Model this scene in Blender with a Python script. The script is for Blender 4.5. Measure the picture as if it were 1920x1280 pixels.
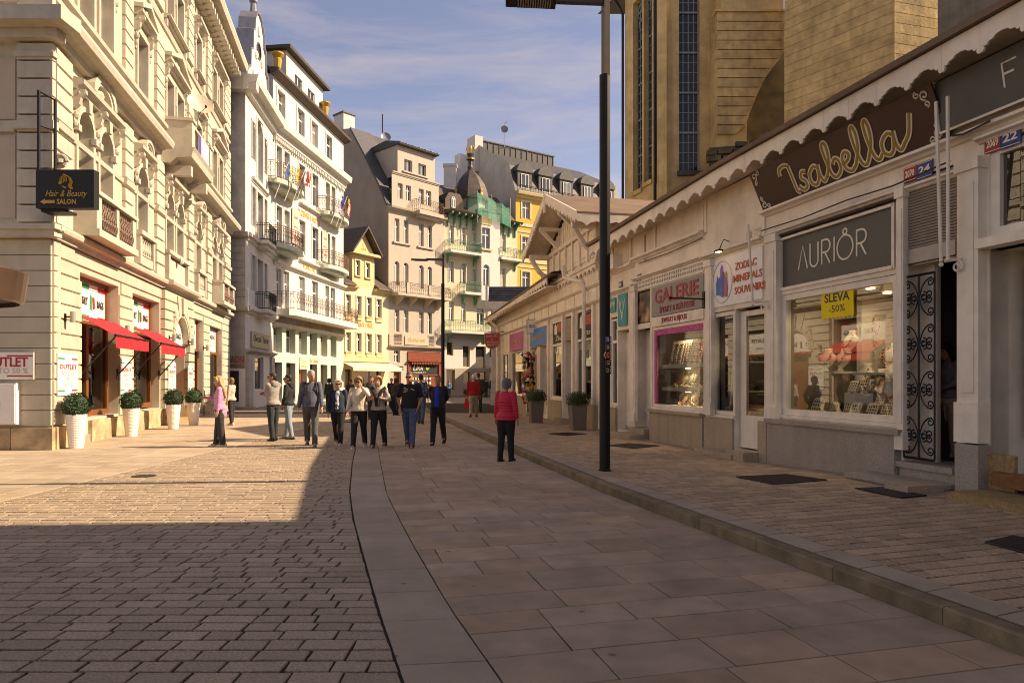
import bpy, math, random
from mathutils import Vector, Matrix
random.seed(11)
R = random.Random(7)
S = bpy.context.scene
for o in list(bpy.data.objects): bpy.data.objects.remove(o)
COL = S.collection
rad = math.radians
# ------------------------------------------------------------------ camera, sky, sun, exposure
FPX, CX, HY, EYE = 1300.0, 960.0, 712.0, 1.6        # focal length in photo pixels, centre column, horizon row, eye height
cd = bpy.data.cameras.new('camera'); cam = bpy.data.objects.new('camera', cd); COL.objects.link(cam)
cam.location = (0, 0, EYE); cam.rotation_euler = (rad(90), 0, 0)
cd.sensor_width = 36; cd.lens = FPX / 1920 * 36; cd.shift_x = 0; cd.shift_y = (HY - 640) / 1920
cd.clip_start = .1; cd.clip_end = 2000
S.camera = cam
SUN_EL, SUN_DIR = 37.0, (1.0, 0.075)                # the sun stands to the right, hardly behind the view
az = math.atan2(SUN_DIR[0], SUN_DIR[1])
W = bpy.data.worlds.new('World'); S.world = W; W.use_nodes = True
nt = W.node_tree; nt.nodes.clear()
out = nt.nodes.new('ShaderNodeOutputWorld'); bg = nt.nodes.new('ShaderNodeBackground')
sky = nt.nodes.new('ShaderNodeTexSky'); sky.sky_type = 'NISHITA'; sky.sun_disc = False
sky.sun_elevation = rad(SUN_EL); sky.sun_rotation = az; sky.altitude = 400; sky.dust_density = 1.2; sky.air_density = 1.0; sky.ozone_density = 2.0
tc = nt.nodes.new('ShaderNodeTexCoord'); mp = nt.nodes.new('ShaderNodeMapping')
mp.inputs['Scale'].default_value = (1.3, 2.2, 8.5); mp.inputs['Rotation'].default_value = (rad(8), rad(16), rad(10))
nz = nt.nodes.new('ShaderNodeTexNoise'); nz.inputs['Scale'].default_value = 2.1; nz.inputs['Detail'].default_value = 9; nz.inputs['Roughness'].default_value = .62
nz.inputs['Distortion'].default_value = .5
cr = nt.nodes.new('ShaderNodeValToRGB'); cr.color_ramp.elements[0].position = .40; cr.color_ramp.elements[1].position = .80
cr.color_ramp.elements[1].color = (.5, .5, .5, 1)
mx = nt.nodes.new('ShaderNodeMix'); mx.data_type = 'RGBA'; mx.inputs['B'].default_value = (4.9, 4.5, 4.7, 1)
L = nt.links.new
L(tc.outputs['Generated'], mp.inputs['Vector']); L(mp.outputs[0], nz.inputs['Vector']); L(nz.outputs['Fac'], cr.inputs[0])
gn = nt.nodes.new('ShaderNodeVectorMath'); gn.operation = 'MULTIPLY'; gn.inputs[1].default_value = (1.1, 1.02, 1.16); L(sky.outputs[0], gn.inputs[0])
L(cr.outputs[0], mx.inputs['Factor']); L(gn.outputs[0], mx.inputs['A']); L(mx.outputs['Result'], bg.inputs['Color'])
bg.inputs['Strength'].default_value = .095
L(bg.outputs[0], out.inputs['Surface'])
sl = bpy.data.lights.new('sun', 'SUN'); sun = bpy.data.objects.new('sun', sl); COL.objects.link(sun)
sl.energy = 4.7; sl.angle = rad(.5); sl.color = (1, .93, .82)
h = Vector((SUN_DIR[0], SUN_DIR[1], 0)).normalized()
tosun = Vector((h.x * math.cos(rad(SUN_EL)), h.y * math.cos(rad(SUN_EL)), math.sin(rad(SUN_EL))))
sun.rotation_euler = tosun.to_track_quat('Z', 'Y').to_euler(); sun.location = (30, 10, 40)
V = S.view_settings; S.display_settings.display_device = 'sRGB'
V.view_transform = 'Standard'; V.look = 'None'; V.gamma = 1; V.use_curve_mapping = False; V.exposure = .84
V.use_white_balance = True; V.white_balance_temperature = 9000; V.white_balance_tint = 15
S.cycles.max_bounces = 6; S.cycles.transparent_max_bounces = 10; S.cycles.caustics_reflective = False; S.cycles.caustics_refractive = False
S.cycles.use_denoising = True; S.cycles.filter_width = 1.0

# ------------------------------------------------------------------ materials
def mat(name, col, rough=.8, var=.12, scale=3.0, bump=.15, bscale=60, metal=0, island=0, stain=.0, spec=.4, stretch=None, tint=None, spots=0):
    m = bpy.data.materials.new(name); m.use_nodes = True; n = m.node_tree; l = n.links.new
    b = n.nodes['Principled BSDF']; b.inputs['Roughness'].default_value = rough; b.inputs['Metallic'].default_value = metal
    b.inputs['Specular IOR Level'].default_value = spec
    g = n.nodes.new('ShaderNodeNewGeometry')
    pos = g.outputs['Position']
    if stretch:
        mpn = n.nodes.new('ShaderNodeMapping'); mpn.inputs['Scale'].default_value = stretch; l(pos, mpn.inputs[0]); pos = mpn.outputs[0]
    t = n.nodes.new('ShaderNodeTexNoise'); t.inputs['Scale'].default_value = scale; t.inputs['Detail'].default_value = 6; l(pos, t.inputs['Vector'])
    r = n.nodes.new('ShaderNodeMapRange'); r.inputs['From Min'].default_value = .3; r.inputs['From Max'].default_value = .7
    r.inputs['To Min'].default_value = 1 - var; r.inputs['To Max'].default_value = 1 + var; l(t.outputs['Fac'], r.inputs['Value'])
    val = r.outputs[0]
    if stain:
        t2 = n.nodes.new('ShaderNodeTexNoise'); t2.inputs['Scale'].default_value = .55; t2.inputs['Detail'].default_value = 8; t2.inputs['Roughness'].default_value = .65; l(g.outputs['Position'], t2.inputs['Vector'])
        r2 = n.nodes.new('ShaderNodeMapRange'); r2.inputs['From Min'].default_value = .35; r2.inputs['From Max'].default_value = .62
        r2.inputs['To Min'].default_value = 1 - stain; r2.inputs['To Max'].default_value = 1.0; l(t2.outputs['Fac'], r2.inputs['Value'])
        mm = n.nodes.new('ShaderNodeMath'); mm.operation = 'MULTIPLY'; l(val, mm.inputs[0]); l(r2.outputs[0], mm.inputs[1]); val = mm.outputs[0]
        ms = n.nodes.new('ShaderNodeMapping'); ms.inputs['Scale'].default_value = (2.6, 2.6, .16); l(g.outputs['Position'], ms.inputs[0])
        t4 = n.nodes.new('ShaderNodeTexNoise'); t4.inputs['Scale'].default_value = 1.6; t4.inputs['Detail'].default_value = 7; l(ms.outputs[0], t4.inputs['Vector'])
        r4 = n.nodes.new('ShaderNodeMapRange'); r4.inputs['From Min'].default_value = .3; r4.inputs['From Max'].default_value = .52; r4.inputs['To Min'].default_value = 1 - stain * .55; r4.inputs['To Max'].default_value = 1.0; l(t4.outputs['Fac'], r4.inputs['Value'])
        mm = n.nodes.new('ShaderNodeMath'); mm.operation = 'MULTIPLY'; l(val, mm.inputs[0]); l(r4.outputs[0], mm.inputs[1]); val = mm.outputs[0]
    if spots:
        vo = n.nodes.new('ShaderNodeTexVoronoi'); vo.inputs['Scale'].default_value = 2.3; l(g.outputs['Position'], vo.inputs['Vector'])
        r5 = n.nodes.new('ShaderNodeMapRange'); r5.inputs['From Min'].default_value = .045; r5.inputs['From Max'].default_value = .06; r5.inputs['To Min'].default_value = .5; r5.inputs['To Max'].default_value = 1; l(vo.outputs['Distance'], r5.inputs['Value'])
        mm = n.nodes.new('ShaderNodeMath'); mm.operation = 'MULTIPLY'; l(val, mm.inputs[0]); l(r5.outputs[0], mm.inputs[1]); val = mm.outputs[0]
    base = None
    if island:
        oi = n.nodes.new('ShaderNodeObjectInfo')
        ad = n.nodes.new('ShaderNodeMath'); ad.operation = 'ADD'; l(g.outputs['Random Per Island'], ad.inputs[0]); l(oi.outputs['Random'], ad.inputs[1])
        fr = n.nodes.new('ShaderNodeMath'); fr.operation = 'FRACT'; l(ad.outputs[0], fr.inputs[0])
        r3 = n.nodes.new('ShaderNodeMapRange'); r3.inputs['To Min'].default_value = 1 - island; r3.inputs['To Max'].default_value = 1 + island; l(fr.outputs[0], r3.inputs['Value'])
        mm = n.nodes.new('ShaderNodeMath'); mm.operation = 'MULTIPLY'; l(val, mm.inputs[0]); l(r3.outputs[0], mm.inputs[1]); val = mm.outputs[0]
        if tint:
            m7 = n.nodes.new('ShaderNodeMath'); m7.operation = 'MULTIPLY'; m7.inputs[1].default_value = 7.31; l(fr.outputs[0], m7.inputs[0])
            f7 = n.nodes.new('ShaderNodeMath'); f7.operation = 'FRACT'; l(m7.outputs[0], f7.inputs[0])
            mc = n.nodes.new('ShaderNodeMix'); mc.data_type = 'RGBA'; mc.inputs['A'].default_value = (*col, 1); mc.inputs['B'].default_value = (*tint, 1)
            l(f7.outputs[0], mc.inputs['Factor']); base = mc.outputs['Result']
    vm = n.nodes.new('ShaderNodeVectorMath'); vm.operation = 'SCALE'
    if base: l(base, vm.inputs[0])
    else: vm.inputs[0].default_value = col
    l(val, vm.inputs['Scale']); l(vm.outputs[0], b.inputs['Base Color'])
    if bump:
        t3 = n.nodes.new('ShaderNodeTexNoise'); t3.inputs['Scale'].default_value = bscale; t3.inputs['Detail'].default_value = 4; l(pos, t3.inputs['Vector'])
        bp = n.nodes.new('ShaderNodeBump'); bp.inputs['Strength'].default_value = bump; bp.inputs['Distance'].default_value = .02
        l(t3.outputs['Fac'], bp.inputs['Height']); l(bp.outputs[0], b.inputs['Normal'])
    return m
def flat(name, col, rough=.6, metal=0, spec=.4): return mat(name, col, rough, .04, 6, 0, metal=metal, spec=spec)
def emit(name, col, s):
    m = bpy.data.materials.new(name); m.use_nodes = True; b = m.node_tree.nodes['Principled BSDF']
    b.inputs['Base Color'].default_value = (*col, 1); b.inputs['Emission Color'].default_value = (*col, 1); b.inputs['Emission Strength'].default_value = s
    return m
def glassy(name, refl=.12, tintc=(.9, .92, .9)):
    m = bpy.data.materials.new(name); m.use_nodes = True; n = m.node_tree; n.nodes.clear(); l = n.links.new
    o = n.nodes.new('ShaderNodeOutputMaterial'); t = n.nodes.new('ShaderNodeBsdfTransparent'); t.inputs[0].default_value = (*tintc, 1)
    g = n.nodes.new('ShaderNodeBsdfGlossy'); g.inputs['Roughness'].default_value = .0
    f = n.nodes.new('ShaderNodeFresnel'); f.inputs['IOR'].default_value = 1.5
    a = n.nodes.new('ShaderNodeMath'); a.operation = 'ADD'; a.use_clamp = True; a.inputs[1].default_value = refl
    x = n.nodes.new('ShaderNodeMixShader'); l(f.outputs[0], a.inputs[0]); l(a.outputs[0], x.inputs[0]); l(t.outputs[0], x.inputs[1]); l(g.outputs[0], x.inputs[2]); l(x.outputs[0], o.inputs[0])
    return m
def two_tone(name, c1, c2, scale, rough=.8, lo=.48, hi=.52, kind='noise', c3=None):
    m = bpy.data.materials.new(name); m.use_nodes = True; n = m.node_tree; l = n.links.new; b = n.nodes['Principled BSDF']; b.inputs['Roughness'].default_value = rough
    g = n.nodes.new('ShaderNodeTexCoord')
    t = n.nodes.new('ShaderNodeTexNoise' if kind == 'noise' else 'ShaderNodeTexVoronoi'); t.inputs['Scale'].default_value = scale; l(g.outputs['Object'], t.inputs['Vector'])
    c = n.nodes.new('ShaderNodeValToRGB'); e = c.color_ramp.elements; e[0].position = lo; e[0].color = (*c1, 1); e[1].position = hi; e[1].color = (*c2, 1)
    if c3: q = e.new(min(.99, hi + .12)); q.color = (*c3, 1)
    l(t.outputs[0], c.inputs[0]); l(c.outputs[0], b.inputs['Base Color'])
    return m
def window_glass(name, dark=(.03, .035, .04), pale=(.42, .4, .36), part=.5):
    m = bpy.data.materials.new(name); m.use_nodes = True; n = m.node_tree; l = n.links.new; b = n.nodes['Principled BSDF']
    b.inputs['Roughness'].default_value = .04; b.inputs['Specular IOR Level'].default_value = .9
    oi = n.nodes.new('ShaderNodeObjectInfo'); g = n.nodes.new('ShaderNodeNewGeometry')
    t = n.nodes.new('ShaderNodeTexNoise'); t.inputs['Scale'].default_value = 1.4; t.inputs['Detail'].default_value = 5
    mp_ = n.nodes.new('ShaderNodeMapping'); mp_.inputs['Scale'].default_value = (7, 7, .4); l(g.outputs['Position'], mp_.inputs[0]); l(mp_.outputs[0], t.inputs['Vector'])
    a = n.nodes.new('ShaderNodeMath'); a.operation = 'MULTIPLY'; l(oi.outputs['Random'], a.inputs[0]); l(t.outputs['Fac'], a.inputs[1])
    c = n.nodes.new('ShaderNodeMapRange'); c.inputs['From Min'].default_value = .12; c.inputs['From Max'].default_value = .5; c.inputs['To Max'].default_value = part; l(a.outputs[0], c.inputs['Value'])
    x = n.nodes.new('ShaderNodeMix'); x.data_type = 'RGBA'; x.inputs['A'].default_value = (*dark, 1); x.inputs['B'].default_value = (*pale, 1)
    l(c.outputs[0], x.inputs['Factor']); l(x.outputs['Result'], b.inputs['Base Color'])
    return m
M = {}
M['cream'] = mat('cream_plaster', (.53, .475, .375), .85, .06, 2.5, .12, 90, stain=.16)
M['cream_trim'] = mat('cream_trim', (.54, .49, .40), .8, .07, 5, .15, 60, stain=.16)
M['cream_dim'] = mat('beige_panel', (.50, .42, .33), .85, .06, 3, .1, 90)
M['plinth'] = mat('sandstone_plinth', (.46, .34, .20), .75, .4, 3.2, .3, 18, island=.12)
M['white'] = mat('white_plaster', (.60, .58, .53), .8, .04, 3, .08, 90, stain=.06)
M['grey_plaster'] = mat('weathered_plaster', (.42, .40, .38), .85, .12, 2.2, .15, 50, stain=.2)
M['mint'] = mat('mint_plaster', (.50, .54, .44), .8, .04, 3, .08, 90)
M['yellow'] = mat('yellow_plaster', (.58, .46, .25), .8, .05, 3, .1, 90, stain=.06)
M['pale_yellow'] = mat('pale_yellow_plaster', (.61, .54, .37), .8, .05, 3, .1, 90, stain=.06)
M['strong_yellow'] = mat('strong_yellow_plaster', (.58, .40, .07), .8, .05, 3, .1, 90, stain=.05)
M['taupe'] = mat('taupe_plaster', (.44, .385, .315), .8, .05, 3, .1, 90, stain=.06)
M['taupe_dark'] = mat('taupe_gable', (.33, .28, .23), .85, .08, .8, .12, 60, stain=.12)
M['ochre'] = mat('ochre_plaster', (.62, .44, .205), .85, .12, 1.6, .35, 20, stain=.3)
M['ochre_rust'] = mat('ochre_rustication', (.58, .41, .19), .9, .16, 2.2, .9, 9, stain=.3, island=.08)
M['slate'] = mat('slate_roof', (.07, .068, .07), .6, .2, 4, .2, 20, island=.25)
M['metal_roof'] = mat('metal_roof', (.065, .06, .058), .6, .2, 2, .15, 20, metal=.1)
M['brown_roof'] = mat('brown_roof', (.20, .13, .085), .7, .18, 1.2, .2, 15, stain=.2)
M['tile_roof'] = mat('tile_roof', (.09, .065, .05), .7, .2, 4, .2, 20, island=.3)
M['zinc'] = mat('zinc', (.22, .23, .25), .45, .15, 3, .1, 20, metal=.4)
M['copper'] = mat('dark_copper', (.10, .08, .068), .5, .25, 2, .1, 20, metal=.5)
M['gold'] = mat('gilding', (.52, .31, .06), .4, .1, 5, 0, metal=.4)
M['gold_paint'] = flat('gold_paint', (.55, .33, .05), .45)
M['green_iron'] = flat('green_paint', (.08, .26, .17), .5)
M['net'] = mat('green_net', (.06, .26, .17), .8, .25, 6, .3, 30)
M['net'].node_tree.nodes['Principled BSDF'].inputs['Alpha'].default_value = .62
M['iron'] = mat('black_iron', (.018, .016, .015), .45, .15, 8, .05, 60, metal=.4)
M['rust_iron'] = mat('rusty_iron', (.16, .09, .06), .6, .2, 8, .05, 60)
M['frame_white'] = flat('white_frame', (.72, .70, .66), .5)
M['wood_brown'] = mat('brown_wood', (.20, .065, .022), .4, .2, 3, .05, 60, stretch=(6, 6, .6))
M['wood_step'] = mat('step_wood', (.19, .075, .025), .45, .25, 3, .1, 50, stretch=(1, 6, 6))
M['shop_paint'] = mat('aged_cream_paint', (.83, .71, .565), .55, .07, 2.2, .15, 25, stain=.2)
M['shop_trim'] = mat('aged_trim_paint', (.85, .74, .60), .5, .08, 4, .15, 25, stain=.18)
M['shop_gap'] = flat('dark_joint', (.05, .035, .025), .8)
M['granite'] = mat('grey_granite', (.36, .30, .24), .65, .28, 55, .15, 90, stain=.18)
M['granite_warm'] = mat('warm_granite', (.42, .32, .215), .7, .25, 40, .2, 70, stain=.22)
M['travertine'] = mat('brown_stone', (.36, .23, .10), .7, .3, 22, .25, 50, stain=.2, island=.1)
M['cobble'] = mat('cobble', (.40, .295, .205), .75, .3, 60, .6, 70, island=.13, tint=(.37, .28, .195), stain=.16)
M['paver'] = mat('paver', (.42, .285, .18), .75, .25, 50, .5, 60, island=.2, tint=(.40, .28, .185), stain=.15)
M['slab'] = mat('road_slab', (.40, .29, .205), .7, .16, 2.6, .4, 110, island=.12, tint=(.42, .285, .18), stain=.24, spots=1)
M['strip'] = mat('border_slab', (.37, .285, .21), .7, .12, 2, .3, 130, island=.06, stain=.2, spots=1)
M['pave'] = mat('pavement_slab', (.44, .345, .245), .75, .14, 2, .25, 90, island=.11, tint=(.42, .32, .22), stain=.14)
M['kerb'] = mat('kerb_stone', (.21, .15, .085), .75, .3, 5, .4, 40, island=.1, stain=.25)
M['grout'] = mat('grout', (.03, .022, .016), .95, .4, 20, .5, 60)
M['ground'] = mat('distant_paving', (.25, .20, .155), .8, .18, 1.5, .3, 40)
M['black'] = flat('black', (.012, .011, .010), .6)
M['rubber'] = mat('rubber', (.016, .013, .012), .8, .2, 20, .3, 200)
M['lamp_metal'] = mat('lamp_metal', (.016, .0135, .012), .42, .1, 6, .04, 90, metal=.5)
M['lamp_grey'] = mat('lamp_upper', (.075, .062, .055), .4, .1, 6, .04, 90, metal=.5)
M['bronze'] = mat('bronze_sheet', (.14, .085, .062), .33, .15, 2, .04, 30, metal=.6)
M['red_cloth'] = mat('red_awning', (.62, .018, .028), .75, .08, 3, .1, 120)
M['red'] = flat('red', (.50, .015, .02), .5)
M['green'] = flat('green', (.0, .28, .09), .5)
M['white_sign'] = flat('white_panel', (.78, .75, .70), .35)
M['cream_cloth'] = mat('cream_awning', (.72, .60, .40), .8, .08, 3, .1, 120)
M['pot'] = mat('white_pot', (.80, .75, .68), .4, .04, 3, .05, 60)
M['stone_pot'] = mat('grey_pot', (.16, .125, .095), .7, .1, 4, .1, 60)
M['leaf'] = mat('boxwood_leaf', (.022, .055, .018), .6, .5, 30, 0, island=.5)
M['leaf2'] = mat('shrub_leaf', (.05, .062, .014), .6, .5, 30, 0, island=.5)
M['soil'] = mat('soil', (.04, .028, .02), .95, .3, 20, .4, 30)
M['pane'] = window_glass('window_pane')
M['pane_dark'] = window_glass('dark_pane', (.018, .018, .02), (.12, .1, .08), .3)
M['church_pane'] = window_glass('church_pane', (.018, .017, .018), (.07, .065, .06), .4); M['church_pane'].node_tree.nodes['Principled BSDF'].inputs['Specular IOR Level'].default_value = .35
M['glass'] = glassy('shop_glass', .09)
M['glass_dim'] = glassy('shop_glass_left', .05, (.75, .75, .72))
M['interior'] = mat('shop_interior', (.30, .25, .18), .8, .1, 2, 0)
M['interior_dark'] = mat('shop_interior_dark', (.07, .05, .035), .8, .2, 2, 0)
M['shelf'] = flat('white_shelf', (.62, .56, .46), .5)
M['bulb'] = emit('lamp_bulb', (1, .8, .5), 5)
M['bust'] = flat('cream_bust', (.62, .52, .36), .6)
M['bust2'] = flat('green_bust', (.30, .29, .14), .7)
M['amber'] = mat('amber', (.40, .10, .02), .25, .3, 30, 0, island=.4)
M['trinket'] = mat('trinkets', (.34, .25, .14), .5, .5, 40, 0, island=.6)
M['dark_trinket'] = mat('dark_trinkets', (.09, .065, .045), .5, .6, 40, 0, island=.7)
M['charcoal'] = flat('charcoal_sign', (.085, .08, .068), .5)
M['maroon'] = flat('maroon_sign', (.045, .014, .010), .4)
M['ivory'] = flat('ivory', (.74, .66, .50), .5)
M['olive_gold'] = flat('olive_gold', (.30, .19, .03), .5)
M['brass'] = flat('brass_letter', (.62, .36, .04), .45)
M['grey_sign'] = flat('grey_sign', (.30, .27, .23), .6)
M['crimson'] = flat('crimson', (.38, .05, .055), .6)
M['magenta'] = two_tone('magenta_lattice', (.42, .02, .16), (.60, .08, .27), 22, .6, .4, .6)
M['coral'] = flat('coral', (.60, .13, .05), .6)
M['blue_plate'] = flat('blue_plate', (.015, .045, .19), .4)
M['red_plate'] = flat('red_plate', (.40, .02, .02), .4)
M['teal'] = flat('teal_poster', (.03, .30, .28), .6)
M['blue_sign'] = flat('blue_sign', (.02, .14, .42), .5)
M['pink_sign'] = flat('pink_sign', (.42, .03, .20), .5)
M['yellow_paper'] = flat('yellow_paper', (.85, .62, .02), .7)
M['shutter'] = mat('shutter_slat', (.30, .24, .185), .5, .1, 5, .05, 60)
M['grey_metal'] = mat('grey_metal', (.34, .31, .28), .45, .1, 5, .05, 60, metal=.3)
M['dish'] = mat('dish', (.52, .45, .36), .5, .1, 4, .02, 40)
M['stone_dark'] = mat('mossy_stone', (.13, .10, .065), .95, .4, 1.5, .8, 8, island=.25, stain=.3)
M['hill'] = mat('rocky_slope', (.10, .085, .05), .95, .4, 1.2, .8, 6)
M['text_dark'] = flat('text_dark', (.06, .05, .05), .6)
M['text_grey'] = flat('text_grey', (.55, .50, .46), .6)
M['text_red'] = flat('text_red', (.42, .02, .03), .6)
M['beige_sign'] = flat('beige_sign', (.40, .34, .24), .6)

# ------------------------------------------------------------------ mesh builder
def basis(t):
    t = Vector(t).normalized(); a = Vector((0, 0, 1)) if abs(t.z) < .9 else Vector((1, 0, 0))
    u = t.cross(a).normalized(); return u, t.cross(u).normalized()
class MB:
    def __init__(s): s.v = []; s.f = []; s.m = []; s.cur = 0
    def poly(s, pts):
        i = len(s.v); s.v += [tuple(p) for p in pts]; s.f.append(tuple(range(i, i + len(pts)))); s.m.append(s.cur)
    def _f(s, fs):
        s.f += fs; s.m += [s.cur] * len(fs)
    def box(s, x0, y0, z0, x1, y1, z1):
        i = len(s.v)
        s.v += [(x0, y0, z0), (x1, y0, z0), (x1, y1, z0), (x0, y1, z0), (x0, y0, z1), (x1, y0, z1), (x1, y1, z1), (x0, y1, z1)]
        s._f([tuple(i + k for k in q) for q in ((0, 3, 2, 1), (4, 5, 6, 7), (0, 1, 5, 4), (1, 2, 6, 5), (2, 3, 7, 6), (3, 0, 4, 7))])
        return s
    def prism(s, pts, y0, y1, axis='y'):           # polygon in the x-z plane pushed along y (or y-z along x, or x-y along z)
        def P(a, b, t): return {'y': (a, t, b), 'x': (t, a, b), 'z': (a, b, t)}[axis]
        i = len(s.v); n = len(pts)
        s.v += [P(a, b, y0) for a, b in pts] + [P(a, b, y1) for a, b in pts]
        s._f([tuple(range(i + n - 1, i - 1, -1)), tuple(range(i + n, i + 2 * n))] + [(i + k, i + (k + 1) % n, i + n + (k + 1) % n, i + n + k) for k in range(n)])
        return s
    def tube(s, pts, r, n=6, cap=True):
        pts = [Vector(p) for p in pts]; rings = []
        for k, p in enumerate(pts):
            t = pts[min(k + 1, len(pts) - 1)] - pts[max(k - 1, 0)]
            if k == 0: u, w = basis(t)
            else:
                tt = t.normalized(); u = (u - tt * u.dot(tt)).normalized(); w = tt.cross(u)
            rr = r[k] if isinstance(r, (list, tuple)) else r
            i = len(s.v); s.v += [tuple(p + (u * math.cos(a) + w * math.sin(a)) * rr) for a in (2 * math.pi * j / n for j in range(n))]; rings.append(i)
        for a, b in zip(rings, rings[1:]): s._f([(a + j, a + (j + 1) % n, b + (j + 1) % n, b + j) for j in range(n)])
        if cap: s._f([tuple(rings[0] + j for j in range(n))[::-1], tuple(rings[-1] + j for j in range(n))])
        return s
    def lathe(s, prof, n=12, c=(0, 0), cap=True):
        rings = []
        for r, z in prof:
            i = len(s.v); s.v += [(c[0] + r * math.cos(2 * math.pi * j / n), c[1] + r * math.sin(2 * math.pi * j / n), z) for j in range(n)]; rings.append(i)
        for a, b in zip(rings, rings[1:]): s._f([(a + j, a + (j + 1) % n, b + (j + 1) % n, b + j) for j in range(n)])
        if cap: s._f([tuple(rings[0] + j for j in range(n))[::-1], tuple(rings[-1] + j for j in range(n))])
        return s
    def ball(s, c, r, n=8, m=6):
        rx, ry, rz = r if isinstance(r, (list, tuple)) else (r, r, r); i = len(s.v)
        for a in range(m + 1):
            t = math.pi * a / m
            for b in range(n):
                p = 2 * math.pi * b / n; s.v.append((c[0] + rx * math.sin(t) * math.cos(p), c[1] + ry * math.sin(t) * math.sin(p), c[2] - rz * math.cos(t)))
        for a in range(m):
            for b in range(n): s._f([(i + a * n + b, i + a * n + (b + 1) % n, i + (a + 1) * n + (b + 1) % n, i + (a + 1) * n + b)])
        return s
    def wall(s, x0, x1, z0, z1, holes, y=0, dep=.25):
        xs = sorted({x0, x1, *[h[0] for h in holes], *[h[1] for h in holes]}); zs = sorted({z0, z1, *[h[2] for h in holes], *[h[3] for h in holes]})
        xs = [x for x in xs if x0 <= x <= x1]; zs = [z for z in zs if z0 <= z <= z1]
        for a, b in zip(xs, xs[1:]):
            run = None
            for c, d in zip(zs, zs[1:]):
                mx_, mz_ = (a + b) / 2, (c + d) / 2
                inh = any(h[0] < mx_ < h[1] and h[2] < mz_ < h[3] for h in holes)
                if not inh:
                    run = (run[0], d) if run else (c, d)
                if (inh or d == zs[-1]) and run:
                    s.poly([(a, y, run[0]), (b, y, run[0]), (b, y, run[1]), (a, y, run[1])]); run = None
        for h in holes:
            hx0, hx1, hz0, hz1 = h[:4]; arch = len(h) > 4 and h[4]
            zt = hz1 - (hx1 - hx0) / 2 if arch else hz1
            s.poly([(hx0, y, hz0), (hx0, y, zt), (hx0, y + dep, zt), (hx0, y + dep, hz0)])
            s.poly([(hx1, y, hz0), (hx1, y + dep, hz0), (hx1, y + dep, zt), (hx1, y, zt)])
            s.poly([(hx0, y, hz0), (hx0, y + dep, hz0), (hx1, y + dep, hz0), (hx1, y, hz0)])
            if not arch: s.poly([(hx0, y, hz1), (hx1, y, hz1), (hx1, y + dep, hz1), (hx0, y + dep, hz1)])
            else:
                c, r = (hx0 + hx1) / 2, (hx1 - hx0) / 2; N = 12
                A = [(c - r * math.cos(math.pi * k / N), zt + r * math.sin(math.pi * k / N)) for k in range(N + 1)]
                for (ax, az_), (bx, bz) in zip(A, A[1:]):
                    s.poly([(ax, y, az_), (bx, y, bz), (bx, y + dep, bz), (ax, y + dep, az_)])
                    kx = hx0 if (ax + bx) / 2 < c else hx1
                    s.poly([(kx, y, hz1), (ax, y, az_), (bx, y, bz)])
        return s
    def mesh(s, name, mats):
        me = bpy.data.meshes.new(name); me.from_pydata(s.v, [], s.f)
        for m in (mats if isinstance(mats, (list, tuple)) else [mats]): me.materials.append(m)
        if any(s.m): me.polygons.foreach_set('material_index', s.m)
        me.update(); return me
    def build(s, name, mats, parent=None, loc=(0, 0, 0), rz=0, smooth=False):
        me = s.mesh(name, mats)
        if smooth: me.polygons.foreach_set('use_smooth', [True] * len(me.polygons))
        return put(name, me, parent, loc, rz)
def put(name, me, parent=None, loc=(0, 0, 0), rz=0):
    o = bpy.data.objects.new(name, me); COL.objects.link(o); o.location = loc
    if rz: o.rotation_euler = (0, 0, rz)
    if parent: o.parent = parent
    return o
def tag(o, label=None, cat=None, group=None, kind=None):
    if label: o['label'] = label
    if cat: o['category'] = cat
    if group: o['group'] = group
    if kind: o['kind'] = kind
    return o
def thing(name, label, cat, loc=(0, 0, 0), rz=0, group=None):
    o = bpy.data.objects.new(name, None); COL.objects.link(o); o.location = loc; o.rotation_euler = (0, 0, rz); o.empty_display_size = .2
    return tag(o, label, cat, group)
KIDS = {}
def copy_thing(src, label, loc, rz=0, scale=None):
    c = src.copy(); COL.objects.link(c); c.location = loc; c.rotation_euler = (0, 0, rz)
    if label: c['label'] = label
    if scale: c.scale = (scale,) * 3
    for ch in src.children:
        k = ch.copy(); COL.objects.link(k); k.parent = c
        for g in ch.children:
            q = g.copy(); COL.objects.link(q); q.parent = k
    return c
def gp(px, py, z=0.0):
    d = FPX * (EYE - z) / (py - HY); return (px - CX) / FPX * d, d
def zat(py, d): return EYE + (HY - py) * d / FPX
TXT = {}
def text(body, size, m, parent, x, z, y, width=None, ext=.006, shear=0, space=1.0, align='CENTER', name='lettering', rz=0, bold=0, pitch=None):
    key = (body, ext, shear, space, bold)
    c = bpy.data.curves.new('lettering', 'FONT'); c.body = body; c.size = size; c.extrude = ext; c.shear = shear; c.space_character = space
    c.align_x = align; c.align_y = 'CENTER'; c.resolution_u = 2; c.offset = bold
    t = bpy.data.objects.new('lettering_source', c); me = bpy.data.meshes.new_from_object(t)
    bpy.data.objects.remove(t); bpy.data.curves.remove(c)
    if width and len(me.vertices):
        xs = [v.co.x for v in me.vertices]; w = max(xs) - min(xs)
        f = width / w if w > 0 else 1; mid = (max(xs) + min(xs)) / 2
        for v in me.vertices: v.co.x = (v.co.x - mid) * f
    for v in me.vertices: v.co = Vector((v.co.x, -v.co.z, v.co.y))
    me.materials.clear(); me.materials.append(m); me.name = name
    o = put(name, me, parent, (x, y, z), rz)
    if pitch: o.rotation_euler = (pitch, 0, rz)
    return o
WC = {}
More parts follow.
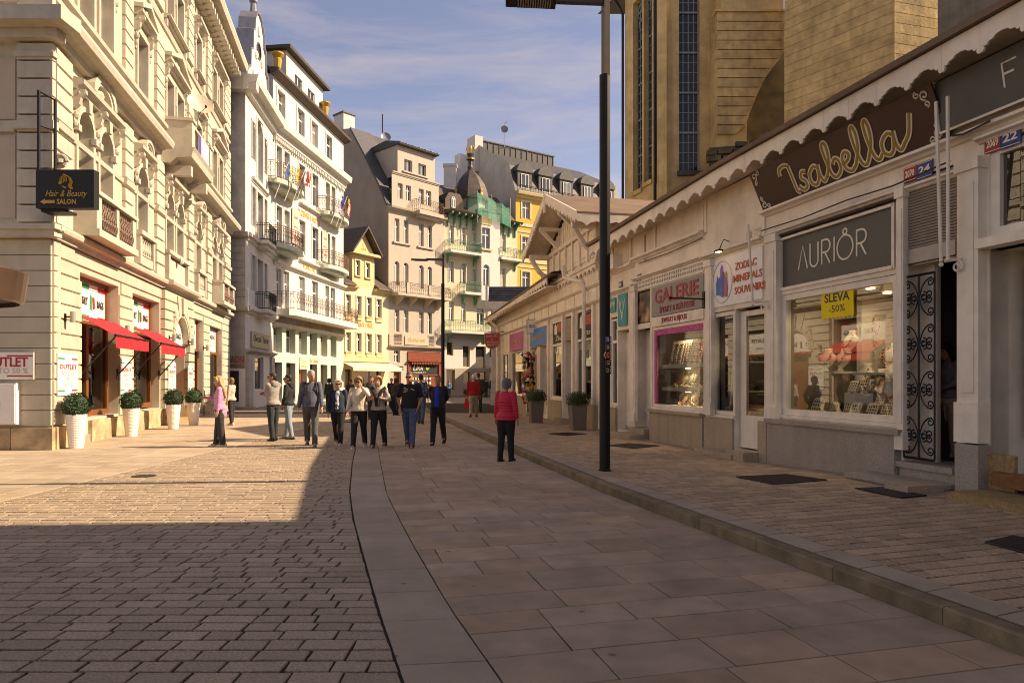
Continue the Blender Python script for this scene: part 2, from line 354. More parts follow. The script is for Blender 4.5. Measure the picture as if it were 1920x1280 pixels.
def window(parent, x0, x1, z0, z1, y, arch=False, style='cross', fm='frame_white', pm='pane', fw=.06, name='window'):
    w, hh = round(x1 - x0, 2), round(z1 - z0, 2); key = (w, hh, arch, style, fm, pm, fw)
    if key not in WC:
        f = MB(); p = MB(); t = .06
        if arch:
            r = w / 2; zs = hh - r; N = 12
            A = [(r - (r) * math.cos(math.pi * k / N), zs + r * math.sin(math.pi * k / N)) for k in range(N + 1)]
            B = [(r - (r - fw) * math.cos(math.pi * k / N), zs + (r - fw) * math.sin(math.pi * k / N)) for k in range(N + 1)]
            for k in range(N): f.prism([A[k], A[k + 1], B[k + 1], B[k]], -t, 0)
            f.box(0, -t, 0, fw, 0, zs); f.box(w - fw, -t, 0, w, 0, zs); f.box(fw, -t, 0, w - fw, 0, fw)
            f.box(fw, -t - .01, zs - .05, w - fw, 0, zs + .05); f.box(w / 2 - .045, -t - .02, fw, w / 2 + .045, 0, zs - .05)
            p.poly([(0, 0, 0), (w, 0, 0)] + [(a, 0, b) for a, b in A[::-1]])
        else:
            f.box(0, -t, 0, fw, 0, hh); f.box(w - fw, -t, 0, w, 0, hh); f.box(fw, -t, 0, w - fw, 0, fw); f.box(fw, -t, hh - fw, w - fw, 0, hh)
            if style in ('cross', 'grid', 'tee'):
                zt = hh * .66
                f.box(fw, -t - .02, zt - .05, w - fw, 0, zt + .05)
                f.box(w / 2 - .045, -t - .015, fw, w / 2 + .045, 0, zt - .05)
                if style != 'tee': f.box(w / 2 - .03, -t - .01, zt + .05, w / 2 + .03, 0, hh - fw)
            if style == 'grid':
                for q in (.25, .75): f.box(w * q - .012, -t + .01, zt + .05, w * q + .012, -.005, hh - fw)
                f.box(fw, -t + .012, (zt + hh) / 2 - .012, w - fw, -.006, (zt + hh) / 2 + .012)
            if style == 'two': f.box(w / 2 - .035, -t - .01, fw, w / 2 + .035, 0, hh - fw)
            p.box(.01, -.012, .01, w - .01, 0, hh - .01)
        WC[key] = (f.mesh('window_frame', M[fm]), p.mesh('pane', M[pm]))
    fm_, pm_ = WC[key]
    o = put(name, fm_, parent, (x0, y, z0)); put('pane', pm_, o, (0, -.02, 0)); return o
def frame_at(ox, oy, dx, dy): return math.atan2(dy, dx)
class Facade:
    """A vertical plane seen from the street: local x runs to the viewer's right, y into the building, z up."""
    def __init__(s, p0, p1):
        s.o = Vector((p0[0], p0[1])); d = Vector((p1[0] - p0[0], p1[1] - p0[1])); s.len = d.length; s.u = d.normalized(); s.n = Vector((-s.u.y, s.u.x)); s.ang = math.atan2(s.u.y, s.u.x)
    def x(s, px, y=0.0):                             # where a photo column meets the plane at depth y
        k = (px - CX) / FPX; q = s.o + s.n * y
        return (k * q.y - q.x) / (s.u.x - k * s.u.y)
    def d(s, x, y=0.0): return s.o.y + s.u.y * x + s.n.y * y
    def z(s, px, py, y=0.0): return zat(py, s.d(s.x(px, y), y))
    def w(s, x, y): q = s.o + s.u * x + s.n * y; return q.x, q.y
# ------------------------------------------------------------------ ground, road, pavements
def curve(px):
    q = sorted((gp(a, b)[1], gp(a, b)[0]) for a, b in px)
    def f(d):
        if d <= q[0][0]: i = 0
        elif d >= q[-1][0]: i = len(q) - 2
        else: i = max(k for k in range(len(q) - 1) if q[k][0] <= d)
        (a, b), (c, e) = q[i], q[i + 1]; return b + (e - b) * (d - a) / (c - a)
    return f
kerb_x = curve([(1920, 1229), (1643, 1121), (1347, 1005), (1127, 921), (970, 852), (835, 790), (796, 769), (790, 756)])
_sl = curve([(750, 1260), (712, 1150), (685, 1055), (662, 970), (656, 920), (661, 865), (667, 840)])
_sr = curve([(930, 1260), (845, 1140), (780, 1030), (750, 975), (725, 925), (715, 875), (709, 840)])
def strip_l(d): return _sl(d) if d < 16 else _sl(16) + kerb_x(d) - kerb_x(16)
def strip_r(d): return _sr(d) if d < 16 else _sr(16) + kerb_x(d) - kerb_x(16)
SHOP_A = Facade((2.88, 20.2), (2.88 + .256 * 17, 3.2)); SHOP_B = Facade((-.9, 39.1), (2.88, 20.2))
def shop_x(d): return 8.05 - .256 * d if d < 20.2 else 6.92 - .2 * d
SH = [(0, .19), (8, .19), (10, .19), (13, .06), (16, .09), (19, .06), (26, .06), (60, .06)]
def shop_z(d):
    for (a, b), (c, e) in zip(SH, SH[1:]):
        if d <= c: return b + (e - b) * (d - a) / (c - a)
    return .06
KH = .12
def walk_z(x, d):
    k, s = kerb_x(d) + .15, shop_x(d); t = max(0, min(1.1, (x - k) / max(.5, s - k))); return KH + (shop_z(d) - KH) * t
LEFT = Facade((-10.55, 15.9), (-10.55 - .2154 * 21.2, 37.1))
def left_x(d): return -10.55 - .2154 * (d - 15.9) if d > 15.9 else -19.0
g = MB(); g.poly([(-300, -60, -.06), (300, -60, -.06), (300, 700, -.06), (-300, 700, -.06)])
tag(g.build('ground', M['ground']), kind='structure')
def sheet(name, xl, xr, d0, d1, z, m, step=1.0):
    b = MB(); n = int((d1 - d0) / step) + 1; v = []
    zz = z if callable(z) else (lambda x, d: z)
    for k in range(n + 1):
        d = d0 + (d1 - d0) * k / n; v.append(((xl(d), d, zz(xl(d), d)), (xr(d), d, zz(xr(d), d))))
    for (a, b_), (c, e) in zip(v, v[1:]): b.poly([a, b_, e, c])
    return tag(b.build(name, m), kind='structure')
street = sheet('cobbled_street', lambda d: -6.75, strip_l, .5, 30, -.014, M['grout'])
border = sheet('border_course', strip_l, strip_r, .5, 34, -.012, M['grout'])
road = sheet('paved_road', strip_r, kerb_x, .5, 34, -.012, M['grout'])
far_road = sheet('far_road', lambda d: -16, kerb_x, 34, 90, -.004, M['ground'])
pavement = sheet('left_pavement', left_x, lambda d: -6.75, 4, 34, -.012, M['grout'])
walk = sheet('right_pavement', lambda d: kerb_x(d) + .15, lambda d: shop_x(d) + .6, .5, 46, lambda x, d: walk_z(x, d) - .012, M['grout'])
def px_of(x, y, z): return CX + FPX * x / y, HY - FPX * (z - EYE) / y
def stone_verts(q, zf, ch, thick, lift):
    c = sum((Vector((a, b)) for a, b in q), Vector((0, 0))) / 4; z0 = zf(c.x, c.y) + lift
    dz = (zf(c.x + .1, c.y) - z0 + lift) / .1 if zf(c.x + .1, c.y) != zf(c.x, c.y) else 0
    t = []
    for a, b in q:
        p = Vector((a, b)); dd = (c - p); p2 = p + dd.normalized() * min(ch * 1.3, dd.length * .4); t.append((p2.x, p2.y, z0 + dz * (p2.x - c.x)))
    return t + [(a, b, z0 - ch * .8 + dz * (a - c.x)) for a, b in q] + [(a, b, z0 - thick + dz * (a - c.x)) for a, b in q], (c.x, c.y, z0)
STF = [(0, 1, 2, 3)] + [(i, 4 + i, 4 + (i + 1) % 4, (i + 1) % 4) for i in range(4)] + [(4 + i, 8 + i, 8 + (i + 1) % 4, 4 + (i + 1) % 4) for i in range(4)]
def lay(name, stones, parent, m, zf, ch, thick, jz, limit=298):
    data = []
    for q in stones:
        v, c = stone_verts(q, zf, ch, thick, R.uniform(-jz, jz) * .5)
        x, y = px_of(*c); vis = c[1] > 1 and -40 < x < 1960 and 700 < y < 1310
        w = abs(q[1][0] - q[0][0]) + abs(q[1][1] - q[0][1]); h_ = abs(q[2][0] - q[1][0]) + abs(q[2][1] - q[1][1])
        data.append((w * h_ / max(1, c[1]) ** 3 if vis else 0, v, c))
    data.sort(key=lambda t: -t[0])
    rest = MB()
    for k, (a, v, c) in enumerate(data):
        if k < limit and a > 0:
            me = bpy.data.meshes.new(name); me.from_pydata([(p[0] - c[0], p[1] - c[1], p[2] - c[2]) for p in v], [], STF); me.materials.append(m); put(name, me, parent, c)
        else:
            i = len(rest.v); rest.v += v; rest._f([tuple(i + j for j in f) for f in STF])
    if rest.v: tag(rest.build(name + '_field', m, parent), kind='stuff')
def courses(phi, ul, ur, v0, v1, pitch, length, gap, jit, gu=None):
    gu = gu or gap
    """stones in rows; u runs along the row, v across; ul/ur give the row's ends"""
    c, s = math.cos(phi), math.sin(phi); W2 = lambda u, v: (u * c - v * s, u * s + v * c); outl = []; v = v0
    while v < v1:
        ph = pitch(v); a, b = v + gap / 2, v + ph - gap / 2
        la, lb, ra, rb = ul(a), ul(b), ur(a), ur(b)
        L0, R0 = max(la, lb), min(ra, rb)
        if R0 - L0 > .08:
            u = L0 - R.uniform(0, .5) * length(v); first = True
            while u < R0:
                n = length(v); e = u + n
                if R0 - e < .35 * n: e = R0 + 9
                A0, A1 = (la, lb) if u <= L0 else (u + gu / 2, u + gu / 2)
                B0, B1 = (ra, rb) if e >= R0 else (e - gu / 2, e - gu / 2)
                if min(B0, B1) - max(A0, A1) > .05:
                    j = lambda: R.uniform(-jit, jit)
                    sk = j() * 1.2
                    outl.append([W2(A0 + j() + sk, a + j()), W2(B0 + j() + sk, a + j()), W2(B1 + j(), b + j()), W2(A1 + j(), b + j())])
                u = e
        v += ph
    return outl
def along(fx, phi):
    c, s = math.cos(phi), math.sin(phi)
    def f(v):
        u = 0.0
        for _ in range(12):
            d = u * s + v * c; u = (fx(d) + v * s) / c
        return u
    return f
flat0 = lambda x, d: 0.0
st = courses(0, lambda v: -6.72, lambda v: strip_l(v) - .012, 2.9, 26, lambda v: R.uniform(.142, .164), lambda v: R.uniform(.2, .36), .024, .004, .017)
lay('cobble', st, street, M['cobble'], flat0, .005, .05, .004)
PH = math.atan(.25)
st = courses(PH, along(lambda d: strip_r(d) + .006, PH), along(lambda d: kerb_x(d) - .012, PH), 2.6, 33, lambda v: R.choice((.36, .4, .44, .5, .54)), lambda v: R.choice((.6, .7, .8, .9, 1.05)), .009, .0012)
lay('paving_slab', st, road, M['slab'], flat0, .004, .04, .002)
st = []
d = 3.2
while d < 33:
    n = R.choice((.62, .7, .78, .84)); a, b = d + .004, d + n - .004; tw = .25 * .5
    st.append([(strip_l(a) + .008, a), (strip_r(a + .06) - .006, a + .06), (strip_r(b + .06) - .006, b + .06), (strip_l(b) + .008, b)]); d += n
lay('border_slab', st, border, M['strip'], flat0, .004, .04, .0015)
st = courses(0, lambda v: left_x(v) + .02, lambda v: -6.76, 7.6, 33, lambda v: R.choice((.4, .45, .5)), lambda v: R.uniform(.55, 1.0), .009, .001)
lay('paving_slab', st, pavement, M['pave'], flat0, .004, .04, .002)
# kerb, drain slot, edge slabs and pavers on the right
kerb = tag(thing('kerb', None, None), kind='structure')
d = 2.6; st = []; es = []
while d < 44:
    n = 1.0; dd = n * .968; a, b = d + .004, d + dd - .004
    def ks(x0, x1, z0, z1, name, m, par):
        k = MB(); e = .014
        P = lambda x, dy, z: (kerb_x(dy) + x, dy, z)
        k.prism([(0, 0)] * 3, 0, 0) if False else None
        prof = [(x0, z0), (x0, z1 - e), (x0 + e, z1), (x1, z1), (x1, z0)]
        A = [P(x, a, z) for x, z in prof]; B = [P(x, b, z) for x, z in prof]
        k.poly(A); k.poly(B[::-1])
        for i in range(5): k.poly([A[i], B[i], B[(i + 1) % 5], A[(i + 1) % 5]])
        return k.build(name, m, par)
    if d < 44: ks(-.01, .13, -.03, KH, 'kerb_stone', M['kerb'], kerb)
    d += dd
d = 2.6
while d < 34:
    n = R.choice((.5, .6, .66)); a, b = d + .004, d + n - .004
    es.append([(kerb_x(a) + .175, a), (kerb_x(a + .09) + .43, a + .09), (kerb_x(b + .09) + .43, b + .09), (kerb_x(b) + .175, b)]); d += n
lay('edge_slab', es, walk, M['strip'], walk_z, .004, .04, .0015)
st = courses(PH, along(lambda d: kerb_x(d) + .45, PH), along(lambda d: shop_x(d) + .3, PH), 3.4, 31, lambda v: R.uniform(.16, .19), lambda v: R.uniform(.19, .3), .021, .004, .015)
lay('paver', st, walk, M['paver'], walk_z, .005, .04, .004)
# grates and mats let into the right pavement
def grate(corners, label, bars=14, name='drain_grate', m='shop_gap'):
    P = [gp(a, b, .13) for a, b in corners]; P = [Vector((x, y, walk_z(x, y) + .006)) for x, y in P]
    b = MB(); t = thing(name, label, 'grate' if bars else 'mat')
    lp = lambda u, v: P[0] * (1 - u) * (1 - v) + P[1] * u * (1 - v) + P[2] * u * v + P[3] * (1 - u) * v
    up = Vector((0, 0, .012))
    if bars:
        f = MB(); f.poly([p + Vector((0, 0, -.001)) for p in P]); f.build('pit', M['black'], t)
        for k in range(bars + 1):
            u = k / bars; b.tube([lp(u, 0) + up * .4, lp(u, 1) + up * .4], .009, 4)
        for k in range(7): b.tube([lp(0, k / 6) + up * .4, lp(1, k / 6) + up * .4], .008, 4)
        b.build('bars', M[m], t)
    else:
        b.v += [tuple(p) for p in P] + [tuple(p + up) for p in P]; b._f([(4, 5, 6, 7)] + [(i, (i + 1) % 4, 4 + (i + 1) % 4, 4 + i) for i in range(4)])
        b.build('mat_sheet', M['rubber'], t)
grate([(1380, 897), (1450, 912), (1550, 906), (1475, 893)], 'square iron cellar grate in the pavers in front of the granite plinth')
grate([(1603, 922), (1690, 941), (1738, 937), (1655, 921)], 'black rubber doormat lying before the granite steps', 0, 'doormat')
grate([(1848, 1022), (1935, 1046), (1990, 1030), (1900, 1012)], 'iron cellar grate at the right edge of the pavement')
grate([(1140, 833), (1190, 838), (1237, 833), (1180, 829)], 'dark grate lying before the step left of the gallery window')
grate([(1028, 811), (1062, 814), (1098, 810), (1065, 808)], 'flat dark grate between the two square grey planters')
x, y = gp(270, 892)
mh = MB(); mh.lathe([(.19, -.005), (.19, .006), (.15, .008)], 16)
tag(mh.build('manhole_cover', M['iron'], None, (x, y, 0)), 'small round iron cover set in the sunlit cobbles', 'manhole cover')
x, y = gp(905, 1236)
# ------------------------------------------------------------------ ornate cream corner house on the left
LB = thing('corner_house', 'ornate cream stucco corner house with two red awnings on its sunlit front', 'house', (LEFT.o.x, LEFT.o.y, 0), LEFT.ang)
TOP = 18.0; LEN = 21.5
wins = []                                            # x0, x1, z0, z1, arch
PAIRS = [(1.4, 2.38, 2.86, 3.84), (9.36, 10.3, 10.78, 11.74), (17.2, 18.1, 18.68, 19.56)]; SING = [(6.08, 7.08), (13.9, 14.85)]
for a, b, c, d in PAIRS:
    for x0, x1 in ((a, b), (c, d)):
        wins += [(x0, x1, 6.3, 8.42, True), (x0, x1, 10.66, 12.58, False), (x0, x1, 14.75, 16.4, False)]
for x0, x1 in SING: wins += [(x0, x1, 6.3, 8.42, True), (x0, x1, 10.66, 12.58, False), (x0, x1, 14.75, 16.4, False)]
b = MB(); b.wall(0, LEN, 4.9, TOP, wins, 0, .42)
b.build('upper_wall', M['cream'], LB)
for h in wins: window(LB, h[0], h[1], h[2], h[3], .36, arch=h[4])
# ground floor: openings
OP = [(LEFT.x(150), LEFT.x(222), .62, 4.32), (LEFT.x(248), LEFT.x(299), .62, 4.3), (LEFT.x(357), LEFT.x(380), .1, 4.22), (LEFT.x(392), LEFT.x(415), .55, 4.15)]
AR = (LEFT.x(320), LEFT.x(345.5), .0, 4.02)
b = MB(); b.wall(0, LEN, 0, 4.9, OP + [(*AR, True)], 0, .5); b.build('ground_floor_wall', M['cream'], LB)
blk = [(0, OP[0][0]), (OP[0][1], OP[1][0]), (OP[1][1], LEFT.x(300.5)), (LEFT.x(300.5), AR[0] - .02), (AR[1] + .02, OP[2][0]), (OP[2][1], OP[3][0]), (OP[3][1], LEN)]
cz = [.55 + .355 * k for k in range(13)]
def block(x0, x1, z0, z1, m='cream', name='rusticated_block', out_=.045, par=None, y0=0):
    k = MB(); e = .02; x0 += .002; x1 -= .002
    k.v += [(x0, y0, z0), (x1, y0, z0), (x1, y0, z1), (x0, y0, z1), (x0 + e * .3, y0 - out_, z0 + e), (x1 - e * .3, y0 - out_, z0 + e), (x1 - e * .3, y0 - out_, z1 - e), (x0 + e * .3, y0 - out_, z1 - e)]
    k._f([(4, 5, 6, 7), (0, 1, 5, 4), (1, 2, 6, 5), (2, 3, 7, 6), (3, 0, 4, 7)])
    return k.build(name, M[m], par or LB)
for k in range(12):
    z0, z1 = cz[k] + .008, cz[k + 1] - .008
    spans = blk
    if z0 > 4.3: spans = [(0, LEFT.x(300.5)), (LEFT.x(300.5), LEFT.x(356.5)), (LEFT.x(356.5), LEN)]
    elif z0 > 4.0: spans = [(0, OP[0][0] - .12), (OP[0][1] + .12, OP[1][0] - .12), (OP[1][1] + .1, LEFT.x(300.5)), (LEFT.x(300.5), LEFT.x(356.5)), (LEFT.x(356.5), OP[2][0] - .02 + .02), (OP[2][1], OP[3][0]), (OP[3][1], LEN)]
    for x0, x1 in spans:
        pr = LEFT.x(300.4) < (x0 + x1) / 2 < LEFT.x(356.6)
        if x1 - x0 < .12: continue
        if pr and z0 < 4.0 and z1 > 2.9:             # the voussoirs of the portal take over near the arch
            if x0 < AR[0]: x1 -= .25
            else: x0 += .25
            if x1 - x0 < .15: continue
        block(x0, x1, z0, z1, out_=.16 if pr else .045)
# plinth stones
for x0, x1, h_ in ((0, OP[0][0], .52), (LEFT.x(165), OP[0][1], .55), (OP[0][1], OP[1][0], .52), (OP[1][0], OP[1][1], .6), (OP[1][1], LEFT.x(300.5), .52), (LEFT.x(300.5), AR[0], .52), (AR[1], OP[2][0], .52), (OP[2][1], OP[3][0], .52), (OP[3][0], OP[3][1], .5), (OP[3][1], LEN, .52)):
    k = MB(); k.box(x0 + .004, -.22 if LEFT.x(300) < x0 < LEFT.x(357) else -.1, 0, x1 - .004, .02, h_); k.build('plinth_stone', M['plinth'], LB)
# portal arch stones
c, r = (AR[0] + AR[1]) / 2, (AR[1] - AR[0]) / 2; zs = AR[3] - r
for k in range(9):
    a0, a1 = math.pi * k / 9 + .015, math.pi * (k + 1) / 9 - .015
    r1 = 1.62 if k in (3, 4, 5) else 1.42
    top = lambda a: min(zs + r * r1 * math.sin(a) * (1.25 if k in (3, 4, 5) else 1), 4.72)
    q = [(c - r * 1.1 * math.cos(a0), zs + r * 1.1 * math.sin(a0)), (c - r * r1 * math.cos(a0) * (.8 if k == 4 else 1), top(a0)), (c - r * r1 * math.cos(a1) * (.8 if k == 4 else 1), top(a1)), (c - r * 1.1 * math.cos(a1), zs + r * 1.1 * math.sin(a1))]
    b = MB(); b.prism(q, -.2 if k != 4 else -.26, 0); b.build('arch_stone', M['cream'], LB)
b = MB()
A = [(c - r * 1.09 * math.cos(math.pi * k / 12), zs + r * 1.09 * math.sin(math.pi * k / 12)) for k in range(13)]; B = [(c - r * math.cos(math.pi * k / 12), zs + r * math.sin(math.pi * k / 12)) for k in range(13)]
for k in range(12): b.prism([A[k], A[k + 1], B[k + 1], B[k]], -.18, 0)
b.build('arch_moulding', M['cream_trim'], LB)
def run(name, prof, x0, x1, m='cream_trim', par=None):
    """a moulding: profile of (outward, z) swept along the wall"""
    k = MB(); k.prism([(-w, z) for w, z in prof], x0, x1, 'x'); return k.build(name, M[m], par or LB)
def cornice(z0, z1, dep, x0, x1, name='cornice', m='cream_trim', par=None):
    h_ = z1 - z0
    return run(name, [(0, z0), (.05 + dep * .2, z0), (.05 + dep * .25, z0 + h_ * .3), (dep * .55, z0 + h_ * .45), (dep * .92, z0 + h_ * .5), (dep, z0 + h_ * .78), (dep * .96, z1), (0, z1 + .04)], x0, x1, m, par)
cornice(4.84, 5.12, .28, -.2, LEFT.x(300.5)); cornice(4.84, 5.14, .46, LEFT.x(300.5) - .02, LEFT.x(356.5), 'portal_cornice'); cornice(4.84, 5.12, .28, LEFT.x(356.5) + .01, LEN)
cornice(9.36, 9.84, .6, -.35, 8.2); cornice(9.36, 9.84, .6, 12.9, LEN + .2)
run('string_course', [(0, 7.36), (.1, 7.38), (.14, 7.52), (.06, 7.6), (0, 7.6)], 0, .95)
cornice(17.75, 18.6, .95, -.5, LEN + .25, 'crown_cornice')
k = MB(); k.box(0, -.62, 0, .22, 0, .23); MOD = k.mesh('modillion', M['cream_trim'])
for i in range(44): put('modillion', MOD, LB, (.2 + i * .485, 0, 17.72))
# quoin strips between the bays, course by course
QS = [(0, .92), (4.72, 5.5), (7.96, 8.9), (12.42, 13.3), (15.9, 16.8), (19.95, LEN)]
qc = {}
for x0, x1 in QS:
    for z0, z1, n in ((5.2, 7.34, 5), (7.62, 9.28, 4), (10.7, 13.7, 7), (14.6, 17.5, 7)):
        s_ = (z1 - z0) / n
        for k in range(n): block(x0, x1, z0 + k * s_, z0 + (k + 1) * s_ - .03, 'cream_trim', 'quoin_block', .1)
    run('impost_band', [(0, 7.38), (.14, 7.4), (.17, 7.55), (.1, 7.6), (0, 7.6)], x0 - .04, x1 + .04)
for x0, x1 in ((.95, 4.7), (5.55, 7.9), (8.95, 12.4), (13.35, 15.85), (16.85, 19.9)):
    run('impost_band', [(0, 7.4), (.05, 7.42), (.07, 7.54), (0, 7.56)], x0, x1)
run('sill_band', [(0, 10.3), (.08, 10.34), (.1, 10.46), (.2, 10.52), (.22, 10.62), (0, 10.66)], 0, LEN)
run('sill_band', [(0, 14.1), (.06, 14.14), (.1, 14.26), (.05, 14.3), (0, 14.3)], 0, LEN)
def seg_pediment(x0, x1, z):                         # cornice on consoles with a segment arch above
    b = MB(); m = (x0 + x1) / 2; W_ = (x1 - x0)
    b.prism([(0, z), (-.12, z), (-.16, z + .08), (-.28, z + .13), (-.3, z + .23), (0, z + .3)], x0, x1, 'x')
    r = W_ * .27; N = 10
    A = [(m - r * math.cos(math.pi * k / N), z + .28 + r * .72 * math.sin(math.pi * k / N)) for k in range(N + 1)]; B = [(m - r * .78 * math.cos(math.pi * k / N), z + .28 + r * .52 * math.sin(math.pi * k / N)) for k in range(N + 1)]
    for k in range(N): b.prism([A[k], A[k + 1], B[k + 1], B[k]], -.28, 0)
    for k in range(N): b.prism([B[k], B[k + 1], (m + (B[k + 1][0] - m) * .8, z + .28 + (B[k + 1][1] - z - .28) * .8), (m + (B[k][0] - m) * .8, z + .28 + (B[k][1] - z - .28) * .8)], -.24, 0)
    b.ball((m, -.12, z + .42), (.16, .1, .14), 6, 4)
    b.build('arched_pediment', M['cream_trim'], LB)
    consoles(x0, x1, z, (x0 + .12, x1 - .12, m) if W_ > 2.5 else (x0 + .12, x1 - .12))
def consoles(x0, x1, z, xs):
    for x in xs:
        k = MB(); k.prism([(0, z), (-.3, z), (-.31, z - .1), (-.2, z - .2), (-.16, z - .36), (-.06, z - .46), (0, z - .5)], x - .07, x + .07, 'x'); k.ball((x, -.16, z - .1), (.09, .12, .1), 6, 4)
        k.ball((x, -.08, z - .62), (.06, .07, .1), 6, 4); k.ball((x, -.06, z - .82), (.04, .05, .09), 6, 4)
        k.build('console', M['cream_trim'], LB)
def tri_pediment(x0, x1, z, rise):
    b = MB(); m = (x0 + x1) / 2
    b.prism([(0, z), (-.12, z), (-.16, z + .07), (-.27, z + .11), (-.28, z + .2), (0, z + .26)], x0, x1, 'x')
    for s_ in (-1, 1):
        e = x0 - .04 if s_ < 0 else x1 + .04
        b.prism([(e, z + .22), (e, z + .36), (m, z + .3 + rise), (m, z + .14 + rise)], -.3, 0)
    b.prism([(x0 + .1, z + .24), (x1 - .1, z + .24), (m, z + rise + .16)], -.1, 0); b.ball((m, -.12, z + .38), (.13, .09, .13), 6, 4)
    b.build('pointed_pediment', M['cream_trim'], LB); consoles(x0, x1, z, (x0 + .12, x1 - .12))
def surround(x0, x1, z0, z1, arch=False):
    b = MB(); t = .13
    if arch:
        r = (x1 - x0) / 2; c = (x0 + x1) / 2; zz = z1 - r; N = 10
        A = [(c - (r + t) * math.cos(math.pi * k / N), zz + (r + t) * math.sin(math.pi * k / N)) for k in range(N + 1)]; B = [(c - r * math.cos(math.pi * k / N), zz + r * math.sin(math.pi * k / N)) for k in range(N + 1)]
        for k in range(N): b.prism([A[k], A[k + 1], B[k + 1], B[k]], -.07, 0)
        b.box(x0 - t, -.05, z0, x0, 0, zz); b.box(x1, -.05, z0, x1 + t, 0, zz); b.prism([(c - .09, z1 - .02), (c + .09, z1 - .02), (c + .13, z1 + .3), (c - .13, z1 + .3)], -.16, 0)
        b.box(x0 - t - .06, -.12, zz - .16, x0 + .01, 0, zz); b.box(x1 - .01, -.12, zz - .16, x1 + t + .06, 0, zz)
    else:
        b.box(x0 - t, -.07, z0, x0, 0, z1 + t); b.box(x1, -.07, z0, x1 + t, 0, z1 + t); b.box(x0, -.07, z1, x1, 0, z1 + t)
        b.box(x0 - t - .06, -.05, z1 - .6, x0 - t, 0, z1 + .02); b.box(x1 + t, -.05, z1 - .6, x1 + t + .06, 0, z1 + .02)
    b.build('window_surround', M['cream_trim'], LB)
for h in wins: surround(*h)
def hood(x0, x1, z):
    run('window_hood', [(0, z), (.1, z), (.14, z + .08), (.3, z + .14), (.32, z + .24), (0, z + .28)], x0, x1); consoles(x0, x1, z, (x0 + .12, x1 - .12))
def sill(x0, x1, z):
    run('window_sill', [(0, z - .16), (.1, z - .14), (.12, z - .08), (.24, z - .06), (.24, z), (0, z + .02)], x0, x1)
    for xx in (x0 + .04, x1 - .16): k = MB(); k.box(xx, -.12, z - .42, xx + .12, 0, z - .14); k.build('sill_bracket', M['cream_trim'], LB)
bays = [(p[0], p[3]) for p in PAIRS] + SING
for x0, x1 in bays:
    seg_pediment(x0 - .34, x1 + .34, 8.74 if (x1 - x0) > 1.5 else 8.7)
    tri_pediment(x0 - .3, x1 + .3, 12.98, .62 if (x1 - x0) > 1.5 else .45)
    hood(x0 - .3, x1 + .3, 16.7); sill(x0 - .25, x1 + .25, 14.72)
# parapet panels and balusters under the second-floor windows
for x0, x1 in bays:
    k = MB(); k.box(x0 - .2, -.06, 9.98, x1 + .2, 0, 10.28); k.build('apron_panel', M['cream_trim'], LB)
# first-floor aprons
bal = MB(); bal.lathe([(.05, 0), (.06, .03), (.035, .08), (.07, .2), (.05, .34), (.035, .44), (.06, .5), (.06, .54)], 7); BAL = bal.mesh('baluster', M['cream_trim'])
for x0, x1 in SING:
    k = MB(); k.box(x0 - .3, -.26, 6.14, x1 + .3, 0, 6.28); k.box(x0 - .28, -.2, 5.24, x0 - .1, 0, 6.14); k.box(x1 + .1, -.2, 5.24, x1 + .28, 0, 6.14); k.box(x0 - .1, -.18, 5.24, x1 + .1, 0, 5.5); k.build('balustrade', M['cream_trim'], LB)
    for i in range(6): put('baluster', BAL, LB, (x0 + .02 + i * (x1 - x0 - .04) / 5, -.1, 5.55))
x0, x1 = PAIRS[1][0], PAIRS[1][3]
k = MB(); k.box(x0 - .3, -.24, 6.14, x1 + .3, 0, 6.28); k.box(x0 - .1, -.08, 5.3, x1 + .1, 0, 6.02); k.box(x0 - .28, -.2, 5.24, x0 - .1, 0, 6.14); k.box(x1 + .1, -.2, 5.24, x1 + .28, 0, 6.14); k.ball(((x0 + x1) / 2, -.26, 6.1), (.13, .08, .16), 6, 4); k.build('sill_panel', M['cream_trim'], LB)
def scroll(b, c, r, turns=1.4, s=1, t=.014, flip=1, n=16, y=None):
    """a flat iron scroll in the x-z plane round c"""
    p = []
    for k in range(n + 1):
        a = k / n * turns * 2 * math.pi; q = r * (1 - .72 * k / n); p.append((c[0] + flip * q * math.sin(a), (c[1]), c[2] + s * q * math.cos(a)))
    b.tube(p, t, 4); return b
def iron_front(x0, x1, z0, z1, parent, out_=.5):
    b = MB(); n = 7; H_ = z1 - z0
    prof = lambda t: -(out_ - .02 + .16 * math.sin(math.pi * min(1, t * 1.5)) * (1 - t))
    for k in range(n + 1):
        x = x0 + (x1 - x0) * k / n; b.tube([(x, prof(t), z0 + H_ * t) for t in (0, .15, .3, .5, .75, 1)], .014, 4)
    for k in range(n):
        xm = x0 + (x1 - x0) * (k + .5) / n
        for t, s_ in ((.14, 1), (.4, -1), (.62, 1), (.86, -1)): scroll(b, (xm, prof(t), z0 + H_ * t), .085, 1.3, s_, .014, 1 if k % 2 else -1, 10)
    for t in (0, .5, 1): b.tube([(x0, prof(t), z0 + H_ * t), (x1, prof(t), z0 + H_ * t)], .016, 4)
    return b.build('iron_railing', M['rust_iron'], parent)
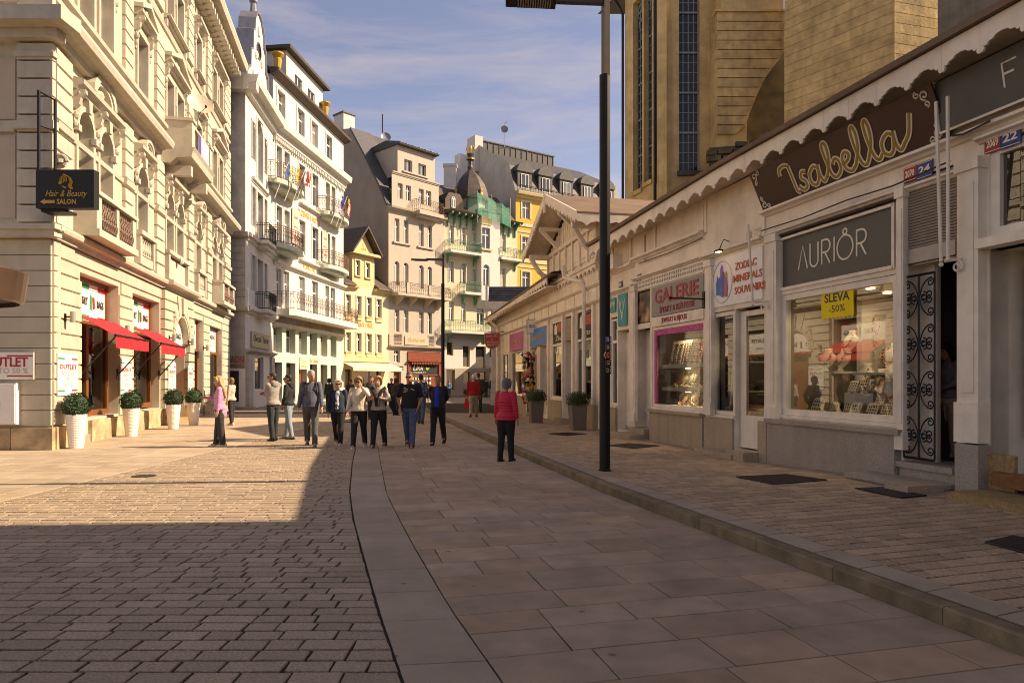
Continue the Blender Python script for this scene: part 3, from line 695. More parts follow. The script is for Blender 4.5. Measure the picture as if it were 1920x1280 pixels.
for p in (PAIRS[0], PAIRS[2]):
    x0, x1 = p[0] - .3, p[3] + .3; m = (x0 + x1) / 2
    k = MB(); k.box(x0, -.62, 5.16, x1, 0, 5.34); k.box(x0, -.56, 5.34, x0 + .34, 0, 6.18); k.box(x1 - .3, -.56, 5.34, x1, -.1, 6.18); k.box(m - .1, -.56, 5.34, m + .1, -.44, 6.18); k.box(x0 - .03, -.62, 6.18, x1 + .03, -.4, 6.28); k.box(x0 - .03, -.4, 6.18, x0 + .36, 0, 6.28)
    k.build('balcony', M['cream_trim'], LB)
    iron_front(x0 + .38, m - .12, 5.36, 6.16, LB); iron_front(m + .12, x1 - .32, 5.36, 6.16, LB)
# middle balcony on the second floor
x0, x1 = PAIRS[1][0] - .45, PAIRS[1][3] + .45
k = MB(); k.prism([(0, 9.3), (-.3, 9.3), (-.5, 9.5), (-1.0, 9.56), (-1.05, 9.78), (-1.12, 9.9), (0, 9.9)], x0 - .1, x1 + .1, 'x'); k.box(x0, -1.0, 9.9, x0 + .4, 0, 10.85); k.box(x0 - .05, -1.05, 10.85, x0 + .45, 0, 10.96)
k.box(x1 - .35, -1.0, 9.9, x1, -.6, 10.85); k.box(x0 + .4, -.98, 10.75, x1, -.86, 10.85); k.box(x1 - .4, -1.05, 10.85, x1 + .05, -.55, 10.96); k.box(x0 + .3, -.9, 8.98, x0 + .55, 0, 9.34); k.box(x1 - .55, -.9, 8.98, x1 - .3, 0, 9.34)
k.build('balcony', M['cream_trim'], LB)
k = MB()
for i in range(12): k.tube([(x0 + .45 + i * .2, -.92, 9.9), (x0 + .45 + i * .2, -.92, 10.75)], .016, 4)
k.build('balcony_railing', M['rust_iron'], LB)
bn = thing('banner', 'white and violet banner hung on the middle balcony of the cream house', 'banner', (*LEFT.w(x0 + .6, -1.03), 9.95), LEFT.ang)
k = MB(); k.box(.25, 0, 0, 2.0, .015, .8); k.build('cloth', M['white_sign'], bn); k = MB(); k.box(.25, -.006, .04, .7, -.002, .76); k.build('printed_field', flat('violet', (.10, .07, .25)), bn)
# satellite dish on the middle balcony
dx, dy = LEFT.w(PAIRS[1][0] + .35, -1.0)
ds = thing('satellite_dish', 'beige satellite dish standing on the balcony of the cream house', 'satellite dish', (dx, dy, 10.96), 0)
k = MB(); N = 18
rings = [(0, .0), (.18, .02), (.34, .075), (.46, .14)]
k.lathe([(max(r_, .004), z) for r_, z in rings], N, cap=False); o = k.build('reflector', M['dish'], ds, (.1, -.05, .72), smooth=True); o.rotation_euler = (rad(62), 0, rad(38))
k = MB(); k.tube([(0, 0, 0), (0, .1, .5), (.05, .05, .72)], .025, 5); k.build('mast', M['grey_metal'], ds)
k = MB(); k.tube([(.05, .02, .45), (.5, -.42, .52)], .014, 4); k.ball((.5, -.42, .56), (.05, .05, .06), 6, 4); k.build('receiver_arm', M['iron'], ds)
# shop fronts of the house
def lit_shop(x0, x1, z0, z1, y, boards, sign=None, door=None, zs=3.12):
    k = MB(); t = .1
    k.box(x0, y, z0, x0 + t, y + .12, z1); k.box(x1 - t, y, z0, x1, y + .12, z1); k.box(x0 + t, y, z1 - t, x1 - t, y + .12, z1); k.box(x0 + t, y, z0, x1 - t, y + .12, z0 + .16); k.box(x0 + t, y - .02, zs - .06, x1 - t, y + .12, zs + .06)
    if door: k.box(door, y - .02, z0, door + .16, y + .14, zs - .06)
    f = k.build('shop_window_frame', M['wood_brown'], LB)
    k = MB(); k.poly([(x0 + t, y + .05, z0 + .16), (x1 - t, y + .05, z0 + .16), (x1 - t, y + .05, zs - .06), (x0 + t, y + .05, zs - .06)]); k.build('pane', M['glass_dim'], f)
    k = MB(); k.box(x0 + t, y + .05, zs + .06, x1 - t, y + .07, z1 - t); k.build('fascia_panel', M['white_sign'], f)
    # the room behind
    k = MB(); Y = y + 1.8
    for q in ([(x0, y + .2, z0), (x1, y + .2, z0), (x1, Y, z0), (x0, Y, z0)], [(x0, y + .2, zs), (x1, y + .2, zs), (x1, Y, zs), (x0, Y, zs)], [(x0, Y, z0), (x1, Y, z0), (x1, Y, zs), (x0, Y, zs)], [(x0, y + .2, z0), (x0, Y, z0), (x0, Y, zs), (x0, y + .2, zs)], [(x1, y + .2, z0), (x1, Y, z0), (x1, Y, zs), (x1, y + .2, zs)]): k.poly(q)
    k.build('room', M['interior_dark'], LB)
    for zz in (z0 + .7, z0 + 1.4):
        k = MB(); k.box(x0 + .15, y + .5, zz, x1 - .15, y + .9, zz + .03); sh = k.build('shelf', M['shelf'], LB)
        k = MB()
        for i in range(int((x1 - x0 - .4) / .26)):
            xx = x0 + .25 + i * .26; q = R.uniform(.12, .2); k.prism([(xx, zz + .04), (xx + q, zz + .04), (xx + q * .85, zz + q), (xx + q * .15, zz + q)], y + .55, y + .7)
        k.build('goods', M['dark_trinket'], sh)
    return f
f1 = lit_shop(OP[0][0] + .02, OP[0][1] - .02, OP[0][2], OP[0][3], .27, 2, door=LEFT.x(163, .27) - .1)
f2 = lit_shop(OP[1][0] + .02, OP[1][1] - .02, OP[1][2] + .05, OP[1][3], .27, 2)
f3 = lit_shop(OP[2][0] + .02, OP[2][1] - .02, OP[2][2], OP[2][3], .2, 2, zs=2.9); f4 = lit_shop(OP[3][0] + .02, OP[3][1] - .02, OP[3][2], OP[3][3], .2, 2, zs=2.9)
def bags(par, x0, x1, y, z0, z1, cut=''):
    w = x1 - x0; zc = (z0 + z1) / 2
    for zz in (z0 + .0, z1 - .14):
        for i, m in enumerate(('green', 'white_sign', 'red')):
            k = MB(); k.box(x0 + w * i / 3, y - .012, zz, x0 + w * (i + 1) / 3, y, zz + .13); k.build('colour_stripe', M[m], par)
    text(cut, .3, M['text_dark'], par, x0 + w * .16, zc, y - .008, width=w * .24); text('BAGS', .3, M['text_dark'], par, x0 + w * .79, zc - .02, y - .008, width=w * .27)
    m = x0 + w * .46
    k = MB(); k.prism([(m - .16, zc - .17), (m - .03, zc - .2), (m - .02, zc + .16), (m - .14, zc + .22)], y - .01, y); k.build('emblem', M['green'], par)
    k = MB(); k.prism([(m + .06, zc - .17), (m + .2, zc - .14), (m + .16, zc + .17), (m + .03, zc + .15)], y - .01, y); k.build('emblem', M['red'], par)
bags(f1, LEFT.x(151, .3), OP[0][1] - .13, .315, 3.22, 4.2, 'ITALY'); bags(f2, LEFT.x(247, .3), OP[1][1] - .13, .315, 3.22, 4.18, 'ITALY')
for f, o_ in ((f3, OP[2]), (f4, OP[3])):
    text('LANCASTER', .26, M['text_dark'], f, (o_[0] + o_[1]) / 2, 3.66, .24, width=(o_[1] - o_[0]) * .72); text('boutique', .2, M['text_grey'], f, (o_[0] + o_[1]) / 2 + .1, 3.28, .24, width=.6, shear=.3)
# portal: white tympanum sign and dark door
k = MB(); r = (AR[1] - AR[0]) / 2; c = (AR[0] + AR[1]) / 2; zz = AR[3] - r
k.prism([(AR[0] + .01, 2.95), (AR[1] - .01, 2.95)] + [(c + (r - .01) * math.cos(math.pi * i / 12), zz + (r - .01) * math.sin(math.pi * i / 12)) for i in range(13)], .06, .12); ty = k.build('tympanum_sign', M['white_sign'], LB)
text('BAGS', .3, M['text_dark'], ty, c + .35, 3.28, .05, width=.62); text('Y', .3, M['text_dark'], ty, c - .62, 3.28, .05, width=.14)
k = MB(); k.prism([(c - .32, 3.12), (c - .2, 3.1), (c - .2, 3.42), (c - .3, 3.45)], .052, .06); k.build('emblem', M['text_dark'], ty)
k = MB(); k.box(AR[0] + .01, .04, 2.85, AR[1] - .01, .14, 2.95); k.build('transom', M['red'], LB)
k = MB(); k.box(AR[0], .5, 0, AR[1], .56, 2.85); k.build('door', M['wood_brown'], LB)
k = MB(); k.box(AR[0], -.15, .0, AR[1], .5, .14); k.build('threshold', M['travertine'], LB)
# entrance step of the bag shop
k = MB(); k.box(OP[0][0], -.06, 0, LEFT.x(165), .36, .2); k.box(OP[0][0], .06, .2, LEFT.x(165), .36, .4); k.build('entrance_step', M['granite'], LB)
# body and roof
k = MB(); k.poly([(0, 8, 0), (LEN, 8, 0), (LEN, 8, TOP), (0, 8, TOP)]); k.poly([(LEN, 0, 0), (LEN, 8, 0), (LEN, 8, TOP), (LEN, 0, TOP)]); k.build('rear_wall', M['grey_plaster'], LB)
k = MB(); k.prism([(-.9, 18.62), (4, 20.0), (10, 18.62)], -.3, LEN, 'x'); k.build('roof', M['slate'], LB)
k = MB(); k.box(LEFT.x(421) - 1.2, .2, 18.5, LEFT.x(421) - .4, 1.0, 20.7); k.box(LEFT.x(421) - 1.3, .1, 20.7, LEFT.x(421) - .3, 1.1, 20.85); k.build('attic_block', M['cream_trim'], LB)
# side wall towards the camera, square to the view
SW = MB(); side = SW
def sb(x0, y0, z0, x1, y1, z1, name, m):
    k = MB(); k.box(x0, y0, z0, x1, y1, z1); o = k.build(name, M[m], LB); o.rotation_euler = (0, 0, -LEFT.ang); return o
sb(-8, 0, 0, -.02, .35, TOP - .03, 'side_wall', 'cream')
for k_ in range(12): sb(-8, -.045, cz[k_] + .012, -.0, .0, cz[k_ + 1] - .012, 'rusticated_course', 'cream')
for x0, x1 in ((-.86, .09), (-1.95, -.87), (-3.1, -1.96), (-4.3, -3.11)): sb(x0, -.12, 0, x1 - .01, .0, .5, 'plinth_stone', 'plinth')
sb(-8, -.26, 4.847, .22, .02, 5.0, 'cornice', 'cream_trim'); sb(-8, -.36, 5.0, .3, .02, 5.113, 'cornice', 'cream_trim')
sb(-8, -.3, 9.307, .3, .02, 9.52, 'cornice', 'cream_trim'); sb(-8, -.7, 9.523, .66, .017, 9.833, 'cornice', 'cream_trim')
sb(-8, -.14, 10.2, -.7, .0, 10.5, 'string_course', 'cream_trim')
for z0, z1 in ((5.3, 7.2), (7.56, 8.95)): sb(-4, -.03, z0, -.82, .0, z1, 'recessed_panel', 'cream_dim')
sb(-4, -.1, 7.26, -.8, .0, 7.5, 'string_course', 'cream_trim')
for k_ in range(10): sb(-.72, -.12, 5.2 + k_ * .41, .09, .0, 5.57 + k_ * .41, 'quoin_block', 'cream_trim')
for k_ in range(9): sb(-.72, -.12, 9.95 + k_ * .42, .09, .0, 10.33 + k_ * .42, 'quoin_block', 'cream_trim')
sb(-.78, -.16, 8.95, .14, .0, 9.06, 'pilaster_cap', 'cream_trim'); sb(-.8, -.2, 7.3, .16, .0, 7.48, 'impost_band', 'cream_trim')
k = MB()
pts = [(.16 * (1 - .75 * i / 30) * math.cos(i * .55), 0, .16 * (1 - .75 * i / 30) * math.sin(i * .55)) for i in range(31)]
k.tube(pts, .045, 6); k.lathe([(.12, -.04), (.12, .04)], 10); o = k.build('volute', M['cream_trim'], LB, (0.02, -.16, 6.62)); o.rotation_euler = (0, 0, -LEFT.ang)
# ---- things fixed to the house
def P_(px, py, d): return ((px - CX) / FPX * d, d, zat(py, d))
X0, Y0, Z0 = P_(67, 390, 15.35); X1, _, Z1 = P_(176, 318, 15.35)
sg = thing('salon_sign', 'black box sign with golden woman\'s head and arrow reading hair and beauty salon', 'sign', (X0, Y0, Z0))
w, h_ = X1 - X0, Z1 - Z0
k = MB(); k.box(0, 0, 0, w, .2, h_); k.build('sign_box', M['black'], sg)
k = MB(); k.box(.0, .04, h_, .045, .09, h_ + 1.78); k.box(.14, .38, h_ + .0, .185, .43, h_ + 1.72); k.tube([(.02, .06, h_ + 1.76), (.16, .4, h_ + 1.7)], .02, 4); k.tube([(.02, .06, h_ + 1.0), (.16, .4, h_ + 1.0)], .015, 4); k.box(.05, .1, -.06, .6, .5, -.0); k.build('bracket', M['black'], sg)
text('Hair & Beauty', .2, M['gold_paint'], sg, w * .53, h_ * .37, -.004, width=w * .72, shear=.35); text('SALON', .15, M['gold_paint'], sg, w * .53, h_ * .16, -.004, width=w * .33, bold=.004)
k = MB(); k.prism([(.1, h_ * .16), (.2, h_ * .09), (.2, h_ * .125), (.42, h_ * .125), (.42, h_ * .205), (.2, h_ * .205), (.2, h_ * .24)], -.006, 0); k.build('arrow', M['gold_paint'], sg)
k = MB(); cx, cz_ = w * .52, h_ * .7
for q in range(5):
    a = q * .035; k.tube([(cx - .12 + a, -.004, cz_ - .06 + a * .4), (cx - .13 + a, -.004, cz_ + .05), (cx - .05 + a * .6, -.004, cz_ + .15 - a * .3), (cx + .06 + a * .35, -.004, cz_ + .1 - a * .3), (cx + .09 + a * .4, -.004, cz_ - .02), (cx + .05 + a * .5, -.004, cz_ - .1), (cx + .11 + a * .3, -.004, cz_ - .18)], .011, 4)
k.prism([(cx - .1, cz_ - .1), (cx - .02, cz_ - .12), (cx + .02, cz_ - .17), (cx - .06, cz_ - .14)], -.005, 0); k.prism([(cx - .14, cz_ + .0), (cx - .17, cz_ - .05), (cx - .12, cz_ - .08), (cx - .08, cz_ - .02)], -.005, 0); k.build('emblem', M['gold_paint'], sg)
def outlet(px0, px1, py0, py1, label, wide=False):
    if wide:
        a = P_(px0, py1, 15.8); c = P_(px1, py0, 15.8); t = thing('outlet_sign', label, 'sign', a); w, h_ = c[0] - a[0], c[2] - a[2]
    else:
        x0, x1 = LEFT.x(px0, -.07), LEFT.x(px1, -.07); z0 = LEFT.z((px0 + px1) / 2, py1, -.07); z1 = LEFT.z((px0 + px1) / 2, py0, -.07); oy = -.075 if not LEFT.x(300) < x0 < LEFT.x(357) else -.2
        t = thing('outlet_sign', label, 'sign', (*LEFT.w(x0, oy), z0), LEFT.ang, 'outlet signs on the cream house'); w, h_ = x1 - x0, z1 - z0
    k = MB(); k.box(0, 0, 0, w, .025, h_); k.build('board', M['white_sign'], t)
    if wide:
        text('OUTLET', .3, M['text_red'], t, w - .62, h_ * .62, -.004, width=.98, bold=.006); text('SAVE UP TO 50 %', .18, M['text_grey'], t, w - .85, h_ * .3, -.004, width=1.45)
        k = MB(); k.box(w - .6, -.006, h_ * .84, w - .02, 0, h_ * .89); k.build('red_stripe', M['text_red'], t); k = MB(); k.box(w - .6, -.006, h_ * .1, w - .02, 0, h_ * .15); k.build('red_stripe', M['text_red'], t)
    else:
        for i, s_ in enumerate(('OUTLET', 'SAVE UP', 'TO', '50 %')): text(s_, .16, M['text_red' if i == 0 else 'text_grey'], t, w * .5, h_ * (.68 - i * .14), -.004, width=w * (.84 if i == 0 else .16 * len(s_) * .6))
        for zz in (.1, .86):
            k = MB(); k.box(.01, -.006, h_ * zz, w * .32, 0, h_ * (zz + .035)); k.build('green_stripe', M['green'], t); k = MB(); k.box(w * .68, -.006, h_ * zz, w * .96, 0, h_ * (zz + .035)); k.build('red_stripe', M['red'], t)
outlet(-60, 63, 660, 711, 'wide white outlet panel on the shaded side wall of the cream house', True)
outlet(108, 146, 663, 741, 'tall white outlet panel at the sunlit corner left of the first shop window'); outlet(226, 247, 672, 739, 'narrow outlet panel between the two awning windows'); outlet(309, 323, 680, 735, 'narrow outlet panel on the left pier of the arched portal'); outlet(346.5, 356, 685, 733, 'narrow outlet panel on the right pier of the arched portal')
a = P_(-40, 795, 15.78); c = P_(34, 718, 15.78)
ub = thing('meter_cabinet', 'white two-door utility cabinet set low on the shaded side wall', 'cabinet', (a[0], a[1] - .06, a[2])); w, h_ = c[0] - a[0], c[2] - a[2]
k = MB(); k.box(0, -.02, 0, w, .18, h_); k.build('case', M['frame_white'], ub)
for i in range(2): k = MB(); k.box(.03 + i * w / 2, -.04, .03, w / 2 - .01 + i * w / 2 - .01, -.022, h_ - .03); k.build('door', M['white_sign'], ub)
k = MB(); k.box(w * .5 + .05, -.07, h_ * .42, w * .5 + .09, -.04, h_ * .58); k.build('latch', M['black'], ub)
def awning(px0, px1, pyt, x_out, label):
    x0, x1 = LEFT.x(px0, -.02), LEFT.x(px1, -.02); zt = 3.24; t = thing('awning', label, 'awning', (*LEFT.w(x0, 0), 0), LEFT.ang, 'red awnings on the cream house'); w = x1 - x0; o = x_out; zf = zt - .52
    k = MB(); k.v += [(0, .05, zt), (w, .05, zt), (w, -o, zf), (0, -o, zf), (0, .05, zt + .012), (w, .05, zt + .012), (w, -o, zf + .012), (0, -o, zf + .012)]; k._f([(0, 1, 2, 3), (4, 7, 6, 5), (0, 3, 7, 4), (1, 5, 6, 2), (0, 4, 5, 1), (3, 2, 6, 7)]); k.build('cloth', M['red_cloth'], t)
    k = MB(); n = 14
    top = [(w * i / n, -o - .01 + .008 * math.sin(i * 1.7), zf) for i in range(n + 1)]; bot = [(w * i / n, -o - .02 + .02 * math.sin(i * 2.3), zf - .3 + .012 * math.sin(i * 3.1)) for i in range(n + 1)]
    for i in range(n): k.poly([top[i], top[i + 1], bot[i + 1], bot[i]])
    k.build('valance', M['red_cloth'], t)
    k = MB(); k.tube([(-.02, -o, zf + .02), (w + .02, -o, zf + .02)], .035, 6); k.build('front_bar', M['iron'], t)
    for xx in (.04, w - .04): k = MB(); k.tube([(xx, -o, zf), (xx, .0, zf - 1.0)], .02, 5); k.tube([(xx, .0, zf - .8), (xx, .0, zf - 1.1)], .022, 5); k.build('arm', M['iron'], t)
awning(151, 222, 0, .82, 'red awning over the nearer shop window, beside the house corner'); awning(249, 300, 0, .82, 'red awning over the second shop window, beside the arched portal')
def wall_lamp(px, py, label):
    x = LEFT.x(px, -.2); t = thing('wall_lamp', label, 'wall lamp', (*LEFT.w(x, 0), LEFT.z(px, py, -.2)), LEFT.ang, 'wall lamps on the cream house')
    oy = -.16 if LEFT.x(300) < x < LEFT.x(357) else -.045
    k = MB(); k.lathe([(.06, -.13), (.06, .13)], 10, (0, oy - .17)); k.build('lamp_tube', M['grey_metal'], t); k = MB(); k.box(-.02, oy - .12, -.02, .02, oy, .02); k.box(-.05, oy - .02, -.12, .05, oy, .08); k.build('bracket', M['iron'], t)
for px, py, l_ in ((135, 594, 'grey tube wall lamp left of the first red awning'), (238, 618, 'grey tube wall lamp between the two red awnings'), (319, 633, 'grey tube wall lamp left of the arched portal'), (355, 641, 'grey tube wall lamp right of the arched portal'), (388, 652, 'grey tube wall lamp between the two boutique windows')): wall_lamp(px, py, l_)
# boxwood balls in white pots
def leafball(r, n, size, seed, squash=1.0, rough=0.0):
    q = random.Random(seed); b = MB()
    b.ball((0, 0, 0), (r * .9, r * .9, r * .9 * squash), 12, 8)
    for _ in range(n):
        z = q.uniform(-1, 1); a = q.uniform(0, 6.283); s_ = math.sqrt(1 - z * z); nrm = Vector((s_ * math.cos(a), s_ * math.sin(a), z))
        rr = r * q.uniform(.88, 1.03 + rough * q.random()); p = Vector((nrm.x * rr, nrm.y * rr, nrm.z * rr * squash)); u, w = basis(nrm + Vector((q.uniform(-.7, .7), q.uniform(-.7, .7), q.uniform(-.7, .7)))); s2 = size * q.uniform(.6, 1.2); tip = nrm * size * q.uniform(.2, .8)
        b.poly([p - u * s2 * .5, p + w * s2 * .4 + tip, p + u * s2 * .5 + tip, p - w * s2 * .4])
    return b
LEAFB = leafball(.29, 1500, .036, 3).mesh('boxwood_crown', M['leaf'])
pb = MB(); n = 40; prof = [(.15, 0)]
for i in range(n + 1): t = i / n; prof.append((.15 + .075 * t + (.004 if i % 2 else -.002), .80 * t))
prof += [(.20, .80), (.195, .76)]
pb.lathe(prof, 24); POT = pb.mesh('pot', M['pot'])
so = MB(); so.lathe([(.19, .74), (.19, .765), (.01, .77)], 14); SOIL = so.mesh('soil', M['soil'])
for px, py, l_ in ((143, 840, 'clipped boxwood ball in a white ribbed pot at the house corner'), (246, 818, 'clipped boxwood ball in a white pot between the two awning windows'), (325, 804, 'clipped boxwood ball in a white pot on the left of the arched portal'), (363, 797, 'clipped boxwood ball in a white pot on the right of the arched portal')):
    x, y = gp(px, py); t = thing('potted_boxwood', l_, 'potted plant', (x, y, 0), R.uniform(0, 6), 'boxwood balls in white pots')
    put('pot', POT, t); put('soil', SOIL, t); put('crown', LEAFB, t, (0, 0, 1.0), R.uniform(0, 6))
# bronze canopy of a kiosk that stands just outside the frame
kc = thing('kiosk_canopy', 'round bronze canopy of a kiosk reaching into view before the shaded side wall', 'canopy', (-7.73, 9.0, 0))
k = MB(); k.lathe([(.2, 3.16), (1.1, 3.1), (1.2, 3.04), (1.15, 2.66), (1.1, 2.64), (1.1, 2.72)], 40, cap=False); k.build('canopy_roof', M['bronze'], kc)
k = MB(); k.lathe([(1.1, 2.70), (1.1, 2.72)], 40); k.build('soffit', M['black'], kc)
k = MB(); k.lathe([(.62, 0), (.62, 1.05), (.1, 1.08), (.1, 2.7)], 20); k.build('kiosk_counter', M['bronze'], kc)
# ------------------------------------------------------------------ the row of houses where the street bends
def kpt(px, d): return ((px - CX) / FPX * d, d)
class House:
    def __init__(s, name, label, p0, p1, depth):
        s.F = Facade(p0, p1); s.t = thing(name, label, 'house', (*s.F.o, 0), s.F.ang); s.len = s.F.len; s.dep = depth
    def cols(s, *pairs): return [(s.F.x(a), s.F.x(b)) for a, b in pairs]
    def wall(s, z0, z1, holes, m, x0=None, x1=None, dep=.3, y=0, name='wall'):
        b = MB(); b.wall(s.F.x(x0) if x0 else 0, s.F.x(x1) if x1 else s.len, z0, z1, holes, y, dep); b.build(name, M[m], s.t)
    def box(s, x0, y0, z0, x1, y1, z1, name, m, par=None):
        b = MB(); b.box(x0, y0, z0, x1, y1, z1); return b.build(name, M[m] if isinstance(m, str) else m, par or s.t)
    def run(s, prof, x0, x1, m, name='cornice'):
        b = MB(); b.prism([(-w, z) for w, z in prof], x0, x1, 'x'); return b.build(name, M[m], s.t)
    def cornice(s, z0, z1, dep, m, x0=0, x1=None, name='cornice'):
        x1 = s.len if x1 is None else x1; h = z1 - z0
        return s.run([(0, z0), (dep * .3, z0 + h * .1), (dep * .4, z0 + h * .45), (dep * .9, z0 + h * .55), (dep, z0 + h * .9), (dep, z1), (0, z1 + .03)], x0, x1, m, name)
    def wins(s, holes, y=.24, style='cross', pm='pane', sill=None, sm=None):
        for h in holes:
            window(s.t, h[0], h[1], h[2], h[3], y, arch=len(h) > 4 and h[4], style=style, pm=pm)
            if sill: s.box(h[0] - .1, -.13, h[2] - .12, h[1] + .1, 0, h[2] - .01, 'window_sill', sm or sill)
    def frames(s, holes, m, t=.1):
        for h in holes:
            b = MB(); b.box(h[0] - t, -.05, h[2], h[0], 0, h[3] + t); b.box(h[1], -.05, h[2], h[1] + t, 0, h[3] + t); b.box(h[0], -.05, h[3], h[1], 0, h[3] + t); b.build('window_surround', M[m], s.t)
    def body(s, z1, m, side=True):
        b = MB(); D = s.dep
        b.poly([(0, 0, 0), (0, D, 0), (0, D, z1), (0, 0, z1)]); b.poly([(s.len, 0, 0), (s.len, D, 0), (s.len, D, z1), (s.len, 0, z1)]); b.poly([(0, D, 0), (s.len, D, 0), (s.len, D, z1), (0, D, z1)]); b.poly([(0, 0.01, z1 - .02), (s.len, 0.01, z1 - .02), (s.len, D, z1 - .02), (0, D, z1 - .02)])
        b.build('side_wall', M[m], s.t)
def railing(par, pts, z0, z1, m='rust_iron', step=.22, r=.016, curl=True, name='balcony_railing'):
    b = MB(); L_ = [0]
    for a, c in zip(pts, pts[1:]): L_.append(L_[-1] + math.dist(a, c))
    def at(t):
        for i in range(len(pts) - 1):
            if t <= L_[i + 1] + 1e-6: f = (t - L_[i]) / max(1e-6, L_[i + 1] - L_[i]); return (pts[i][0] + (pts[i + 1][0] - pts[i][0]) * f, pts[i][1] + (pts[i + 1][1] - pts[i][1]) * f)
        return pts[-1]
    n = max(2, int(L_[-1] / step))
    for k in range(n + 1):
        x, y = at(L_[-1] * k / n); b.tube([(x, y, z0), (x, y, z1)], r, 4, False)
        if curl and k < n:
            x2, y2 = at(L_[-1] * (k + .5) / n); h = z1 - z0
            b.tube([(x, y, z0 + h * .35), (x2, y2, z0 + h * .6), (*at(L_[-1] * (k + 1) / n), z0 + h * .35)], r * .8, 3, False)
            b.tube([(x, y, z0 + h * .8), (x2, y2, z0 + h * .62), (*at(L_[-1] * (k + 1) / n), z0 + h * .8)], r * .8, 3, False)
    for zz in (z0 + .06, z1 - .14, z1): b.tube([(x, y, zz) for x, y in pts], r * 1.3, 4)
    return b.build(name, M[m], par)
def bow(x0, x1, out_, n=8): c = (x0 + x1) / 2; w = (x1 - x0) / 2; return [(x0, 0)] + [(c - w * math.cos(math.pi * k / n), -out_ * (.45 + .55 * math.sin(math.pi * k / n))) for k in range(n + 1)] + [(x1, 0)]
def slab_balcony(H, pts, z, t, m, name='balcony'):
    b = MB(); b.prism(pts, z - t, z, 'z'); c = sum(p[0] for p in pts) / len(pts)
    b.prism([(c + (x - c) * .8, y * .75) for x, y in pts], z - t - .22, z - t, 'z')
    return b.build(name, M[m], H.t)
# --- narrow white house with a baroque gable
N1 = House('gabled_house', 'narrow white house with a curved baroque gable and weathered side wall', kpt(460, 38), kpt(512, 44.4), 9)
sd, ce = N1.cols((471.5, 478), (494.5, 500)), N1.cols((481.5, 492))
hs = [(*c, 14.2, 16.3, True) for c in sd] + [(*ce[0], 13.4, 16.9, True)] + [(*c, 10.4, 12.6) for c in sd] + [(*ce[0], 9.7, 12.6)] + [(*c, 6.7, 8.7) for c in sd] + [(*ce[0], 5.75, 8.7)]
shopw = [(*N1.cols((478, 494))[0], 1.0, 2.95)]
N1.wall(0, 18, hs + shopw, 'white', dep=.4); N1.wins(hs, .32); N1.frames(hs, 'white')
N1.cornice(9.3, 9.7, .3, 'white'); N1.cornice(5.25, 5.65, .4, 'white'); N1.cornice(17.3, 18.15, .8, 'white', -.5); N1.cornice(12.85, 13.1, .2, 'white', ce[0][0] - 1.2, ce[0][1] + 1.2, 'window_hood'); N1.cornice(3.05, 3.3, .3, 'grey_plaster')
for z in (9.7, 5.7):
    p = [(ce[0][0] - .35, 0), (ce[0][0] - .3, -.75), (ce[0][1] + .3, -.75), (ce[0][1] + .35, 0)]; slab_balcony(N1, p, z, .2, 'white'); railing(N1.t, p, z, z + 1.0, 'iron', .13, .014, False)
b = MB(); b.box(-.0, .02, 0, 0.001, 9, 18) if False else None
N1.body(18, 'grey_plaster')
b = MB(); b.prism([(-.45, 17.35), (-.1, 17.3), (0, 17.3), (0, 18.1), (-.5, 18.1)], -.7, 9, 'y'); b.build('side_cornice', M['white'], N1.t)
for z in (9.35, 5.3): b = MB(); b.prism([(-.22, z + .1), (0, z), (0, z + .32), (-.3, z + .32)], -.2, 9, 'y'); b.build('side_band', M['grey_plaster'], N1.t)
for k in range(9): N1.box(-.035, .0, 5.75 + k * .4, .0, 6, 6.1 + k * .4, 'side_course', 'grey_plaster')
c = N1.len / 2; G = [(-2.9, 18.1), (-2.6, 18.9), (-2.0, 19.3), (-1.9, 20.3), (-1.5, 20.5), (-1.45, 21.6), (-1.1, 21.8), (-1.0, 22.5), (-.5, 23.1), (0, 23.25), (.5, 23.1), (1.0, 22.5), (1.1, 21.8), (1.45, 21.6), (1.5, 20.5), (1.9, 20.3), (2.0, 19.3), (2.6, 18.9), (2.9, 18.1)]
b = MB(); b.prism([(c + x, z) for x, z in G], .1, .75); b.build('gable', M['white'], N1.t)
b = MB()
for (x0, z0), (x1, z1) in zip(G, G[1:]): b.prism([(c + x0, z0), (c + x1, z1), (c + x1 * 1.06, z1 + .09), (c + x0 * 1.06, z0 + .09)], -.02, .95)
b.build('gable_coping', M['zinc'], N1.t)
b = MB(); b.lathe([(.22, 23.2), (.16, 23.9), (.24, 24.0), (.24, 24.15), (.05, 24.4)], 8, (c, .4)); b.build('finial', M['zinc'], N1.t)
for x, z, r in ((-1.2, 19.3, .22), (0, 19.6, .3), (1.2, 19.3, .22), (-.6, 20.6, .2), (.6, 20.6, .2), (0, 22.3, .3), (-1.9, 18.7, .2), (1.9, 18.7, .2), (0, 18.6, .3)): b = MB(); b.ball((c + x, .08, z), (r, .14, r * 1.3), 7, 5); b.build('stucco_ornament', M['white'], N1.t)
b = MB(); b.lathe([(.5, 0), (.5, .06), (.4, .06), (.4, 0)], 16); o = b.build('oval_window', M['pane_dark'], N1.t, (c, .1, 21.1)); o.rotation_euler = (rad(90), 0, 0)
b = MB(); b.prism([(.3, 18), (5, 22.4), (9.5, 18)], -.4, N1.len, 'x'); b.build('roof', M['slate'], N1.t)
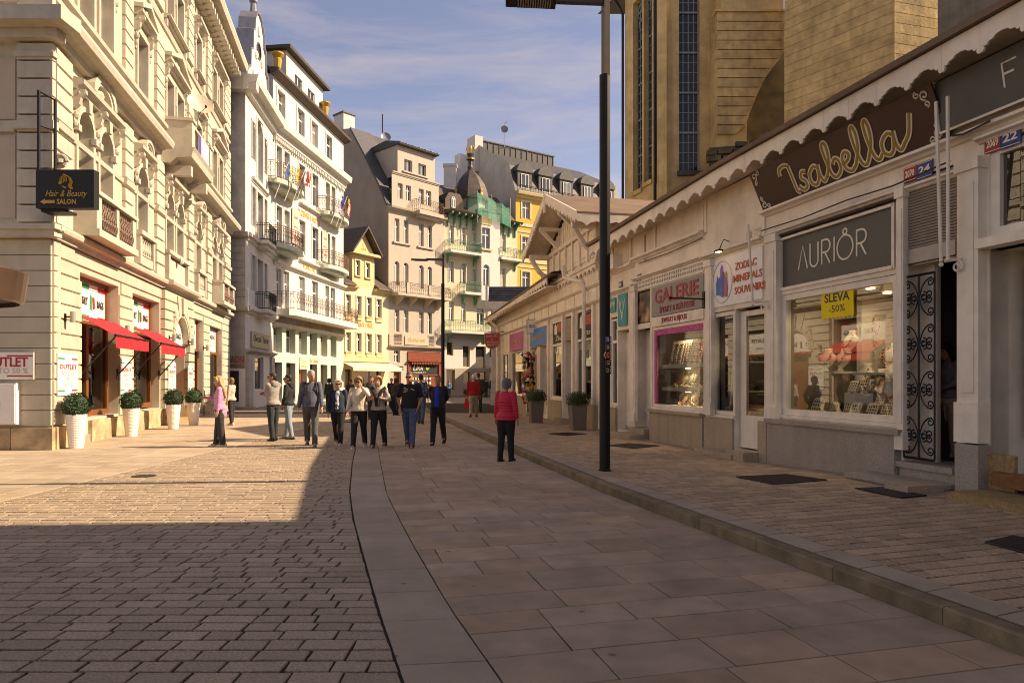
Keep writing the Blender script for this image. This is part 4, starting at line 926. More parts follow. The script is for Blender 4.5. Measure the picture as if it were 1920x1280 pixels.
# its shop: corner pillar, window, door in the side wall
N1.box(.12, -.18, 0, 1.0, .25, 3.0, 'stone_pillar', 'grey_plaster'); N1.box(N1.len - .9, -.15, 0, N1.len - .1, .2, 3.0, 'stone_pillar', 'grey_plaster')
f = window(N1.t, *shopw[0], .2, style='none', pm='pane_dark')
b = MB()
for i in range(5):
    for j in range(4): b.box(shopw[0][0] + .25 + j * .5, .1, 1.15 + i * .36, shopw[0][0] + .55 + j * .5, .15, 1.35 + i * .36)
b.build('display_goods', M['amber'], f)
fa = thing('shop_sign', 'grey sign with red letters faon above the side door of the gabled house', 'sign', (*N1.F.w(0, 0), 0), N1.F.ang)
def on_side(px0, px1, py0, py1):                     # extents on the side wall, measured back from the corner
    a = []
    for px in (px0, px1):
        k = (px - CX) / FPX; o, n = N1.F.o, N1.F.n; a.append((k * o.y - o.x) / (n.x - k * n.y))
    return a[1], a[0], zat(py1, 38.3), zat(py0, 38.3)
y0, y1, z0, z1 = on_side(427, 459.5, 667, 688)
b = MB(); b.box(-.08, y0, z0, -.02, y1, z1); b.build('board', M['grey_sign'], fa)
text('FAON', .5, M['text_red'], fa, -.09, (z0 + z1) / 2 + .08, (y0 + y1) / 2, width=.8, rz=rad(-90)); text('COSMETICS', .14, M['text_red'], fa, -.09, z0 + .08, (y0 + y1) / 2, width=.7, rz=rad(-90))
y0, y1, z0, z1 = on_side(429, 459, 691, 762)
b = MB(); b.box(-.05, y0, 0.02, 0, y0 + .3, z1); b.box(-.05, y1 - .05, .02, 0, y1, z1); b.box(-.05, y0 + .3, z1 - .12, 0, y1 - .05, z1); b.box(-.04, y0 + .3, .05, 0, y1 - .05, .4); f = b.build('shop_door', M['frame_white'], N1.t)
b = MB(); b.box(-.03, y0 + .3, .4, -.01, y1 - .05, z1 - .12); b.build('pane', M['pane_dark'], f)
N1.box(-.6, y0 - .6, 0, 0, y1 + 1, .14, 'entrance_step', 'granite')
x0, x1 = N1.cols((469.5, 503))[0]; z0, z1 = 3.55, 4.35
bs = thing('shop_sign', 'beige wooden sign with thin lettering on the blank wall of the gabled house', 'sign', (*N1.F.w(x0, -.09), z0), N1.F.ang)
b = MB(); b.box(0, 0, 0, x1 - x0, .08, z1 - z0); b.box(-.04, -.02, -.08, x1 - x0 + .04, .08, 0); b.build('board', M['beige_sign'], bs); text('Obecuti i Tabear', .55, M['text_dark'], bs, (x1 - x0) / 2, .42, -.006, width=(x1 - x0) * .85)
# --- pale hotel with curved balconies
H2 = House('hotel', 'tall pale hotel with curved balconies, flags and a long iron balcony', kpt(512, 44.4), kpt(644, 57.0), 10)
lp, si, rp = H2.cols((517.5, 527.5), (532, 542)), H2.cols((560, 571.5), (584.5, 596)), H2.cols((610, 617.5), (620.5, 628))
f5 = H2.cols((519.5, 534), (557, 570), (583, 595), (611, 622)); g6 = H2.cols((512.5, 529), (536.6, 554), (560.6, 575.5), (581, 595), (601, 614), (619.7, 631))
h5 = [(*c, 18.6, 20.5) for c in f5]; h4 = [(*c, 14.25, 16.8) for c in lp + rp] + [(*c, 14.4, 16.7) for c in si]; h3 = [(*c, 10.25, 12.9) for c in lp + rp] + [(*c, 10.5, 12.8) for c in si]; h2 = [(*c, 6.35, 8.85) for c in lp + si + rp]
hg = [(*c, 3.4, 5.05) for c in g6]; h0 = [(*c, .12, 2.75) for c in g6]
H2.wall(6.1, 21.2, h5 + h4 + h3 + h2, 'white'); H2.wall(0, 6.1, hg + h0, 'mint', dep=.5)
H2.wins(h5 + h4 + h3 + h2, .24); H2.frames(h5 + h4 + h3, 'white', .14)
for i, h in enumerate(hg): w = h[1] - h[0]; window(H2.t, h[0] + .02, h[1] - .02, h[2] + .02, h[3] - .02, .45)
for i, h in enumerate(h0):
    if i == 2: b = MB(); b.box(h[0] + .02, .4, .12, h[1] - .02, .48, 2.7); H2.box(h[0], .3, .12, h[0] + .15, .5, 2.7, 'door_post', 'wood_brown'); b.build('door', M['wood_brown'], H2.t)
    else: window(H2.t, h[0] + .02, h[1] - .02, h[2] + .02, h[3] - .02, .45, style='none', fm='wood_brown', pm='pane_dark')
H2.cornice(17.2, 18.15, .75, 'white'); H2.cornice(9.0, 9.3, .35, 'white'); H2.cornice(13.75, 13.98, .3, 'white', H2.F.x(560), H2.F.x(602)); H2.cornice(9.8, 10.05, .3, 'white', H2.F.x(560), H2.F.x(602)); H2.cornice(5.08, 5.3, .25, 'white')
b = MB(); b.box(0, -.22, 0, .15, 0, .22); DEN = b.mesh('dentil', M['white'])
for i in range(int(H2.len / .3)): put('dentil', DEN, H2.t, (i * .3, 0, 17.0))
H2.run([(0, 21.05), (.2, 21.08), (.55, 21.25), (.58, 21.4), (0, 21.5)], -.4, H2.len + .3, 'tile_roof', 'roof_edge'); H2.body(21.2, 'white')
b = MB(); b.prism([(.05, 21.5), (2.6, 23.6), (9, 23.6), (10, 21.5)], 0, H2.len, 'x'); b.build('roof', M['tile_roof'], H2.t)
ax0, ax1 = H2.F.x(537, .35), H2.F.x(605, .35); ah = [(*[H2.F.x(q, .35) for q in (553, 567)], 21.75, 23.0), (*[H2.F.x(q, .35) for q in (577, 590)], 21.75, 22.95)]
b = MB(); b.wall(ax0, ax1, 21.4, 24.0, ah, .35, .2); b.poly([(ax0, .35, 21.4), (ax0, 7, 21.4), (ax0, 7, 24), (ax0, .35, 24)]); b.poly([(ax1, .35, 21.4), (ax1, 7, 21.4), (ax1, 7, 24), (ax1, .35, 24)]); b.build('attic_wall', M['white'], H2.t)
H2.wins(ah, .5, 'two'); H2.box(ax0 - .4, -.1, 24.0, ax1 + .4, 7.2, 24.22, 'attic_roof', 'tile_roof'); b = MB(); b.prism([(ax0 + 1.6, 24.22), (ax1 - 1.2, 24.22), (ax1 - 2.2, 25.0), (ax0 + 2.4, 25.0)], .6, 1.0); b.build('roof_pediment', M['white'], H2.t)
ur = MB(); ur.lathe([(.2, 0), (.12, .12), (.24, .5), (.3, 1.1), (.26, 1.2), (.46, 1.5), (.46, 1.6), (.1, 1.62)], 12); UR = ur.mesh('roof_urn', M['gold'])
for px in (521, 610): put('roof_urn', UR, H2.t, (H2.F.x(px), .0, 21.45)).scale = (.85, .85, .85)
for z in (14.2, 10.2):
    for a, c in ((505.5, 560), (604, 645)):
        x0, x1 = H2.F.x(a, -.4), H2.F.x(c, -.4); p = bow(x0, x1, 1.25); slab_balcony(H2, p, z, .28, 'mint'); railing(H2.t, [q for q in p], z, z + 1.05)
p = [(-.1, 0), (-.05, -1.1), (.6, -1.35), (H2.len - .3, -1.35), (H2.len + .35, -1.0), (H2.len + .4, 0)]
b = MB(); b.prism(p, 5.75, 6.15, 'z'); b.build('long_balcony', M['white'], H2.t); railing(H2.t, p, 6.15, 7.25, step=.3)
H2.box(0, -.1, 5.3, H2.len, 0, 5.74, 'frieze', 'grey_plaster')
text('GRANDHOTEL RESTAURANT', .34, M['brass'], H2.t, H2.len * .55, 5.52, -.12, width=H2.len * .5)
text('PLZEŇSKÝ HOTEL', .6, M['brass'], H2.t, (H2.F.x(558) + H2.F.x(601)) / 2, 13.3, -.03, width=H2.F.x(600) - H2.F.x(559)); text('PURKYNĚ', .6, M['brass'], H2.t, (H2.F.x(568) + H2.F.x(591)) / 2, 9.66, -.03, width=H2.F.x(591) - H2.F.x(569))
pnk = flat('faded_pink_banner', (.62, .45, .38))
for px, z0, z1, l_ in ((545.5, 10.9, 13.3, 'faded pink banner on the hotel front left of the middle windows'), (602, 10.6, 12.9, 'faded pink banner on the hotel front right of the middle windows')):
    x = H2.F.x(px); t = thing('banner', l_, 'banner', (*H2.F.w(x, -.1), z0), H2.F.ang); b = MB(); b.box(0, 0, 0, 1.1, .03, z1 - z0); b.build('cloth', pnk, t)
    for i in range(3): text(('LÁZNĚ', 'SPA', 'WELLNESS')[i], .2, M['crimson'], t, .55, (z1 - z0) * (.75 - .27 * i), -.004, width=.6)
for a, c, m, l_ in ((562, 579, 'white_sign', 'cream name board above the hotel door'),):
    x0, x1 = H2.F.x(561), H2.F.x(579); t = thing('shop_sign', 'cream board with gold print beside the hotel entrance', 'sign', (*H2.F.w(x0, -.05), 2.35), H2.F.ang); b = MB(); b.box(0, 0, 0, 1.2, .04, .85); b.build('board', M['cream_cloth'], t); text('Café', .3, M['brass'], t, .6, .55, -.005, width=.8); text('restaurant', .2, M['brass'], t, .6, .22, -.005, width=.8)
text('Vier Löwen', .42, M['brass'], H2.t, H2.F.x(588), 2.98, -.02, width=1.5, shear=.2)
FL = [(541, 311, 'blue over yellow flag on the upper left hotel balcony', ((.02, .09, .4), (.75, .5, .03))), (559, 318, 'yellow, green and red flag on the upper left hotel balcony', ((.7, .45, .02), (.02, .22, .06), (.45, .02, .02))), (573, 322, 'white, blue and red flag on the upper left hotel balcony', ((.7, .68, .65), (.03, .05, .3), (.45, .02, .03))), (578, 325, 'multicoloured flag at the right end of the upper left hotel balcony', ((.45, .03, .03), (.7, .5, .05), (.15, .1, .35))), (641, 370, 'dark blue flag on the upper right hotel balcony', ((.02, .03, .2), (.02, .03, .2))), (651, 374, 'black, red and gold flag on the upper right hotel balcony', ((.03, .02, .02), (.45, .03, .02), (.7, .4, .02))), (654, 384, 'white and red flag at the outer end of the upper right hotel balcony', ((.6, .58, .6), (.4, .03, .05)))]
for px, py, l_, cs in FL:
    x = H2.F.x(px, -1.7); d = H2.F.d(x, -1.7); z = zat(py, d); t = thing('flag', l_, 'flag', (*H2.F.w(x, -1.7), z), H2.F.ang, 'flags on the hotel balconies'); t.scale = (.8, .8, .8)
    b = MB(); b.tube([(-.5, .9, -2.6), (0, 0, .3)], .03, 5); b.build('pole', M['frame_white'], t); n = len(cs)
    for i, cc in enumerate(cs):
        b = MB(); w = .52 / n; x0 = .02 + i * w
        for k in range(4): z0, z1 = .2 - k * .33, .2 - (k + 1) * .33; f = lambda q: .08 * math.sin(q * 2.2 + i); b.poly([(x0 + f(k) - .07 * k, .02 + f(k + 1), z0), (x0 + w + f(k) - .07 * k, -.03 + f(k), z0 - .06), (x0 + w + f(k + 1) - .07 * (k + 1), -.03 + f(k + 1), z1 - .06), (x0 + f(k + 1) - .07 * (k + 1), .02 + f(k + 2), z1)])
        key = 'flag_%d_%d_%d' % tuple(int(q * 99) for q in cc)
        M.setdefault(key, flat('flag_cloth', cc, .8)); b.build('cloth_band', M[key], t)
# --- small yellow house
Y3 = House('yellow_house', 'small yellow house with a pointed dormer gable and cream shop awning', kpt(638.5, 57.4), kpt(728.5, 62.5), 9)
cl = Y3.cols((647.8, 657.6), (667.7, 677.3), (686.7, 696.5), (705.3, 715)); h3 = [(*c, 7.1, 8.75) for c in cl]; h2 = [(*c, 4.0, 5.6) for c in cl]
x0, x1 = Y3.F.x(660.5), Y3.F.x(702); hd = [(Y3.F.x(666.5), Y3.F.x(675), 10.5, 11.8), (Y3.F.x(685), Y3.F.x(693.5), 10.45, 11.75)]; h0 = [(Y3.F.x(647), Y3.F.x(660), .1, 2.5), (Y3.F.x(678), Y3.F.x(714), .3, 2.5)]
Y3.wall(0, 9.6, h3 + h2 + h0, 'pale_yellow'); b = MB(); b.wall(x0, x1, 9.6, 12.5, hd, 0, .3); c = (x0 + x1) / 2; b.poly([(x0, 0, 12.5), (x1, 0, 12.5), (c, 0, 14.4)]); b.poly([(x0, 0, 9.6), (x0, 6, 9.6), (x0, 6, 12.5), (x0, 0, 12.5)]); b.poly([(x1, 0, 9.6), (x1, 6, 9.6), (x1, 6, 12.5), (x1, 0, 12.5)]); b.build('dormer_wall', M['yellow'], Y3.t)
Y3.wins(h3 + h2 + hd, .22, sill='yellow'); Y3.frames(h3 + h2 + hd, 'pale_yellow', .12)
for h in h0: window(Y3.t, h[0], h[1], h[2], h[3], .3, style='two', fm='wood_brown', pm='pane_dark')
b = MB(); e = .45
for sgn, xe in ((-1, x0 - e), (1, x1 + e)): b.prism([(xe, 12.3), (c, 14.6), (c, 14.8), (xe, 12.52)], -.6, 6.5)
b.build('dormer_roof', M['tile_roof'], Y3.t)
b = MB(); b.prism([(x0 - e, 12.28), (x1 + e, 12.28), (x1 + e * .5, 12.5), (x0 - e * .5, 12.5)], -.5, 0); b.prism([(c - .15, 13.2), (c, 13.0), (c + .15, 13.2), (c, 13.5)], -.03, .0); b.build('gable_moulding', M['yellow'], Y3.t); text('1797', .32, M['brass'], Y3.t, c, 12.8, -.03)
for a, d_ in ((-.05, x0), (x1, Y3.len + .05)): b = MB(); b.prism([(-.55, 9.5), (-.5, 9.65), (0, 9.95), (4.5, 13.2), (9, 9.6)], a, d_, 'x'); b.build('roof', M['tile_roof'], Y3.t)
Y3.cornice(9.2, 9.55, .4, 'yellow', -.02, x0 + .5, 'eaves'); Y3.cornice(9.2, 9.55, .4, 'yellow', x1 - .1, Y3.len + .02, 'eaves'); Y3.box(0, -.06, 3.3, Y3.len, 0, 3.75, 'frieze', 'yellow'); Y3.cornice(3.02, 3.28, .3, 'pale_yellow'); Y3.body(9.5, 'yellow')
for h in h3 + h2: b = MB(); b.box(h[0] - .05, -.09, h[2] - .42, h[1] + .05, 0, h[2] - .14); b.build('apron_ornament', M['gold_paint'], Y3.t) if False else b.build('apron_ornament', M['yellow'], Y3.t)
text('ČERNÝ OREL', .55, M['brass'], Y3.t, Y3.F.x(682), 6.3, -.02, width=Y3.F.x(700) - Y3.F.x(665))
b = MB(); b.v += [(.1, -.02, 3.1), (Y3.len - .1, -.02, 3.1), (Y3.len + .1, -1.5, 2.62), (-.1, -1.5, 2.62), (.1, -.02, 3.12), (Y3.len - .1, -.02, 3.12), (Y3.len + .1, -1.5, 2.64), (-.1, -1.5, 2.64), (Y3.len + .1, -1.52, 2.35), (-.1, -1.52, 2.35)]; b._f([(0, 1, 2, 3), (4, 5, 6, 7), (3, 2, 8, 9), (1, 2, 6, 5), (0, 3, 7, 4)])
aw = thing('awning', 'long cream awning over the yellow house shop front', 'awning', (*Y3.F.o, 0), Y3.F.ang); b.build('cloth', M['cream_cloth'], aw); b = MB(); b.tube([(-.1, -1.5, 2.63), (Y3.len + .1, -1.5, 2.63)], .03, 5); b.build('front_bar', M['frame_white'], aw); text('café bar', .16, M['text_grey'], aw, 1.2, 2.48, -1.53, width=1.2)
for px in (668, 673): Y3.box(Y3.F.x(px) - .1, -.05, 1.3, Y3.F.x(px) + .1, 0, 1.75, 'menu_case', 'wood_brown')
# --- grey-beige house with attic and side gable
G4 = House('beige_house', 'beige house with stepped attic, plain side gable and red shop front', kpt(728.5, 62.5), kpt(833, 67.6), 12)
cl = G4.cols((740, 749), (757, 766), (785.5, 794.5), (802, 810)); hc = [(*c, 14.2, 16.3) for c in cl]; hd = [(*c, 10.2, 12.4, True) for c in cl]; he = [(*c, 6.0, 8.0) for c in cl]; hw = [(G4.F.x(739), G4.F.x(750), 3.2, 4.3), (G4.F.x(738), G4.F.x(752), .05, 2.3)]; hr = [(G4.F.x(764), G4.F.x(826), .05, 4.25)]
G4.wall(0, 17.2, hc + hd + he + hw + hr, 'taupe', dep=.35); G4.wins(hc + hd + he + hw[:1], .26, sill=None); G4.box(hw[1][0], .3, .05, hw[1][1], .36, 2.3, 'door', 'wood_brown')
for h in (hc[0], hc[2]): G4.box(h[0] - .2, -.15, 14.02, h[0] + (hc[1][1] - hc[0][0]) + .2, 0, 14.18, 'window_sill', 'taupe')
bx0, bx1 = G4.F.x(735), G4.F.x(823); hb = [(G4.F.x(a), G4.F.x(c_), 18.2, 19.6) for a, c_ in ((746, 755.5), (761.5, 771), (785.5, 795), (799.5, 809))]
b = MB(); b.wall(bx0, bx1, 17.2, 20.5, hb, .03, .3); b.build('attic_wall', M['taupe'], G4.t); G4.wins(hb, .28)
tx0, tx1 = G4.F.x(745.5, .35), G4.F.x(815.5, .35); ht = [(G4.F.x(758, .35), G4.F.x(773, .35), 21.0, 22.1), (G4.F.x(784.5, .35), G4.F.x(799, .35), 21.0, 22.1)]
b = MB(); b.wall(tx0, tx1, 20.4, 23.2, ht, .35, .3); b.poly([(tx0, .35, 20.4), (tx0, 5, 20.4), (tx0, 5, 23.2), (tx0, .35, 23.2)]); b.build('attic_wall', M['taupe'], G4.t); G4.wins(ht, .6, 'two'); G4.box(ht[0][0] - .2, .22, 20.84, ht[1][1] + .2, .35, 20.98, 'window_sill', 'taupe')
b = MB(); b.prism([(-.1, 23.2), (-.15, 23.35), (2, 23.9), (5, 23.6), (5, 23.2)], tx0 - .15, tx1 + .15, 'x'); b.build('attic_roof', M['metal_roof'], G4.t); G4.cornice(20.3, 20.55, .12, 'taupe', bx0, bx1); G4.cornice(16.9, 17.3, .5, 'taupe', 0, G4.len, 'cornice')
for k in range(7): x = tx0 + k * (tx1 - tx0) / 6; b = MB(); b.prism([(-.15, 23.34), (-.15, 23.42), (2, 23.97), (2, 23.88)], x - .03, x + .03, 'x'); b.build('roof_seam', M['zinc'], G4.t)
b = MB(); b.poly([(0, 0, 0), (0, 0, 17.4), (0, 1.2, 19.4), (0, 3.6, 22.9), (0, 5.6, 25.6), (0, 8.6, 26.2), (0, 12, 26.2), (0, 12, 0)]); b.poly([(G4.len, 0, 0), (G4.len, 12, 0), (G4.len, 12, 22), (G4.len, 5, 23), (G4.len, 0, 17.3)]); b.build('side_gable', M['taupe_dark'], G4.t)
b = MB(); P = [(0.1, 17.5), (1.25, 19.5), (3.65, 23.0), (5.65, 25.7)]
for (y0, z0), (y1, z1) in zip(P, P[1:]): b.prism([(y0, z0), (y1, z1), (y1 + .15, z1 - .1), (y0 + .15, z0 - .1)], -.12, G4.len * .35 if y0 > 1 else 1.0, 'x')
b.prism([(5.65, 25.6), (7.5, 24.4), (7.5, 22)], .1, G4.len, 'x'); b.build('roof', M['slate'], G4.t)
b = MB(); b.prism([(3.7, 23.0), (5.65, 25.6), (5.7, 25.3), (5.2, 23.0)], 0.3, G4.len - .3, 'x'); b.build('roof', M['metal_roof'], G4.t)
G4.box(.2, 7.2, 25.5, 1.5, 8.8, 27.6, 'chimney', 'white'); G4.box(.1, 7.1, 27.6, 1.6, 8.9, 27.75, 'chimney_cap', 'slate')
bm = [(bx0 + (bx1 - bx0) * .42, 0), (bx0 + (bx1 - bx0) * .44, -.9), (bx1 - .15, -.9), (bx1, 0)]; slab_balcony(G4, bm, 17.35, .35, 'taupe'); railing(G4.t, bm, 17.4, 18.4, step=.25)
bd = [(.15, 0), (.2, -1.15), (G4.len - .2, -1.15), (G4.len - .1, 0)]; b = MB(); b.prism(bd, 9.2, 9.45, 'z'); b.build('balcony', M['taupe'], G4.t); railing(G4.t, bd, 9.45, 10.4, step=.25)
for x in (.9, G4.len * .36, G4.len * .64, G4.len - .9): b = MB(); b.prism([(0, 8.3), (-.2, 8.5), (-1.0, 9.05), (-1.05, 9.2), (0, 9.2)], x - .12, x + .12, 'x'); b.build('console', M['taupe'], G4.t)
for x in (1.3, G4.len * .58): G4.box(x - .15, -1.2, 9.45, x + .15, -1.0, 10.4, 'balcony_post', 'taupe')
G4.cornice(4.45, 4.75, .35, 'taupe'); G4.box(0, -.12, 4.75, G4.len, 0, 5.75, 'frieze', 'taupe'); G4.box(G4.F.x(757), -.2, 4.85, G4.F.x(801), -.12, 5.65, 'name_panel', 'cream_dim'); text('TŘI PRSTENY', .45, M['brass'], G4.t, G4.F.x(779), 5.25, -.21, width=G4.F.x(796) - G4.F.x(762))
for h in (he[0], he[3]): railing(G4.t, [(h[0] - .15, -.16), (h[1] + .15, -.16)], 4.85, 5.75, step=.15)
ls = thing('market_facade', 'red wooden shop front of a market under the beige house', 'shop front', (*G4.F.w(hr[0][0], -.1), 0), G4.F.ang); w = hr[0][1] - hr[0][0]
RW = mat('red_shop_wood', (.22, .045, .02), .5, .12, 3, .05, 50)
b = MB(); b.box(0, 0, 0, .3, .3, 4.2); b.box(w - .3, 0, 0, w, .3, 4.2); b.box(.3, 0, 3.45, w - .3, .3, 4.2); b.box(-.05, -.25, 3.3, w + .05, 0, 3.42); b.build('frame', RW, ls); b = MB()
for i in range(18): b.box(.3 + i * (w - .6) / 18, -.2, 3.05, .3 + (i + .6) * (w - .6) / 18, 0, 3.3)
b.build('dentils', RW, ls); b = MB(); b.box(.3, .1, 2.1, w - .3, .16, 3.05); b.build('fascia', M['black'], ls); b = MB(); b.box(.3, .12, 0, w * .62, .18, 2.05); b.build('pane', M['pane_dark'], ls); b = MB(); b.box(w * .66, .12, 0, w - .3, .2, 2.05); b.box(.3, .06, 2.02, w - .3, .2, 2.12); b.build('door', RW, ls)
text('Link', .7, M['ivory'], ls, w * .32, 2.72, .09, width=1.3, shear=.3); text('MARKET', .22, M['ivory'], ls, w * .36, 2.28, .09, width=1.5, space=1.4); b = MB(); b.prism([(w * .54, 2.62), (w * .6, 2.5), (w * .66, 2.78), (w * .59, 2.75), (w * .55, 2.85)], .085, .1); b.build('leaf_emblem', flat('lime', (.2, .5, .02)), ls)
b = MB()
for i in range(4):
    for j in range(7): b.box(.5 + j * .36, .05, .35 + i * .42, .7 + j * .36, .1, .58 + i * .42)
b.build('display_goods', M['shelf'], ls)
b = MB(); b.box(hw[1][0] - .15, -.14, 2.45, hw[1][1] + .15, -.02, 2.85); sgn = b.build('door_sign', M['black'], G4.t); text('KAVÁRNA BAR', .22, M['ivory'], sgn, (hw[1][0] + hw[1][1]) / 2, 2.65, -.145, width=1.0)
an = thing('roof_antenna', 'thin antenna mast with grey dish on the beige house roof', 'antenna', (*kpt(717, 70), 24.4)); b = MB(); b.tube([(0, 0, 0), (0, 0, 4.0)], .06, 5); b.build('mast', M['iron'], an); b = MB(); b.lathe([(.01, 0), (.3, .05), (.5, .16)], 14, cap=False); o = b.build('dish', M['zinc'], an, (.35, -.1, 1.6)); o.rotation_euler = (rad(75), 0, rad(20))
# --- pale yellow house with dome, oriel and green netting
D5 = House('domed_house', 'pale yellow house with a dark copper dome and green balconies', kpt(833, 67.6), kpt(970, 73.6), 10)
ox0, ox1 = D5.F.x(897), D5.F.x(930); la = D5.cols((842, 851), (865, 873.5), (887, 892)); ra = D5.cols((941, 948.5)); hA = [(*c, 15.0, 16.8) for c in la[:2] + ra] + [(*la[2], 15.1, 16.4)]; hB = [(*c, 11.2, 13.2) for c in la[:2] + ra] + [(*la[2], 11.4, 12.7)]; hC = [(*c, 7.4, 9.3) for c in la[:2]] + [(D5.F.x(894), D5.F.x(908), 7.2, 9.0)]
hG = [(D5.F.x(838), D5.F.x(850), 4.0, 5.3), (D5.F.x(868), D5.F.x(881), 2.9, 5.0), (D5.F.x(892), D5.F.x(911), 2.8, 5.0), (D5.F.x(918), D5.F.x(935), 2.8, 5.0)]; hS = [(D5.F.x(837), D5.F.x(853), .6, 2.6), (D5.F.x(869), D5.F.x(882), .1, 2.4), (D5.F.x(888), D5.F.x(912), .1, 2.4), (D5.F.x(918), D5.F.x(935), .1, 2.4)]
D5.wall(6.3, 17.9, hA + hB + hC, 'pale_yellow', name='upper_wall'); D5.wall(2.75, 6.3, hG, 'white', name='middle_wall'); D5.wall(0, 2.75, hS, 'granite', name='base_wall'); D5.wins(hA + hB + hC, .22, 'grid'); D5.frames(hA + hB, 'white', .1)
for h in hG + hS: window(D5.t, h[0], h[1], h[2], h[3], .25, style='none', fm='gold_paint', pm='pane_dark')
b = MB(); oh = [(D5.F.x(904, -.9), D5.F.x(919, -.9), 14.8, 16.9), (D5.F.x(906, -.9), D5.F.x(918, -.9), 11.0, 13.2, True)]; b.wall(ox0 - .3, ox1 - .2, 9.6, 18.6, oh, -.9, .25); b.poly([(ox0 - .3, -.9, 9.6), (ox0 - .3, 0, 9.6), (ox0 - .3, 0, 18.6), (ox0 - .3, -.9, 18.6)]); b.poly([(ox1 - .2, -.9, 9.6), (ox1 - .2, 0, 9.6), (ox1 - .2, 0, 18.6), (ox1 - .2, -.9, 18.6)]); b.prism([(-.9, 9.6), (0, 8.8), (0, 9.6)], ox0 - .3, ox1 - .2, 'x'); b.build('oriel', M['white'], D5.t); D5.wins(oh, -.68, 'cross')
D5.box(ox0 - .4, -1.0, 18.55, ox1 - .1, 0, 18.8, 'oriel_cornice', 'white'); D5.box(oh[0][0] - .2, -1.05, 14.6, oh[0][1] + .2, -.9, 14.78, 'window_sill', 'yellow'); D5.box(oh[0][0] - .1, -.96, 17.2, oh[0][1] + .1, -.9, 17.9, 'stucco_panel', 'yellow')
for a, c_ in ((0, ox0 - .3), (ox1 - .2, D5.len)):
    D5.run([(0, 17.75), (.9, 17.95), (1.0, 18.1), (0, 18.25)], a, c_, 'tile_roof', 'eaves')
    n = 5 if a == 0 else 4
    for k in range(n): x = a + (k + .5) * (c_ - a) / n; b = MB(); b.prism([(0, 16.6), (-.16, 16.7), (-.22, 17.3), (-.5, 17.65), (-.95, 17.78), (-.95, 17.95), (0, 17.95)], x - .07, x + .07, 'x'); b.build('green_bracket', M['green_iron'], D5.t)
def gbalc(x0, x1, z, out_, m='white'):
    p = [(x0, 0), (x0, -out_), (x1, -out_), (x1, 0)]; b = MB(); b.prism(p, z - .25, z, 'z'); b.build('balcony', M[m], D5.t); railing(D5.t, p, z, z + 1.0, 'green_iron', .2, .017)
    for x in (x0 + .3, x1 - .3): b = MB(); b.prism([(0, z - 1.2), (-.15, z - 1.0), (-.25, z - .6), (-out_ * .8, z - .32), (-out_ * .8, z - .25), (0, z - .25)], x - .06, x + .06, 'x'); b.build('green_bracket', M['green_iron'], D5.t)
gbalc(.05, ox0 - .35, 14.2, 1.1); gbalc(ox1 - .15, D5.len - .1, 14.2, 1.1); gbalc(D5.F.x(862), ox0 - .2, 10.3, .9); gbalc(.05, ox1 - 1.3, 6.4, 1.2)
b = MB(); b.prism([(0, 18.2), (3.5, 21.6), (9, 18.2)], 0, D5.len, 'x'); b.build('roof', M['tile_roof'], D5.t); D5.body(18.1, 'taupe')
dm = thing('x', None, None) if False else None
dx = D5.F.x(882, 1.6)
b = MB(); b.lathe([(1.5, 17.9), (1.5, 19.6), (1.6, 20.1)], 8, (dx, 1.6)); b.build('drum', M['white'], D5.t)
pf = [(1.95, 20.0), (1.9, 20.3), (1.75, 21.0), (1.45, 21.8), (1.0, 22.5), (.5, 23.0), (.3, 23.2)]; b = MB(); b.lathe(pf, 8, (dx, 1.6)); b.build('dome', M['copper'], D5.t)
b = MB(); b.lathe([(.25, 23.1), (.32, 23.5), (.22, 23.7), (.22, 24.2), (.42, 24.3), (.42, 24.45), (.25, 24.55), (.4, 24.9), (.1, 25.0)], 10, (dx, 1.6)); b.build('lantern', M['copper'], D5.t)
b = MB(); b.lathe([(.44, 24.3), (.44, 24.42)], 10, (dx, 1.6)); 
for a in range(6): q = a * math.pi / 3; b.tube([(dx + .3 * math.cos(q), 1.6 + .3 * math.sin(q), 24.9), (dx + .5 * math.cos(q), 1.6 + .5 * math.sin(q), 25.3), (dx + .34 * math.cos(q), 1.6 + .34 * math.sin(q), 25.7)], .06, 4)
for q in range(0, 8, 2): a = q * math.pi / 4; b.lathe([(.16, 20.2), (.2, 20.35), (.12, 20.6), (.18, 20.8), (.05, 21.0)], 7, (dx + 1.8 * math.cos(a), 1.6 + 1.8 * math.sin(a)))
b.build('gilded_ornament', M['gold'], D5.t)
b = MB(); n = 7
b2 = thing('scaffold_netting', 'green safety netting wrapped round the oriel top below the dome', 'netting', (*D5.F.o, 0), D5.F.ang); xs = [ox0 - 1.0 + k * (ox1 - ox0 + 2.0) / n for k in range(n + 1)]
for k in range(n):
    f = lambda j: -1.25 + .1 * math.sin(j * 2.1); zt = lambda j: 20.2 - .14 * j + .12 * math.sin(j * 2.9)
    b.poly([(xs[k], f(k), 18.0 - .1 * k), (xs[k + 1], f(k + 1), 18.0 - .1 * (k + 1)), (xs[k + 1], f(k + 1) + .1, zt(k + 1)), (xs[k], f(k) + .1, zt(k))])
b.poly([(xs[0], f(0), 18), (xs[0], .8, 18.2), (xs[0], .9, 20.2), (xs[0], f(0) + .1, zt(0))]); b.poly([(xs[n], f(n), 17.3), (xs[n], .8, 17.3), (xs[n], .9, zt(n)), (xs[n], f(n) + .1, zt(n))]); b.build('net', M['net'], b2)
b = MB()
for x in (xs[0], xs[3], xs[7]): b.tube([(x, -1.12, 17.2), (x, -1.12, 20.3)], .03, 5)
b.tube([(xs[0], -1.12, 19.2), (xs[7], -1.12, 18.6)], .03, 5); b.build('scaffold_pole', M['grey_metal'], b2)
